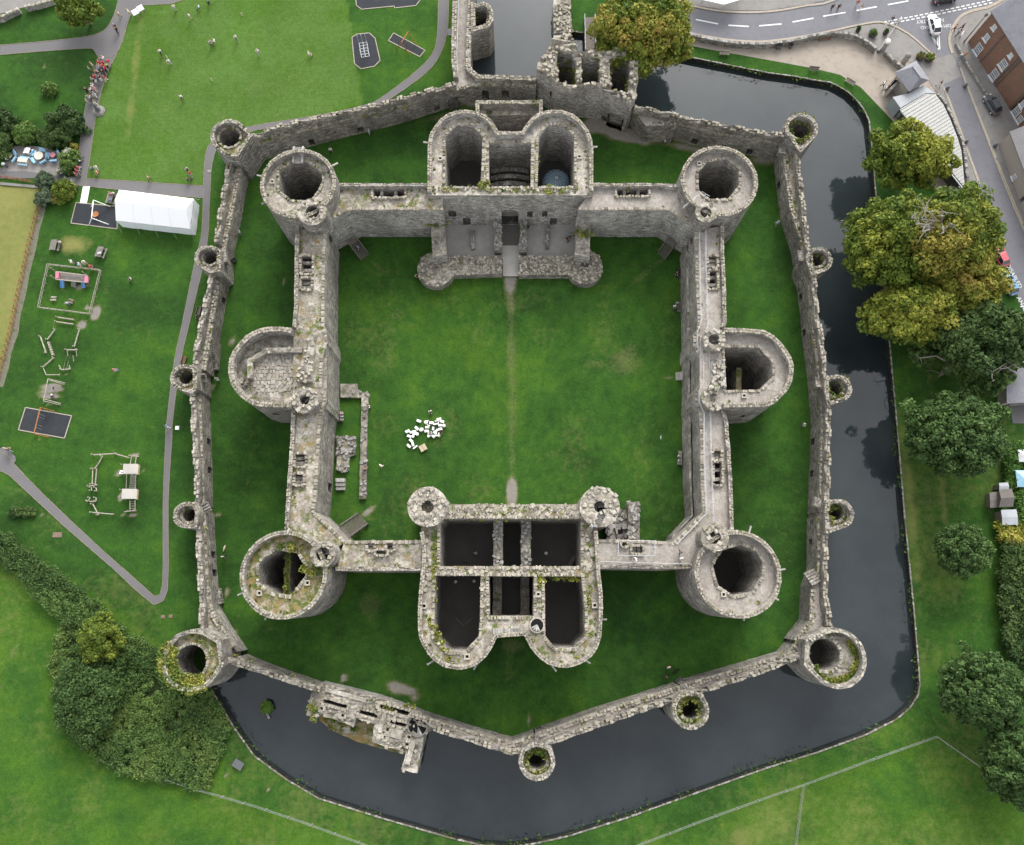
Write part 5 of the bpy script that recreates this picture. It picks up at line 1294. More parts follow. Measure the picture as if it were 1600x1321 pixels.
def band(name, left, right, z, mat, k=3, edge=True):
    l = P(smooth_px(left, k), 0); r = P(smooth_px(right, k), 0)
    o = setting(name, l + r[::-1], z, mat)
    if edge:
        mb = MB()
        for pp in (l, r):
            for a, b in zip(pp[:-1], pp[1:]): mb.bar((*a, .02), (*b, .02), .09, .07)
        e = mb.build('path_edging', [M['edging']]); e['kind'] = 'structure'
    return o
band('footpath', [(0, 71), (60, 66), (125, 59), (155, 52), (172, 37), (185, 0), (190, -60)], [(0, 86), (60, 81), (135, 76), (147, 79), (155, 88), (184, 82), (205, 22), (225, 9), (287, 0), (340, -60)], .02, M['tarmac'])
band('footpath', [(155, 86), (135, 162), (130, 190), (125, 225), (121, 262), (116, 290)], [(185, 80), (167, 117), (157, 150), (150, 182), (142, 237), (135, 279), (135, 292)], .024, M['tarmac'])
band('footpath', [(130, 279), (200, 283), (260, 287), (322, 291)], [(116, 289), (185, 297), (250, 304), (322, 310)], .028, M['tarmac'])
band('footpath', [(332, 222), (325, 230), (320, 250), (318, 290), (317, 330), (314, 372), (304, 412), (285, 505), (272, 567), (261, 657), (259, 685), (255, 785), (254, 915), (240, 931)], [(346, 215), (338, 232), (331, 260), (329, 290), (327, 330), (325, 372), (314, 430), (297, 502), (282, 567), (270, 657), (269, 685), (263, 785), (262, 922), (240, 945)], .032, M['tarmac'], 3)
band('footpath', [(-30, 690), (12, 712), (22, 725), (70, 775), (160, 860), (200, 895), (240, 931)], [(-30, 730), (6, 738), (30, 757), (100, 822), (175, 887), (210, 920), (240, 945)], .036, M['tarmac'], 2)
setting('footpath', P([(-10, 700), (10, 701), (16, 706), (24, 713), (25, 720), (18, 730), (-10, 735)], 0), .038, M['tarmac'])
band('footpath', [(684, -40), (685, 0), (683, 57), (675, 85), (650, 112), (600, 150), (572, 164), (500, 180), (395, 197), (345, 212)], [(701, -40), (701, 0), (699, 50), (687, 87), (665, 115), (617, 150), (590, 164), (510, 186), (400, 204), (340, 226)], .04, M['tarmac'])
setting('wall_path', P([(-20, -40), (90, -40), (85, 0), (60, 6), (0, 22), (-20, 28)], 0), .03, M['concrete'])
root = thing('boundary_wall', 'low stone wall with a gap, beyond the lawn with the tall round bush', 'wall', (*at(40, 15, 0), 0))
mb = MB(); wallpath(mb, P([(-20, 30), (0, 25), (28, 12)], 1), .5, 0, 1.0, False, False, rag=.1); wallpath(mb, P([(38, 9), (60, 4), (95, -6)], 1), .5, 0, 1.0, False, False, rag=.1); mb.build('wall', [M['wall_pale'], M['rough']], root, kind='stuff')
cm = MB(); coping(cm, P([(-20, 30), (0, 25), (28, 12)], 1), .5, 1.0, False, False); coping(cm, P([(38, 9), (60, 4), (95, -6)], 1), .5, 1.0, False, False); cm.build('coping_stones', [M['stone_white']], root, kind='stuff')
# patio
M['patio'] = speck('patio_stone', (.23, .215, .20), .2, 7, .5, patch=(.16, .148, .135), pamt=.6)
setting('patio', P([(4, 268), (10, 250), (22, 229), (45, 228), (72, 231), (95, 240), (100, 262), (90, 275), (40, 268)], 0), .05, M['patio'])
setting('footpath', P([(-40, 268), (5, 262), (60, 266), (100, 272), (118, 278), (116, 292), (100, 288), (55, 279), (-40, 280)], 0), .045, M['tarmac'])
mb = MB()
for k in range(5):
    a = at(102 + 3.4 * k, 276 + 1.0 * k, 0); b = at(100 + 3.4 * k, 287 + 1.0 * k, 0); mb.bar((*a, .06 + .0), (*b, .06), .28, .12 + .03 * (4 - k))
root = thing('garden_steps', 'short flight of stone steps from the café patio down to the path', 'steps', (*at(108, 282, 0), 0)); mb.build('step', [M['stone_grey']], root, kind='stuff')
# bowling green edging
root = thing('green_kerb', 'pale kerb along the edge of the yellowing square green', 'kerb', (*at(30, 289, 0), 0)); mb = MB(); mb.bar((*at(-40, 284, 0), .08), (*at(61, 293, 0), .08), .45, .22); mb.build('kerb_rail', [M['concrete']], root)
# main road, side street, pavements
RT = [(1040, -60), (1060, 0), (1087, 11), (1137, 19), (1200, 19), (1262, 9), (1305, 0), (1420, -60)]
RL = [(1030, 30), (1072, 50), (1100, 57), (1150, 64), (1200, 65), (1275, 54), (1355, 37), (1385, 37), (1420, 54), (1450, 80), (1462, 90)]
RR = [(1800, -160), (1640, -60), (1560, 4), (1520, 17), (1500, 27), (1488, 45), (1483, 65), (1488, 84)]
poly = P(smooth_px([(980, -60), (1000, 12), (1030, 30), (1072, 50), (1100, 57), (1150, 64), (1200, 65), (1275, 54), (1355, 37), (1385, 37), (1420, 54), (1450, 80), (1462, 90)], 3) + smooth_px([(1488, 84), (1483, 65), (1488, 45), (1500, 27), (1520, 17), (1560, 4), (1640, -60), (1900, -160)], 3), 0)
setting('road', poly, .02, M['road'])
STL = [(1460, 88), (1475, 135), (1502, 207), (1530, 287), (1537, 330), (1570, 392), (1600, 490), (1680, 640)]
STR = [(1488, 82), (1500, 107), (1545, 225), (1585, 327), (1640, 450), (1740, 620)]
setting('street', P(smooth_px(STL, 3) + smooth_px(STR, 3)[::-1], 0), .028, M['road'])
setting('crossing', P([(1462, 92), (1489, 84), (1502, 120), (1474, 132)], 0), .036, M['concrete'])
setting('pavement', P(smooth_px([(1500, 27), (1488, 45), (1484, 65), (1489, 84), (1500, 107), (1545, 225), (1585, 327), (1640, 450)], 2) + [(1800, 420), (1800, -100), (1560, 4), (1520, 17)], 0), .055, M['concrete'])
setting('pavement', P([(1040, -80), (1060, -2), (1087, 9), (1137, 17), (1200, 17), (1262, 7), (1305, -2), (1420, -80)], 0), .06, M['concrete'])
setting('plaza', P(smooth_px([(1030, 30), (1072, 52), (1100, 59), (1150, 66), (1200, 67), (1275, 56), (1355, 39), (1385, 39), (1420, 56), (1450, 82), (1460, 90), (1475, 135), (1502, 207), (1530, 287), (1540, 335)], 2) + [(1512, 335), (1480, 330), (1440, 260), (1400, 195), (1372, 165), (1345, 137), (1312, 117), (1270, 107), (1200, 94), (1100, 76), (1040, 64)], 0), .012, M['plaza'])
setting('pavement', P(smooth_px([(1275, 57), (1355, 40), (1385, 40), (1420, 57), (1450, 83), (1462, 92), (1476, 137), (1503, 208), (1530, 288)], 2) + [(1515, 290), (1497, 200), (1460, 140), (1432, 100), (1408, 95), (1372, 80), (1345, 64), (1310, 60)], 0), .05, M['concrete'])
def kerbline(name, pts, mat='kerb', w=.35, h=.12, k=3):
    mb = MB(); q = P(smooth_px(pts, k), 0)
    for a, b in zip(q[:-1], q[1:]): mb.bar((*a, .05), (*b, .05), w, h)
    o = mb.build(name, [M[mat]]); o['kind'] = 'structure'
kerbline('road_kerb', RL); kerbline('road_kerb', RT); kerbline('road_kerb', [(1640, -60), (1560, 4), (1520, 17), (1500, 27), (1488, 45), (1483, 65), (1488, 84)], w=.5)
kerbline('road_kerb', [(1475, 138), (1502, 210), (1530, 288)], w=.4); kerbline('road_kerb', [(1500, 107), (1545, 225), (1585, 327), (1640, 450)], w=.3)
def mark(a, b, w, z=.045, mat='paint', name='road_marking'):
    A = at(*a, 0); B = at(*b, 0); d = Vector((B[0] - A[0], B[1] - A[1])); n_ = Vector((-d.y, d.x)).normalized() * w / 2
    o = setting(name, [(A[0] + n_.x, A[1] + n_.y), (B[0] + n_.x, B[1] + n_.y), (B[0] - n_.x, B[1] - n_.y), (A[0] - n_.x, A[1] - n_.y)], z, M[mat])
for a, b in (((1087, 31), (1122, 38)), ((1138, 40), (1170, 42)), ((1186, 41), (1221, 38)), ((1238, 35), (1271, 29)), ((1286, 26), (1321, 20)), ((1338, 17), (1370, 11)), ((1387, 8), (1419, 2)), ((1434, -1), (1470, -9))): mark(a, b, .26)
for k in range(21):
    if k % 1 == 0:
        for r_, dy in ((0, 0), (1, 3.6)):
            x = 1380 + 8.1 * k + r_ * 3; y = 35.2 - 1.50 * k + dy + (k * k) * -.008; mark((x, y), (x + 5.4, y - 1.1), .22)
for a, b in (((1456, 58), (1468, 80)), ((1468, 80), (1467, 56)), ((1456, 58), (1467, 56)), ((1459, 60), (1465, 75)), ((1465, 75), (1464.5, 59))): mark(a, b, .22, .05)
for a, b in (((1480, 150), (1502, 208)), ((1508, 225), (1530, 285))): mark(a, b, .22, .05, 'paint_cream')
for a, b in (((1510, 130), (1546, 222)), ((1552, 235), (1556, 247)), ((1558, 252), (1598, 350))): mark(a, b, .18, .058, 'paint_cream')
for k in range(4): mark((1535 + 3.5 * k, 310 + 10 * k), (1537 + 3.5 * k, 316 + 10 * k), .15)
def lettering(txt, px, py, size, ang, name='road_lettering', z=.05, sx=1.0, mat='paint', parent=None):
    cu = bpy.data.curves.new(name, 'FONT'); cu.body = txt; cu.size = size; cu.align_x = 'CENTER'; cu.align_y = 'CENTER'; cu.extrude = .002
    o = bpy.data.objects.new(name, cu); COL.objects.link(o)
    dg = bpy.context.evaluated_depsgraph_get(); me = bpy.data.meshes.new_from_object(o.evaluated_get(dg)); bpy.data.objects.remove(o)
    me.materials.clear(); me.materials.append(M[mat])
    o = bpy.data.objects.new(name, me); COL.objects.link(o); o.location = (*at(px, py, 0), z); o.rotation_euler = (0, 0, R(ang)); o.scale = (sx, 1, 1); o['kind'] = 'structure'; return o
lettering('NO ENTRY', 1453, 33, 1.05, 185, sx=.95); lettering('DIM MYNEDIAD', 1462, 42, .95, 185, sx=.8)
lettering('DISABLED', 1584, 432, 1.0, -68); lettering('ANABL', 1598, 478, 1.0, -68)
for a, b in (((1567, 417), (1572, 416)), ((1572, 416), (1570, 411)), ((1594, 480), (1599, 479))): mark(a, b, .15)
# rubber play mats
mats = [([(119, 317), (184, 323), (183, 358), (111, 349)], 'basket swing'), ([(550, 59), (557, 54), (577, 52), (586, 60), (594, 95), (585, 104), (564, 108), (554, 100)], 'climbing'), ([(615, 52), (664, 79), (656, 89), (607, 64)], 'orange swing'), ([(556, -20), (556, 0), (557, 9), (565, 15), (616, 10), (617, 13), (650, 9), (657, 0), (657, -20)], 'far'), ([(40, 637), (112, 650), (101, 685), (29, 672)], 'log')]
for pts, nm in mats:
    q = P(pts, 0); o = setting('play_mat', q, .03, M['rubber']); mb = MB()
    for a, b in zip(q, q[1:] + q[:1]): mb.bar((*a, .02), (*b, .02), .14, .08)
    e = mb.build('mat_edging', [M['kerb']]); e['kind'] = 'structure'
# white duckboard path to the tent
root = thing('duckboard', 'white board walkway across the grass beside the white marquee', 'walkway', (*at(131, 305, 0), 0)); mb = MB(); q = P([(130, 292), (141, 292), (136, 318), (125, 318)], 0)
mb.sheet(q, .07); mb.build('walkway_panel', [M['white']], root)
# small lids and slabs in the grass
for px, py, w, h, mt, lb in ((90, 836, 14, 8, 'brick', 'reddish brick slab set in the grass below the diagonal path'), (255, 964, 6, 5, 'brick', 'small square brick slab in the grass, the one farther from the outer wall'), (267, 963, 6, 5, 'brick', 'small square brick slab in the grass, the one closer to the outer wall'), (277, 669, 6, 6, 'white', 'pale square lid in the grass beside the path'), (327, 268, 5, 4, 'stone_grey', 'small drain cover in the path beside the cricket lawn corner'), (703, 51, 7, 12, 'rail_dark', 'dark metal grate between the curved path and the dock wall')):
    M.setdefault('brick', plain('red_brick', (.19, .13, .105), .9, .2, .2)); m_ = mpp(px, py); root = thing('ground_slab', lb, 'slab', (*at(px, py, 0), 0)); mb = MB(); mb.box((*at(px, py, 0), .04), (w * m_, h * m_, .1)); mb.build('slab_face', [M[mt]], root)
root = thing('information_slab', 'grey sloping panel on the grass below the thicket', 'sign', (*at(372, 1195, 0), 0)); mb = MB(); c = at(372, 1195, .4); mb.box((c[0], c[1], .4), (1.5, 1.1, .12), R(-30)); mb.build('panel', [M['rail_dark']], root); mb = MB(); mb.box((c[0], c[1], .17), (.9, .6, .34), R(-30)); mb.build('pedestal', [M['stone_grey']], root)
# ------------------------------------------------------------------ trees, shrubs, hedges
def leafmat(name, cols, second, third):
    t = NT(name)
    h = t.attr('hue')
    a = t.ramp(t.island, [(i / (len(cols) - 1), c) for i, c in enumerate(cols)])
    b = t.ramp(t.island, [(0, second[0]), (1, second[1])]); c = t.ramp(t.island, [(0, third[0]), (1, third[1])])
    col = t.mix(t.ramp(h, [(.30, 0.0), (.55, 1.0)]), a, b); col = t.mix(t.ramp(h, [(.62, 0.0), (.85, 1.0)]), col, c)
    return t.done(col, .75, .22, None, 0, (.22, col))
G1 = [(.010, .022, .006), (.022, .045, .010), (.045, .080, .017)]
M['leaf_autumn'] = leafmat('autumn_leaves', [(.022, .045, .008), (.050, .085, .012), (.085, .12, .018)], ((.09, .115, .016), (.19, .18, .028)), ((.095, .066, .014), (.23, .155, .04)))
M['leaf_yellow'] = leafmat('yellowing_leaves', [(.026, .05, .008), (.065, .095, .012), (.11, .14, .02)], ((.10, .12, .015), (.21, .21, .03)), ((.16, .14, .03), (.30, .25, .07)))
M['leaf_dark'] = leafmat('dark_leaves', [(.010, .024, .008), (.022, .045, .012), (.040, .07, .02)], ((.022, .045, .012), (.06, .095, .025)), ((.03, .05, .015), (.08, .11, .03)))
M['leaf_oak'] = leafmat('oak_leaves', [(.012, .028, .008), (.028, .055, .014), (.052, .085, .024)], ((.03, .06, .014), (.075, .12, .03)), ((.04, .07, .015), (.10, .13, .035)))
M['leaf_grey'] = leafmat('grey_green_leaves', [(.025, .04, .022), (.05, .075, .04), (.09, .12, .07)], ((.04, .06, .03), (.13, .16, .10)), ((.2, .2, .15), (.45, .43, .36)))
M['leaf_flower'] = leafmat('flowering_leaves', [(.025, .055, .010), (.05, .095, .018), (.08, .13, .03)], ((.05, .09, .02), (.11, .16, .04)), ((.32, .30, .22), (.60, .56, .45)))
M['leaf_bright'] = leafmat('bright_leaves', [(.016, .045, .008), (.035, .08, .014), (.06, .12, .02)], ((.04, .09, .014), (.09, .15, .025)), ((.05, .1, .02), (.12, .17, .03)))
for m_ in ('autumn', 'yellow', 'dark', 'oak', 'grey', 'flower', 'bright'):
    for nd in M['leaf_' + m_].node_tree.nodes:
        if nd.type == 'VALTORGB' and nd.color_ramp.elements[0].color[1] != nd.color_ramp.elements[0].color[0]:
            for e in nd.color_ramp.elements: e.color = tuple(min(.7, x * (1.85 if m_ == 'oak' else 1.55)) for x in e.color[:3]) + (1,)
M['bark'] = plain('bark', (.11, .095, .078), .95, .1, .3, 4)
M['bark_bare'] = plain('bare_wood', (.24, .22, .19), .9, .1, .2, 4)
def crown(name, parent, c, rx, ry, rz, nb, per, size, seed, mat, hue0=.2, hue1=.5, br=.27, low=-.35, lumpy=.2):
    r_ = np.random.default_rng(seed)
    d = r_.normal(0, 1, (nb * 4, 3)); d /= np.linalg.norm(d, axis=1)[:, None]; d = d[d[:, 2] > low]
    # spread blobs: keep those not too close
    keep = []
    for v in d:
        if len(keep) >= nb: break
        if all(np.dot(v, k) < .955 for k in keep[-60:]) or r_.random() < .3: keep.append(v)
    d = np.array(keep); nb = len(d)
    lump = np.array([1 + lumpy * mnoise.noise(Vector((v[0] * 1.6 + seed, v[1] * 1.6, v[2] * 1.6))) * 1.8 for v in d])
    rad = r_.uniform(.70, 1.0, nb) * lump
    rb = br * (rx + ry + rz) / 3 * r_.uniform(.65, 1.15, nb)
    bc = np.array(c) + d * np.array([rx, ry, rz]) * rad[:, None] * (1 - br * .55)
    inner = r_.normal(0, .35, (nb // 3, 3)); bc = np.concatenate([bc, np.array(c) + inner * np.array([rx, ry, rz])]); rb = np.concatenate([rb, np.full(len(inner), br * (rx + ry) / 2)])
    nb = len(bc)
    bh = hue0 + (hue1 - hue0) * np.clip(np.array([.5 + .9 * mnoise.noise(Vector((b[0] * .13 + seed, b[1] * .13, b[2] * .13))) for b in bc]) + r_.normal(0, .12, nb), 0, 1)
    k = r_.integers(0, nb, nb * per)
    o = r_.normal(0, 1, (len(k), 3)); o[:, 2] += .45; o /= np.linalg.norm(o, axis=1)[:, None]
    p = bc[k] + o * rb[k][:, None] * (r_.uniform(.35, 1.08, len(k)) ** .5)[:, None] * np.array([1, 1, .8])
    m = p[:, 2] > .15; p = p[m]; o = o[m]; k = k[m]
    hue = bh[k] + r_.normal(0, .06, len(k))
    return leafcloud(name, p, size, parent, M[mat], r_, .5, None, hue, o)
def trunk(parent, base, top, r0, limbs, spread, seed, mat='bark', name='trunk'):
    rr = random.Random(seed); mb = MB(); b = Vector(base); t_ = Vector(top)
    pts = [b + (t_ - b) * k / 5 + Vector((rr.gauss(0, .12), rr.gauss(0, .12), 0)) * (0 if k == 0 else 1) for k in range(6)]
    mb.tube(pts, [r0 * (1.25 if k == 0 else 1 - .13 * k) for k in range(6)], 8)
    for i in range(limbs):
        a = i * 6.28 / limbs + rr.uniform(-.4, .4); s = pts[3 + i % 3]; e = s + Vector((math.cos(a) * spread * rr.uniform(.5, .95), math.sin(a) * spread * rr.uniform(.5, .95), rr.uniform(.15, .55) * spread))
        m_ = (s + e) / 2 + Vector((rr.gauss(0, .3), rr.gauss(0, .3), .3)); mb.tube([s, m_, e], [r0 * .5, r0 * .32, r0 * .1], 6)
    return mb.build(name, [M[mat]], parent)
def tree(label, px, py, rpx, rypx, h, mat, seed, nb=90, per=150, size=.30, hue=(.2, .5), name='tree', cat='tree', group=None, br=.25, low=-.35, rzf=None, lumpy=.25):
    """px, py: middle of the crown as seen; h: height of the top"""
    m = mpp(px, py, h * .6); rx, ry = rpx * m * 1.06, rypx * m * 1.06
    rz = rzf or h * .42
    zc = h - rz
    x, y = at(px, py, zc + rz * .35)
    root = thing(name, label, cat, (x, y, 0), group)
    trunk(root, (x, y, 0), (x, y, zc), max(.18, rx * .06), 7, rx * .75, seed)
    crown('crown', root, (x, y, zc), rx, ry, rz, nb, per, size, seed, mat, *hue, br=br, low=low, lumpy=lumpy)
    return root
def shrub(label, px, py, rpx, rypx, h, mat, seed, hue=(.2, .5), nb=40, per=130, size=.2, name='shrub', cat='shrub', br=.3, group=None):
    m = mpp(px, py, h * .5); x, y = at(px, py, h * .45)
    root = thing(name, label, cat, (x, y, 0), group)
    mb = MB(); rr = random.Random(seed)
    for i in range(5):
        a = i * 1.26; mb.tube([(x, y, 0), (x + math.cos(a) * rpx * m * .35, y + math.sin(a) * rypx * m * .35, h * .55)], [.09, .03], 5)
    mb.build('stem', [M['bark']], root, kind='stuff')
    crown('foliage', root, (x, y, h * .42), rpx * m, rypx * m, h * .58, nb, per, size, seed, mat, *hue, br=br, low=-.5)
    return root
TREES = 'trees along the moat and road'
tree('huge russet and green tree overhanging the moat between the sea gate and the road', 1003, 38, 76, 58, 13, 'leaf_autumn', 1, 240, 130, .25, (.2, .95), group=TREES, lumpy=.18, br=.18)
tree('yellow-green tree partly covering the long white ribbed roof', 1431, 238, 57, 50, 11, 'leaf_yellow', 2, 150, 120, .26, (.12, .6), group=TREES, br=.2, lumpy=.35)
tree('largest spreading tree, olive-brown with bare grey boughs showing on top, beside the street', 1478, 362, 96, 70, 16, 'leaf_autumn', 3, 260, 150, .26, (.22, .72), group=TREES, br=.19)
tree('broad green-gold tree leaning over the moat beside the brown spreading tree', 1400, 375, 66, 72, 14, 'leaf_yellow', 4, 180, 130, .26, (.02, .5), group=TREES, br=.2)
tree('pale yellow-green tree over the moat bank, below the broad green-gold tree', 1432, 484, 68, 46, 12, 'leaf_yellow', 5, 170, 130, .26, (.1, .75), group=TREES, br=.2)
tree('rust-tinted tree between the brown spreading tree and the parked blue car', 1515, 440, 58, 52, 13, 'leaf_autumn', 6, 160, 120, .26, (.35, .8), group=TREES, br=.2)
tree('dark evergreen tree behind the bare fallen trunk', 1540, 522, 72, 58, 11, 'leaf_dark', 7, 90, 150, .32, (.1, .7), group=TREES, lumpy=.4)
tree('dense dark green round-headed tree, biggest of those on the moat-side lawn', 1503, 676, 76, 63, 11, 'leaf_oak', 8, 330, 95, .23, (.05, .45), group=TREES, lumpy=.1, br=.15)
tree('neat round green tree in the middle of the moat-side lawn below the sheds', 1512, 860, 44, 42, 8, 'leaf_oak', 9, 220, 75, .2, (.15, .6), group=TREES, lumpy=.06, br=.16)
tree('dark round tree on the lawn at the sharp bend of the moat', 1547, 1081, 64, 58, 10, 'leaf_oak', 10, 320, 90, .22, (.0, .35), group=TREES, lumpy=.1, br=.15)
tree('dark tree at the end of the wire fence', 1598, 1195, 54, 60, 10, 'leaf_oak', 11, 300, 85, .23, (.0, .3), group=TREES, lumpy=.1, br=.15)
tree('sparse pale-leaved tree with grey bare limbs above the slate-roofed shed', 1546, 570, 48, 44, 8, 'leaf_oak', 12, 40, 75, .28, (.3, .8), group=TREES, br=.2, lumpy=.5)
tree('small grey-green tree standing alone over a bare pale branch on the bank', 1444, 553, 25, 15, 5, 'leaf_oak', 13, 24, 70, .24, (.2, .6), group=TREES, br=.28)
# bare boughs
def boughs(label, start, ends, z0, zt, r0, seed, twigs=7):
    rr = random.Random(seed); s = Vector((*at(*start, z0), z0)); root = thing('bare_branch', label, 'branch', (s.x, s.y, 0), 'bare grey branches')
    mb = MB()
    for e_ in ends:
        e = Vector((*at(*e_, zt), zt)); pts = [s + (e - s) * k / 5 + Vector((rr.gauss(0, .35), rr.gauss(0, .35), rr.gauss(0, .2))) * (k > 0) for k in range(6)]
        mb.tube(pts, [r0 * (1 - .16 * k) for k in range(6)], 6)
        for _ in range(twigs):
            q = pts[rr.randint(2, 5)]; d = Vector((rr.gauss(0, 1), rr.gauss(0, 1), rr.uniform(0, .6))) * rr.uniform(.6, 1.5); mb.tube([q, q + d * .5 + Vector((rr.gauss(0, .15), rr.gauss(0, .15), .1)), q + d], [.07, .045, .015], 4)
    mb.build('bough', [M['bark_bare']], root)
boughs('tangle of dead pale boughs breaking through the top of the largest tree', (1462, 355), [(1440, 338), (1420, 342), (1450, 328), (1478, 336), (1486, 352), (1444, 360), (1432, 352), (1476, 365)], 12.5, 16.6, .26, 5, 8)
boughs('thick bare limb reaching out over the lawn from the sparse tree', (1552, 572), [(1490, 560), (1440, 557), (1500, 548), (1520, 528), (1535, 533)], 4.5, 6.2, .34, 6, 4)
boughs('pale bare limbs in the sparse tree above the slate-roofed shed', (1520, 552), [(1585, 565), (1575, 548), (1590, 580), (1548, 590), (1530, 575)], 6, 8.6, .24, 7, 6)
boughs('broken stump of pale wood lying on the grass beyond the bare limb', (1480, 578), [(1468, 587), (1486, 570)], .3, .5, .3, 8, 3)
# garden side
tree('tall round bush-like tree on the top lawn near the low stone wall', 121, 10, 32, 28, 6, 'leaf_yellow', 20, 60, 140, .24, (.0, .3), group='garden trees by the café')
shrub('dark green bush at the picture edge beside the café patio, the upper one', 3, 193, 24, 26, 3.2, 'leaf_dark', 21, (.2, .6)); shrub('dark olive bush beside the café patio corner, below its neighbour', 2, 228, 18, 24, 2.6, 'leaf_dark', 22, (.3, .8))
shrub('white-flowering bush behind the café patio', 41, 210, 23, 18, 2.0, 'leaf_flower', 23, (.2, .85), 50, 120)
shrub('dark rounded bush between the café patio and the straight path', 104, 193, 28, 24, 3.4, 'leaf_dark', 24, (.1, .6), 60, 150); shrub('dark bush with spiky shoots directly behind the café tables', 86, 215, 26, 20, 2.8, 'leaf_dark', 25, (.2, .7), 50, 140)
shrub('round pale-flowered bush alone in the middle of the small lawn', 77, 139, 14, 13, 1.6, 'leaf_flower', 26, (.2, .95), 36, 80, .18)
shrub('small yellow-green bush at the patio corner', 116, 229, 6, 6, 1.4, 'leaf_yellow', 27, (.5, .8), 14, 90, .15)
shrub('cream-flowering bush at the patio corner by the path', 108, 250, 16, 18, 1.8, 'leaf_flower', 28, (.3, 1.0), 40, 110, .18); shrub('low cream-flowering plant on the patio edge', 94, 268, 7, 8, .9, 'leaf_flower', 29, (.5, 1.0), 16, 70, .15); shrub('clipped dark green mound beside the garden steps', 107, 271, 8, 5, 1.1, 'leaf_dark', 30, (.4, .7), 16, 90, .15)
shrub('grey-green bush below the garden steps', 71, 283, 15, 14, 2.0, 'leaf_grey', 31, (.1, .4), 36, 120); shrub('silvery leaved bush at the corner of the yellowing green', 70, 309, 15, 16, 1.8, 'leaf_grey', 32, (.3, .6), 36, 120); shrub('tall olive-green shrub beside the white board walkway', 101, 298, 17, 20, 2.6, 'leaf_yellow', 33, (.0, .35), 46, 130); shrub('yellow-leaved shrub below the tall olive-green shrub', 90, 312, 12, 9, 1.2, 'leaf_yellow', 34, (.4, 1.0), 24, 80, .16)
shrub('vivid green bush at the end of the long white ribbed roof', 1516, 301, 12, 20, 2.8, 'leaf_bright', 35, (.3, .8), 40, 130, .2)
shrub('dark prostrate shrub lying by itself below the diagonal path', 34, 801, 21, 9, .9, 'leaf_dark', 36, (.1, .9), 30, 80, .16)
root = shrub('tiny round bush on its own islet in the moat', 414, 1107, 10.5, 10.5, 1.0, 'leaf_bright', 37, (.3, .9), 24, 100, .14); root.location.z = -.8
mb = MB(); c = at(418, 1116, -.8); mb.bar((c[0] - .2, c[1] + .3, -.95), (c[0] + .35, c[1] - .6, -.6), .3, .2); mb.build('root_log', [M['bark_bare']], root)
# thicket, hedges: clumps over a polygon
def thicket(name, label, cat, poly_px, h, n, per, size, mat, seed, hue=(.1, .5), kind=None, hz=None, br=1.0):
    q = P(poly_px, 0); rr = random.Random(seed); r_ = np.random.default_rng(seed); xs = [p[0] for p in q]; ys = [p[1] for p in q]; bc = []
    while len(bc) < n:
        x, y = rr.uniform(min(xs), max(xs)), rr.uniform(min(ys), max(ys))
        if inside(q, x, y): bc.append((x, y, (h if hz is None else hz(x, y)) * rr.uniform(.55, 1.0) * (1 + .5 * mnoise.noise(Vector((x * .25, y * .25, seed))))))
    bc = np.array(bc); bh = hue[0] + (hue[1] - hue[0]) * np.clip(np.array([.5 + .9 * mnoise.noise(Vector((b[0] * .2 + seed, b[1] * .2, 0))) for b in bc]) + r_.normal(0, .12, n), 0, 1)
    k = r_.integers(0, n, n * per); o = r_.normal(0, 1, (len(k), 3)); o[:, 2] += .5; o /= np.linalg.norm(o, axis=1)[:, None]
    p = bc[k] + o * br * (r_.uniform(.2, 1, len(k)) ** .5)[:, None] * np.array([1, 1, .7]); p[:, 2] = np.maximum(p[:, 2], .08)
    c = base_of(q)
    if kind: return leafcloud(name, p, size, None, M[mat], r_, .6, kind, bh[k] + r_.normal(0, .06, len(k)), o)
    root = thing(name, label, cat, c); leafcloud('foliage', p, size, root, M[mat], r_, .6, None, bh[k] + r_.normal(0, .06, len(k)), o)
    mb = MB(); mb.sheet(offset(ccw(q), .5, True), .03); mb.build('earth', [M['tuftfloor']], root)
    return root
thicket('hedge', 'long dark clipped hedge running diagonally between the long-grass field and the path lawn', 'hedge', [(-10, 830), (20, 835), (60, 868), (130, 920), (200, 985), (255, 1020), (240, 1050), (160, 1010), (95, 965), (40, 905), (-10, 868)], 1.15, 330, 90, .13, 'leaf_oak', 40, (.05, .55), br=.85)
thicket('thicket', 'dense willow thicket with sedge beside the moss-topped round tower', 'thicket', [(100, 975), (130, 962), (220, 1000), (268, 1040), (300, 1078), (328, 1072), (360, 1130), (350, 1180), (325, 1225), (260, 1220), (180, 1205), (120, 1160), (90, 1110), (80, 1040)], 1.5, 900, 95, .125, 'leaf_oak', 41, (.25, .8), hz=lambda x, y: .75, br=.75)
tree('grey-green willow tree at the field edge of the thicket', 135, 1085, 52, 62, 4.6, 'leaf_oak', 42, 170, 120, .15, (.0, .4), group='trees of the thicket', lumpy=.3)
tree('yellow-flecked tree at the top of the thicket by the hedge', 152, 1000, 33, 36, 5.5, 'leaf_yellow', 43, 80, 110, .17, (.0, .5), group='trees of the thicket', lumpy=.35)
thicket('brambles', 'red-brown and green brambles on the moat side of the thicket', 'brambles', [(275, 1120), (330, 1080), (362, 1135), (340, 1190), (325, 1235), (285, 1225), (265, 1190)], .9, 240, 40, .17, 'leaf_oak', 44, (.2, 1.0), br=.6)
thicket('hedge', 'thick dark hedge at the far end of the moat-side lawn below the sheds', 'hedge', [(1560, 855), (1610, 850), (1640, 1040), (1570, 1035), (1552, 920)], 2.2, 260, 90, .2, 'leaf_dark', 45, (.2, .8))
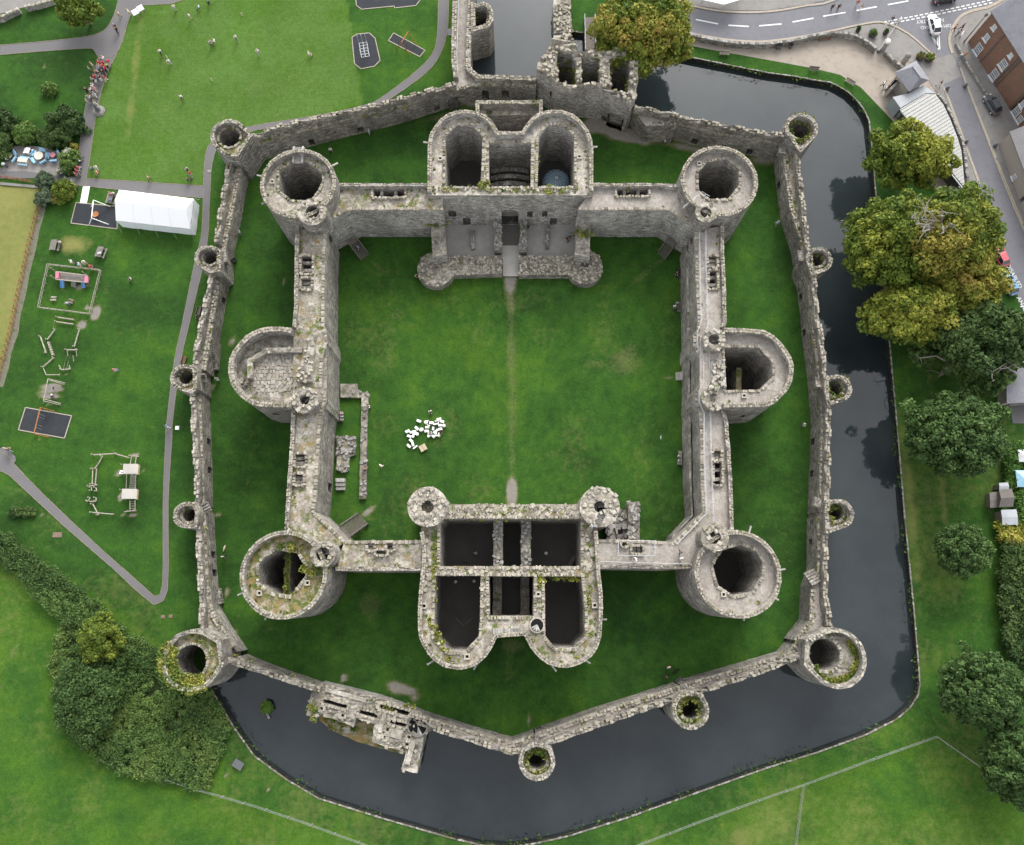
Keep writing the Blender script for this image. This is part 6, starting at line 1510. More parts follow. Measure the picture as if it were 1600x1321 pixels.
thicket('hedge', 'garden hedge between the sheds and the white canopies', 'hedge', [(1568, 700), (1584, 700), (1592, 720), (1590, 765), (1596, 815), (1584, 815), (1580, 765), (1570, 755), (1567, 720)], 1.6, 110, 80, .18, 'leaf_bright', 46, (.1, .7))
thicket('shrubbery', 'yellow-tipped garden shrubs below the grey shed roof', 'shrubs', [(1555, 822), (1600, 815), (1610, 860), (1575, 858), (1556, 840)], 1.4, 90, 80, .18, 'leaf_yellow', 47, (.0, .9))
# ------------------------------------------------------------------ marquee, play things, tables
def hgt(px, py, z): return (*at(px, py, z), z)
M['tent'] = plain('tent_white', (.80, .80, .80), .5, .3, .02)
M['tent_wall'] = plain('tent_wall', (.74, .76, .79), .5, .3, .05)
root = thing('marquee', 'large white marquee with a ridged roof and pale side panels beside the path', 'tent', (*at(243, 335, 0), 0))
E_ = [Vector(hgt(x, y, 2.3)) for x, y in ((186, 297), (303, 311), (297, 358), (181, 345))]
r0 = (E_[0] + E_[3]) / 2; r1 = (E_[1] + E_[2]) / 2; ax = (r1 - r0); r0 = r0 + ax * .03; r1 = r1 - ax * .03; r0.z = r1.z = 3.9
mb = MB(); mb.add([tuple(v) for v in (E_[0], E_[1], E_[2], E_[3], r0, r1)], [(3, 2, 5, 4), (1, 0, 4, 5)]); mb.build('roof_sheet', [M['tent']], root)
mb = MB(); mb.add([tuple(v) for v in (E_[0], E_[1], E_[2], E_[3], r0, r1)], [(0, 3, 4), (2, 1, 5)]); mb.build('gable_end', [M['tent_wall']], root)
for a, b, n in ((3, 2, 4), (2, 1, 2), (1, 0, 4), (0, 3, 2)):
    for k in range(n):
        p = E_[a] + (E_[b] - E_[a]) * (k / n); q = E_[a] + (E_[b] - E_[a]) * ((k + 1) / n); d = (q - p).normalized(); nn = Vector((d.y, -d.x, 0)) * .06
        mb = MB(); m_ = (p + q) / 2 + nn
        mb.add([(p.x, p.y, 0), (m_.x, m_.y, 0), (q.x, q.y, 0), tuple(q), (m_.x, m_.y, 2.3), tuple(p)], [(0, 1, 4, 5), (1, 2, 3, 4)]); mb.build('wall_panel', [M['tent_wall']], root)
for k in range(1, 4):
    for a_, b_ in ((E_[0], E_[1]), (E_[3], E_[2])):
        p = a_ + (b_ - a_) * (k / 4); q = r0 + (r1 - r0) * (k / 4); mb = MB(); mb.bar(p + Vector((0, 0, .03)), q + Vector((0, 0, .03)), .07, .06); mb.build('roof_seam', [M['tent_wall']], root)
for k in range(5):
    for a_, b_, s_ in ((E_[0], E_[1], 1), (E_[3], E_[2], -1)):
        p = a_ + (b_ - a_) * (k / 4); mb = MB(); mb.tube([p, (p.x, p.y + s_ * 1.1, .05)], .02, 4); mb.build('guy_rope', [M['rail']], root)
M['plank'] = plain('table_planks', (.17, .155, .14), .8, .2, .2)
def picnic(label, px, py, ang, topm='plank', benchm=None, group='picnic tables on the grass', L=1.8, name='picnic_table', z=0.0):
    benchm = benchm or topm
    x, y = at(px, py, .6); root = thing(name, label, 'table', (x, y, z), group); a = R(ang); c, s = math.cos(a), math.sin(a)
    def bx(nm, u, v, zz, sx, sy, sz, m_): mb = MB(); mb.box((x + u * c - v * s, y + u * s + v * c, zz + z), (sx, sy, sz), a); return mb.build(nm, [M[m_]], root)
    for k in range(4): bx('top_board', 0, -.28 + .19 * k, .74, L, .17, .05, topm)
    for v in (-.68, .68): bx('bench_seat', 0, v, .44, L, .28, .05, benchm)
    for u in (-L * .38, L * .38): bx('leg_frame', u, 0, .40, .08, 1.5, .07, topm); bx('leg_frame', u, 0, .36, .09, .5, .72, topm)
    return root
picnic('grey picnic table with one sitter, at the edge of the dry grass patch', 85, 383, 85); picnic('grey picnic table with a bag on it, standing alone between marquee and fenced play area', 157, 394, 76); picnic('grey picnic table half hidden beside the marquee end', 173, 310, 80)
M['bag'] = plain('bag_white', (.62, .65, .7), .7, .2, .1); root = thing('bag', 'pale bag lying on the lone picnic table', 'bag', hgt(155, 396, .78)); mb = MB(); mb.box((*at(155, 396, .8), .86), (.55, .3, .18), .3, 0, .8); mb.build('bag_body', [M['bag']], root); mb = MB(); q = Vector((*at(155, 396, .8), .95)); mb.tube([q + Vector((-.15, 0, 0)), q + Vector((0, 0, .15)), q + Vector((.15, 0, 0))], .02, 5); mb.build('bag_handle', [M['rail_dark']], root)
M['log'] = plain('play_logs', (.30, .27, .225), .85, .15, .22, 3)
M['orange'] = plain('orange_steel', (.35, .14, .05), .6, .3, .15); M['blue'] = plain('blue_plastic', (.10, .26, .50), .4, .4, .08); M['pink'] = plain('pink_panel', (.50, .16, .22), .5, .3, .1)
# fenced play boat
root = thing('play_fence', 'rectangular low rail fence round the small play boat', 'fence', (*at(109, 455, 0), 0))
fq = P([(76, 414), (158, 423), (141, 491), (61, 481)], .5)
for i in range(4):
    a, b = fq[i], fq[(i + 1) % 4]
    for zz in (.9, .5): mb = MB(); mb.bar((*a, zz), (*b, zz), .07, .1); mb.build('rail', [M['log']], root)
for x, y, h in along(fq, True, 1.2): mb = MB(); mb.box((x, y, .5), (.1, .1, 1.0), h); mb.build('post', [M['log']], root)
root = thing('play_boat', 'wooden play boat with pink ends and two blue slides inside the low fence', 'play frame', (*at(113, 434, 0), 0))
bq = [(88, 425), (137, 431), (137, 442), (88, 437)]
mb = MB(); prism(mb, P(bq, .8), .5, .8, jit=0, rag=0); mb.build('deck', [M['plank'], M['plank']], root)
for i in range(4): a = at(*bq[i], 1.2); b = at(*bq[(i + 1) % 4], 1.2); mb = MB(); mb.bar((*a, 1.25), (*b, 1.25), .14, .18); mb.build('side_rail', [M['log']], root)
for px, py in ((90, 431), (135, 437)): mb = MB(); mb.box((*at(px, py, 1.2), 1.1), (.5, 1.0, .5)); mb.build('end_panel', [M['pink']], root)
for px in (97, 130): A = Vector(hgt(px, 438, .8)); B = Vector(hgt(px + 1, 450, .15)); mb = MB(); mb.bar(A, B, .5, .08); mb.bar(A + Vector((.25, 0, .1)), B + Vector((.25, 0, .1)), .06, .2); mb.bar(A + Vector((-.25, 0, .1)), B + Vector((-.25, 0, .1)), .06, .2); mb.build('slide', [M['blue']], root)
mb = MB(); mb.bar(hgt(115, 441, .7), hgt(115, 449, .1), .9, .1); mb.build('ramp', [M['plank']], root)
for px, py in bq: mb = MB(); mb.tube([hgt(px, py, 0), (*at(px, py, 0), 1.7)], .08, 6); mb.build('post', [M['log']], root)
for lb, px, py, ang in (('pair of low wooden stepping beams inside the fence, away from the adult', 84, 467, 0), ('small red and grey spring rocker inside the fence, near the adult', 111, 471, -18)):
    x, y = at(px, py, .3); root = thing('spring_rocker' if 'rocker' in lb else 'stepping_beams', lb, 'play equipment', (x, y, 0)); a = R(ang)
    for k in (-.25, .25): mb = MB(); mb.box((x - k * math.sin(a), y + k * math.cos(a), .35), (.9, .22, .12), a); mb.build('beam', [M['log'] if 'beams' in lb else M['plank']], root)
    mb = MB(); mb.lathe((x, y, 0), [(.14, 0), (.14, .3)], 10); mb.build('spring', [M['orange'] if 'rocker' in lb else M['log']], root)
def log(root, a, b, z0=.35, z1=None, r=.11, nm='log', m_='log'):
    mb = MB(); A = hgt(*a, z0); B = hgt(*b, z0 if z1 is None else z1); mb.tube([A, B], r, 7); return mb.build(nm, [M[m_]], root)
def post(root, a, h, r=.09, m_='log'):
    mb = MB(); x, y = at(*a, 0); mb.tube([(x, y, 0), (x, y, h)], r, 7); return mb.build('post', [M[m_]], root)
root = thing('balance_trail', 'ring of balance logs, posts and rope bridge set in the grass below the fenced boat', 'play trail', (*at(95, 545, 0), 0))
for a, b in (((90, 496), (116, 500)), ((88, 503), (115, 507)), ((86, 515), (74, 531)), ((63, 526), (72, 552)), ((84, 559), (67, 574)), ((124, 515), (116, 542)), ((104, 547), (121, 547)), ((96, 578), (110, 577))): log(root, a, b); post(root, a, .5); post(root, b, .5)
for k in range(6): mb = MB(); mb.box((*at(76 + 1.3 * k, 536 + 3.6 * k, .25), .2), (.32, .32, .4)); mb.build('stepping_post', [M['log']], root)
for a in ((105, 548), (119, 548), (114, 556)): log(root, a, (a[0] + 1, a[1] + 9), .9, .5, .07)
for a, b in (((104, 556), (99, 577)), ((110, 553), (104, 576))): mb = MB(); mb.tube([hgt(*a, 1.0), hgt((a[0] + b[0]) / 2, (a[1] + b[1]) / 2, .4), hgt(*b, 1.0)], .03, 4); mb.build('rope', [M['timber']], root)
for a, b in (((67, 574), (72, 586)), ((72, 586), (93, 586)), ((96, 578), (92, 571)), ((110, 577), (108, 571))): log(root, a, b, .3, None, .07)
def swing_frame(label, a, b, h, m_, legs, seats, catm='rubber', spread=1.0):
    root = thing('swing', label, 'swing', (*at((a[0] + b[0]) / 2, (a[1] + b[1]) / 2, 0), 0), 'play swings')
    A = Vector(hgt(*a, h)); B = Vector(hgt(*b, h)); d = (B - A).normalized(); n_ = Vector((-d.y, d.x, 0)) * spread
    mb = MB(); mb.tube([A, B], .08, 7); mb.build('top_bar', [M[m_]], root)
    for p in (A, B):
        for s in (-1, 1): mb = MB(); e = p + n_ * s; mb.tube([p, (e.x, e.y, 0)], .07, 7); mb.build('leg', [M[m_]], root)
    for t_ in seats:
        p = A + (B - A) * t_; q = p - d * .22; r_ = p + d * .22; mb = MB(); mb.box((p.x, p.y, .5), (.45, .2, .06), math.atan2(d.y, d.x)); s_ = mb.build('seat', [M[catm]], root)
        mb = MB(); mb.tube([q, (q.x, q.y, .5)], .015, 4); mb.tube([r_, (r_.x, r_.y, .5)], .015, 4); mb.build('chain', [M['rail']], root, kind='stuff')
    return root
swing_frame('wooden two-seat swing over two worn earth strips', (75, 592), (68, 627), 2.3, 'log', 2, (.3, .72), spread=1.4)
log(bpy.data.objects['swing'], (76, 594), (101, 601), 1.2, .1, .08, 'brace'); log(bpy.data.objects['swing'], (69, 624), (95, 631), 1.2, .1, .08, 'brace')
swing_frame('orange-framed swing on the dark rubber mat near the diagonal path', (63, 637), (53, 678), 2.2, 'orange', 2, (.3, .7))
swing_frame('orange-framed swing on the narrow slanting mat of the cricket lawn side', (627, 67), (638, 50), 2.3, 'orange', 2, (.5,), spread=1.3)
r_ = swing_frame('white-framed basket swing on the dark mat beside the marquee', (143, 341), (146, 313), 2.3, 'white', 2, (), spread=1.6)
mb = MB(); c = at(149, 335, .5); mb.lathe((c[0], c[1], .45), [(.5, 0), (.55, .05), (.5, .12), (.3, .06)], 18); mb.build('basket_seat', [M['orange']], r_)
root = thing('climbing_frame', 'grey steel ladder climbing frame on the cut-cornered dark mat', 'climbing frame', (*at(569, 78, 0), 0))
for a, b in (((561, 68), (565, 90)), ((567, 67), (571, 89)), ((573, 66), (577, 88))): A = hgt(*a, 2.0); B = hgt(*b, 2.0); mb = MB(); mb.tube([A, B], .05, 6); mb.build('rail', [M['rail']], root); post(root, a, 2.0, .05, 'rail'); post(root, b, 2.0, .05, 'rail')
for k in range(6): t_ = k / 5; mb = MB(); mb.tube([hgt(561 + 4 * t_, 68 + 22 * t_, 2.0), hgt(573 + 4 * t_, 66 + 22 * t_, 2.0)], .04, 5); mb.build('rung', [M['rail']], root)
# two-tower wooden fort
root = thing('play_fort', 'wooden play fort with two plank-roofed towers joined by a bridge and a slide', 'play frame', (*at(205, 755, 0), 0))
for cx, cy in ((204, 734), (202, 773)):
    c = at(cx, cy, 2.9); mb = MB(); mb.box((c[0], c[1] + .1, 2.95), (2.2, 1.5, .1), 0, 0, 1, .08); mb.build('roof', [M['pathpale']], root); mb = MB(); mb.box((c[0] + 1.15, c[1], 2.75), (.12, 1.5, .5)); mb.build('roof_edge', [M['paint_cream']], root)
    c = at(cx, cy, 1.2); mb = MB(); mb.box((c[0], c[1], 1.2), (1.5, 1.3, .12)); mb.build('deck', [M['plank']], root)
    for u in (-.7, .7):
        for v in (-.6, .6): mb = MB(); mb.box((c[0] + u, c[1] + v, 1.45), (.12, .12, 2.9)); mb.build('post', [M['log']], root)
A = at(206, 742, 1.2); B = at(205, 765, 1.2); n_ = 9
for k in range(n_): mb = MB(); mb.box((A[0] + .25, A[1] + (B[1] - A[1]) * k / (n_ - 1), 1.2), (.9, .2, .07)); mb.build('bridge_plank', [M['plank']], root)
for s in (-.5, .9): mb = MB(); mb.tube([(A[0] + s, A[1], 1.8), (B[0] + s, B[1], 1.8)], .06, 6); mb.build('bridge_rail', [M['log']], root)
mb = MB(); p = Vector(hgt(196, 738, 1.2)); q = Vector(hgt(187, 738, .2)); mb.bar(p, q, .55, .06); mb.build('slide', [M['white']], root)
for a, b in (((203, 727), (206, 713)), ((211, 727), (213, 714)), ((203, 712), (217, 714)), ((203, 782), (203, 799)), ((211, 782), (211, 799)), ((194, 800), (213, 798))): log(root, a, b, .9, None, .08); post(root, b, .9)
for k in range(5): log(root, (203, 784 + 3.5 * k), (211, 784 + 3.5 * k), .9, None, .04, 'rung')
for a, b in (((146, 711), (182, 709)), ((160, 713), (156, 721)), ((156, 721), (148, 733)), ((145, 733), (144, 757)), ((151, 733), (149, 757)), ((140, 760), (152, 758)), ((143, 762), (143, 767)), ((150, 762), (151, 768)), ((140, 784), (150, 784)), ((145, 788), (154, 805)), ((144, 801), (178, 804)), ((182, 710), (203, 716)), ((138, 783), (141, 778)), ((150, 783), (150, 778))): log(root, a, b, .5, None, .09); post(root, a, .7); post(root, b, .7)
# wooden rails behind the lawn people: two white boards at the top path
for px, py, lb in ((211, 19, 'white information board at the path bend, the one nearer the path'), (219, 13, 'white information board at the path bend, the one nearer the lawn')):
    root = thing('information_board', lb, 'sign', (*at(px, py, 0), 0)); c = at(px, py, 1.0); mb = MB(); mb.box((c[0], c[1], 1.0), (1.1, .9, .06), R(34), 0, 1, R(25)); mb.build('board_face', [M['white']], root); mb = MB(); mb.box((c[0], c[1], .95), (1.25, 1.02, .06), R(34), 0, 1, R(25)); mb.build('board_frame', [M['rail_dark']], root)
    for s in (-.45, .45): mb = MB(); mb.box((c[0] + s * .83, c[1] + s * .56, .5), (.08, .08, 1.0)); mb.build('post', [M['rail_dark']], root)
# lamp memorial on eight-sided steps
root = thing('lamp_monument', 'dark cast lamp standard on pale eight-sided stone steps beside the straight path', 'monument', (*at(155, 174, 0), 0)); c = at(155, 174, 0)
for k, (r_, z) in enumerate(((1.08, .15), (.82, .3), (.58, .45))): mb = MB(); mb.lathe((*c, 0), [(r_, 0), (r_, z)], 8); mb.build('step', [M['concrete' if k % 2 == 0 else 'stone_grey']], root)
mb = MB(); mb.lathe((*c, .45), [(.42, 0), (.36, .5), (.22, .8), (.2, 1.5), (.34, 1.6), (.12, 1.8), (.1, 2.6)], 12); mb.build('shaft', [M['rail_dark']], root); mb = MB(); mb.lathe((*c, 3.05), [(.14, 0), (.32, .4), (.34, .5), (.1, .8), (.03, .95)], 8); mb.build('lantern', [M['rail_dark']], root)
# café patio sets
M['cream'] = plain('parasol_cream', (.62, .56, .47), .7, .2, .06); M['rose'] = plain('parasol_rose', (.52, .20, .25), .7, .2, .06); M['sky_blue'] = plain('bench_blue', (.30, .52, .66), .6, .3, .08)
def cafe(label, px, py, r_, topm, seats, seatm='sky_blue', rseat=None, z=.05, high=True):
    x, y = at(px, py, .8); root = thing('café_table'.replace('é', 'e'), label, 'table', (x, y, z), 'tables on the café patio')
    mb = MB(); mb.lathe((x, y, .72), [(r_, 0), (r_, .05)], 24); mb.build('table_top', [M[topm]], root); mb = MB(); mb.lathe((x, y, z), [(.35, 0), (.08, .06), (.08, .68)], 10); mb.build('pedestal', [M['rail_dark']], root)
    for a in seats:
        a = R(a); rr = rseat or r_ + .45; cx_, cy_ = x + rr * math.cos(a), y + rr * math.sin(a)
        mb = MB(); mb.box((cx_, cy_, .45), (.42, 1.1, .07), a); mb.build('bench_seat', [M[seatm]], root); mb = MB(); mb.box((cx_ + .2 * math.cos(a), cy_ + .2 * math.sin(a), .62), (.07, 1.1, .34), a); mb.build('bench_back', [M[seatm]], root)
        for s in (-.4, .4): mb = MB(); mb.box((cx_ - s * math.sin(a), cy_ + s * math.cos(a), .22), (.4, .07, .42), a); mb.build('leg', [M[seatm]], root)
    return root
cafe('round cream café table with five pale blue curved benches, middle of the patio', 60, 243, .75, 'cream', (75, 10, -55, -145, 150))
cafe('round rose-pink café table with three pale blue benches by the dark bush', 82, 242, .45, 'rose', (175, 35, -85)); cafe('round cream café table with sitters at the patio edge by the olive bush', 13, 243, .55, 'cream', (40, -30))
picnic('cream-topped oblong café table with a blue bench on its near side', 36, 251, -8, 'cream', 'sky_blue', 'tables on the café patio', 1.6, 'cafe_table', .05); picnic('small all-white café table near the back edge of the patio', 44, 236, 80, 'white', 'white', 'tables on the café patio', 1.0, 'cafe_table', .05)
root = thing('litter_bin', 'dark litter bin at the patio edge beside the olive bush', 'bin', (*at(8, 259, 0), .05)); mb = MB(); mb.lathe((*at(8, 259, .4), .05), [(.28, 0), (.33, .85), (.25, .95)], 12); mb.build('bin_body', [M['rail_dark']], root); mb = MB(); mb.lathe((*at(8, 259, .4), 1.0), [(.3, 0), (.1, .12)], 12); mb.build('lid', [M['rail']], root)
# ------------------------------------------------------------------ white foam blocks on the courtyard lawn (a build-your-own castle)
M['foam'] = plain('white_foam', (.80, .79, .77), .6, .3, .03)
bks = [(545, 382, 8, -20, 'b'), (367, 543, 8, 30, 'b'), (397, 620, 8, -15, 'b'), (428, 558, 6, 10, 'b'), (475, 545, 7, 10, 'b'), (480, 582, 7, 0, 'b'), (520, 590, 5, 0, 'c'), (458, 615, 6, 80, 'b'), (512, 495, 8, -40, 'b'), (587, 520, 7, 30, 'c'), (388, 772, 8, -42, 'b'), (425, 690, 8, -42, 'b'), (452, 745, 7, -75, 'b'), (490, 792, 8, 38, 't'), (658, 405, 6, 0, 'c'), (678, 388, 5, 45, 't'), (672, 430, 5, -45, 't'), (740, 410, 8, 0, 'b'), (810, 430, 8, 8, 't'), (845, 365, 5, 0, 'c'), (820, 382, 5, 10, 't'), (850, 400, 5, 80, 't'), (905, 388, 8, -20, 'b'), (880, 352, 3, 0, 'c'), (878, 448, 7, 0, 'b'), (938, 458, 5, -30, 'c'), (675, 480, 7, 0, 'b'), (700, 462, 5, 40, 't'), (668, 540, 8, 0, 'b'), (695, 575, 5, 80, 't'), (768, 500, 6, 85, 'b'), (798, 565, 7, -35, 'b'), (820, 535, 6, 45, 'b'), (878, 510, 8, 10, 'b'), (740, 580, 3, 0, 'c'), (697, 625, 4, 0, 'c'), (778, 632, 4, 0, 'c'), (860, 615, 4, 0, 'c'), (780, 612, 16, 2, 't'), (855, 585, 4, 85, 't')]
near = {0: 'set apart towards the far gatehouse', 1: 'lying farthest out towards the footing wall', 2: 'just below the outlying cluster', 3: 'at the outer end of the outlying cluster', 4: 'at the top of the outlying cluster', 5: 'in the centre of the outlying cluster', 6: 'closing the inner end of the outlying cluster', 7: 'hanging below the outlying cluster centre', 8: 'slanting above the outlying cluster', 9: 'between outlying cluster and main model', 10: 'lowest and outermost of the trailing ones', 11: 'upper half of the bent pair', 12: 'lower half of the bent pair', 13: 'a lath beside the bent pair', 14: 'at the back corner nearer the footing wall', 15: 'pointing up from the first back corner', 16: 'pointing down from the first back corner', 17: 'flat in the middle of the back row', 18: 'linking the back row to the far side', 19: 'at the other back corner', 20: 'reaching out from the second back corner', 21: 'running down from the second back corner', 22: 'tilted at the extreme back corner', 23: 'tiny, topmost of the model', 24: 'just below the tilted back corner one', 25: 'sticking out on the tree side', 26: 'upper one on the near-wall side', 27: 'lying across the upper side one', 28: 'lower one on the near-wall side', 29: 'first upright of the model front', 30: 'standing alone inside the model', 31: 'tilted behind the long front bar', 32: 'slanting beside the tilted one', 33: 'next to the person in black', 34: 'tiny, inside the model front', 35: 'front corner turret nearer the footing wall', 36: 'turret midway along the model front', 37: 'front corner turret farther from the footing wall', 38: 'long bar forming the model front', 39: 'second upright of the model front'}
fb = {}
for i, (bx, by, L, ang, ty) in enumerate(bks):
    px, py = 600 + bx / 10, 620 + by / 10
    if ty not in fb:
        mb = MB()
        if ty == 'b':
            mb.box((0, 0, .2), (.66, .36, .4), 0, 0, .95)
        elif ty == 'c': mb.lathe((0, 0, 0), [(.22, 0), (.22, .55), (.16, .6)], 12)
        else: mb.box((0, 0, .2), (.6, .16, .4))
        o = mb.build('foam_block', [M['foam']]); fb[ty] = o; o2 = o
    else: o2 = put(fb[ty].copy())
    o2.location = (*at(px, py, .2), 0); o2.rotation_euler = (0, 0, R(ang))
    sc_ = L / 7.5 if ty == 'b' else (L / 4.5 if ty == 'c' else L / 6); o2.scale = (sc_, min(1.25, max(.9, sc_)), 1)
    kind_ = {'b': 'oblong', 'c': 'round', 't': 'thin'}[ty]
    lb = 'white %s foam block on the courtyard lawn, %s' % (kind_, near[i])
    tag(o2, lb, 'block', 'white foam castle blocks')
root = thing('block_crate', 'small yellowish ridged crate lying near the white foam blocks', 'crate', (*at(661, 700, 0), 0)); x, y = at(661, 700, .3)
for s in (-.28, .28): mb = MB(); mb.box((x + s * .85, y + s * .5, .38), (.5, 1.0, .07), R(30), 0, 1); mb.build('lid_panel', [M['paint_cream']], root)
mb = MB(); mb.box((x, y, .17), (.95, .95, .34), R(30)); mb.build('crate_body', [M['plank']], root)
# ------------------------------------------------------------------ fences
def fence(label, pts, h, m_, step, rails=(.5, 1.0), lath=False):
    root = thing('fence', label, 'fence', (*at(*pts[len(pts) // 2], 0), 0)); q = P(pts, 0)
    for zz in rails:
        mb = MB(); mb.tube([(x, y, zz * h) for x, y in q], .022 if not lath else .05, 4); mb.build('rail', [M[m_]], root)
    pm = None
    for x, y, a in along(q, False, step):
        if pm is None: mb = MB(); mb.box((0, 0, h / 2), (.09, .09, h * 1.05)); o = mb.build('post', [M[m_]]); pm = o.data; o.parent = root
        else: o = put(bpy.data.objects.new('post', pm), root)
        o.location = (x - root.location.x, y - root.location.y, 0)
    if lath:
        mb = MB(); k = 0
        for x, y, a in along(q, False, .45):
            k += 1; s = .35 if k % 2 else -.35
            mb.bar((x - s * math.cos(a), y - s * math.sin(a), .05), (x + s * math.cos(a), y + s * math.sin(a), h), .05, .06)
        mb.build('lath', [M[m_]], root, kind='stuff')
    return root
M['redwood'] = plain('red_brown_lath', (.24, .10, .06), .8, .2, .25); M['wirepost'] = plain('fence_grey', (.22, .235, .21), .8, .2, .15)
fence('reddish lath fence between the yellowing green and the playground', [(63, 312), (61, 330), (54, 360), (47, 387), (38, 430), (32, 455), (24, 495), (19, 520), (10, 552), (4, 575), (-3, 605)], 1.1, 'redwood', 2.0, (.2, .9), True)
fence('reddish lath fence between the yellowing green and the café path', [(-20, 276), (0, 278), (28, 282), (53, 286)], .9, 'redwood', 2.0, (.2, .9), True)
fence('wire fence dividing the near field from the moat bank, thicket end', [(264, 1216), (300, 1229), (400, 1258), (470, 1281), (580, 1321), (640, 1342)], 1.1, 'wirepost', 3.0, (.35, .65, 1.0))
fence('wire fence along the moat bank up to its pointed corner', [(960, 1330), (990, 1321), (1100, 1279), (1200, 1243), (1253, 1225), (1350, 1189), (1460, 1150)], 1.1, 'wirepost', 3.0, (.35, .65, 1.0)); fence('wire fence from its pointed corner down to the dark tree', [(1460, 1150), (1500, 1178), (1540, 1206)], 1.1, 'wirepost', 3.0, (.35, .7, 1.0)); fence('wire fence branching straight off towards the near field', [(1253, 1225), (1248, 1260), (1243, 1300), (1239, 1335)], 1.1, 'wirepost', 3.0, (.35, .7, 1.0))
M['weeds'] = speck('weedy_soil', (.15, .14, .105), .3, 4, .9, patch=(.06, .085, .03), pamt=.9)
vq = [(63, 312), (61, 330), (54, 360), (47, 387), (38, 430), (32, 455), (24, 495), (19, 520), (10, 552), (4, 575), (-3, 605)]
setting('weedy_verge', P([(x - 2, y) for x, y in vq] + [(x + 8 + 2 * (k % 2), y) for k, (x, y) in enumerate(vq)][::-1], 0), .02, M['weeds'])
# ------------------------------------------------------------------ town edge
root = thing('shelter', 'white flat roof edge of a shelter on the pavement across the main road', 'shelter', (*at(1125, -8, 0), 0)); mb = MB(); prism(mb, P([(1080, -30), (1095, -1), (1131, 7), (1155, 0), (1165, -30)], 2.6), 2.45, 2.6, jit=0, rag=0); mb.build('roof', [M['tent_wall'], M['tent']], root)
for px, py in ((1097, 3), (1131, 10), (1152, 4)): mb = MB(); mb.tube([hgt(px, py, 0), (*at(px, py, 0), 2.5)], .06, 6); mb.build('post', [M['rail']], root)
M['slate'] = speck('slate_roof', (.20, .20, .22), .14, 5, .5, .7, patch=(.15, .15, .165)); M['slate_warm'] = speck('slate_warm', (.23, .22, .225), .14, 5, .5, .7); M['zinc'] = plain('pale_ribbed_sheet', (.36, .355, .335), .5, .4, .06, .8); M['lead'] = plain('lead_roof', (.30, .315, .335), .5, .4, .1, .9); M['render'] = speck('cream_render', (.36, .32, .28), .08, 5, .4); M['glass'] = plain('window_glass', (.10, .12, .135), .12, .6, .2); M['trim'] = plain('white_trim', (.62, .64, .66), .5, .3, .05)
def brickmat():
    t = NT('brick_facade'); g = t.n('ShaderNodeSeparateXYZ'); t.l(t.pos, g.inputs[0])
    u = t.math('ADD', t.math('MULTIPLY', g.outputs[0], .5), t.math('MULTIPLY', g.outputs[1], -.85)); cb = t.n('ShaderNodeCombineXYZ'); t.l(u, cb.inputs[0]); t.l(g.outputs[2], cb.inputs[1])
    b = t.n('ShaderNodeTexBrick'); b.inputs['Scale'].default_value = 2.2; b.inputs['Color1'].default_value = (.19, .088, .062, 1); b.inputs['Color2'].default_value = (.24, .125, .088, 1); b.inputs['Mortar'].default_value = (.20, .15, .12, 1); b.inputs['Mortar Size'].default_value = .02; t.l(cb.outputs[0], b.inputs['Vector'])
    c = t.mix(t.ramp(t.noise(.7, 5, .65), [(.42, 0.0), (.66, .8)]), b.outputs[0], (.15, .115, .085)); c = t.mix(.5, c, t.ramp(t.noise(4, 3), [(.3, .36), (.7, .64)]), 'OVERLAY')
    return t.done(c, .9, .15)
M['facade'] = brickmat()
def on_plane(px, py, A, B):
    """where the sight line through a pixel meets the upright plane through ground points A, B: (distance along, height)"""
    x0, y0 = at(px, py, 0); d = (B[0] - A[0], B[1] - A[1]); L = math.hypot(*d); n_ = (-d[1] / L, d[0] / L)
    k = (n_[0] * A[0] + n_[1] * A[1]) / (n_[0] * x0 + n_[1] * y0); x, y = x0 * k, y0 * k; z = CAMH * (1 - k)
    return ((x - A[0]) * d[0] + (y - A[1]) * d[1]) / L, z
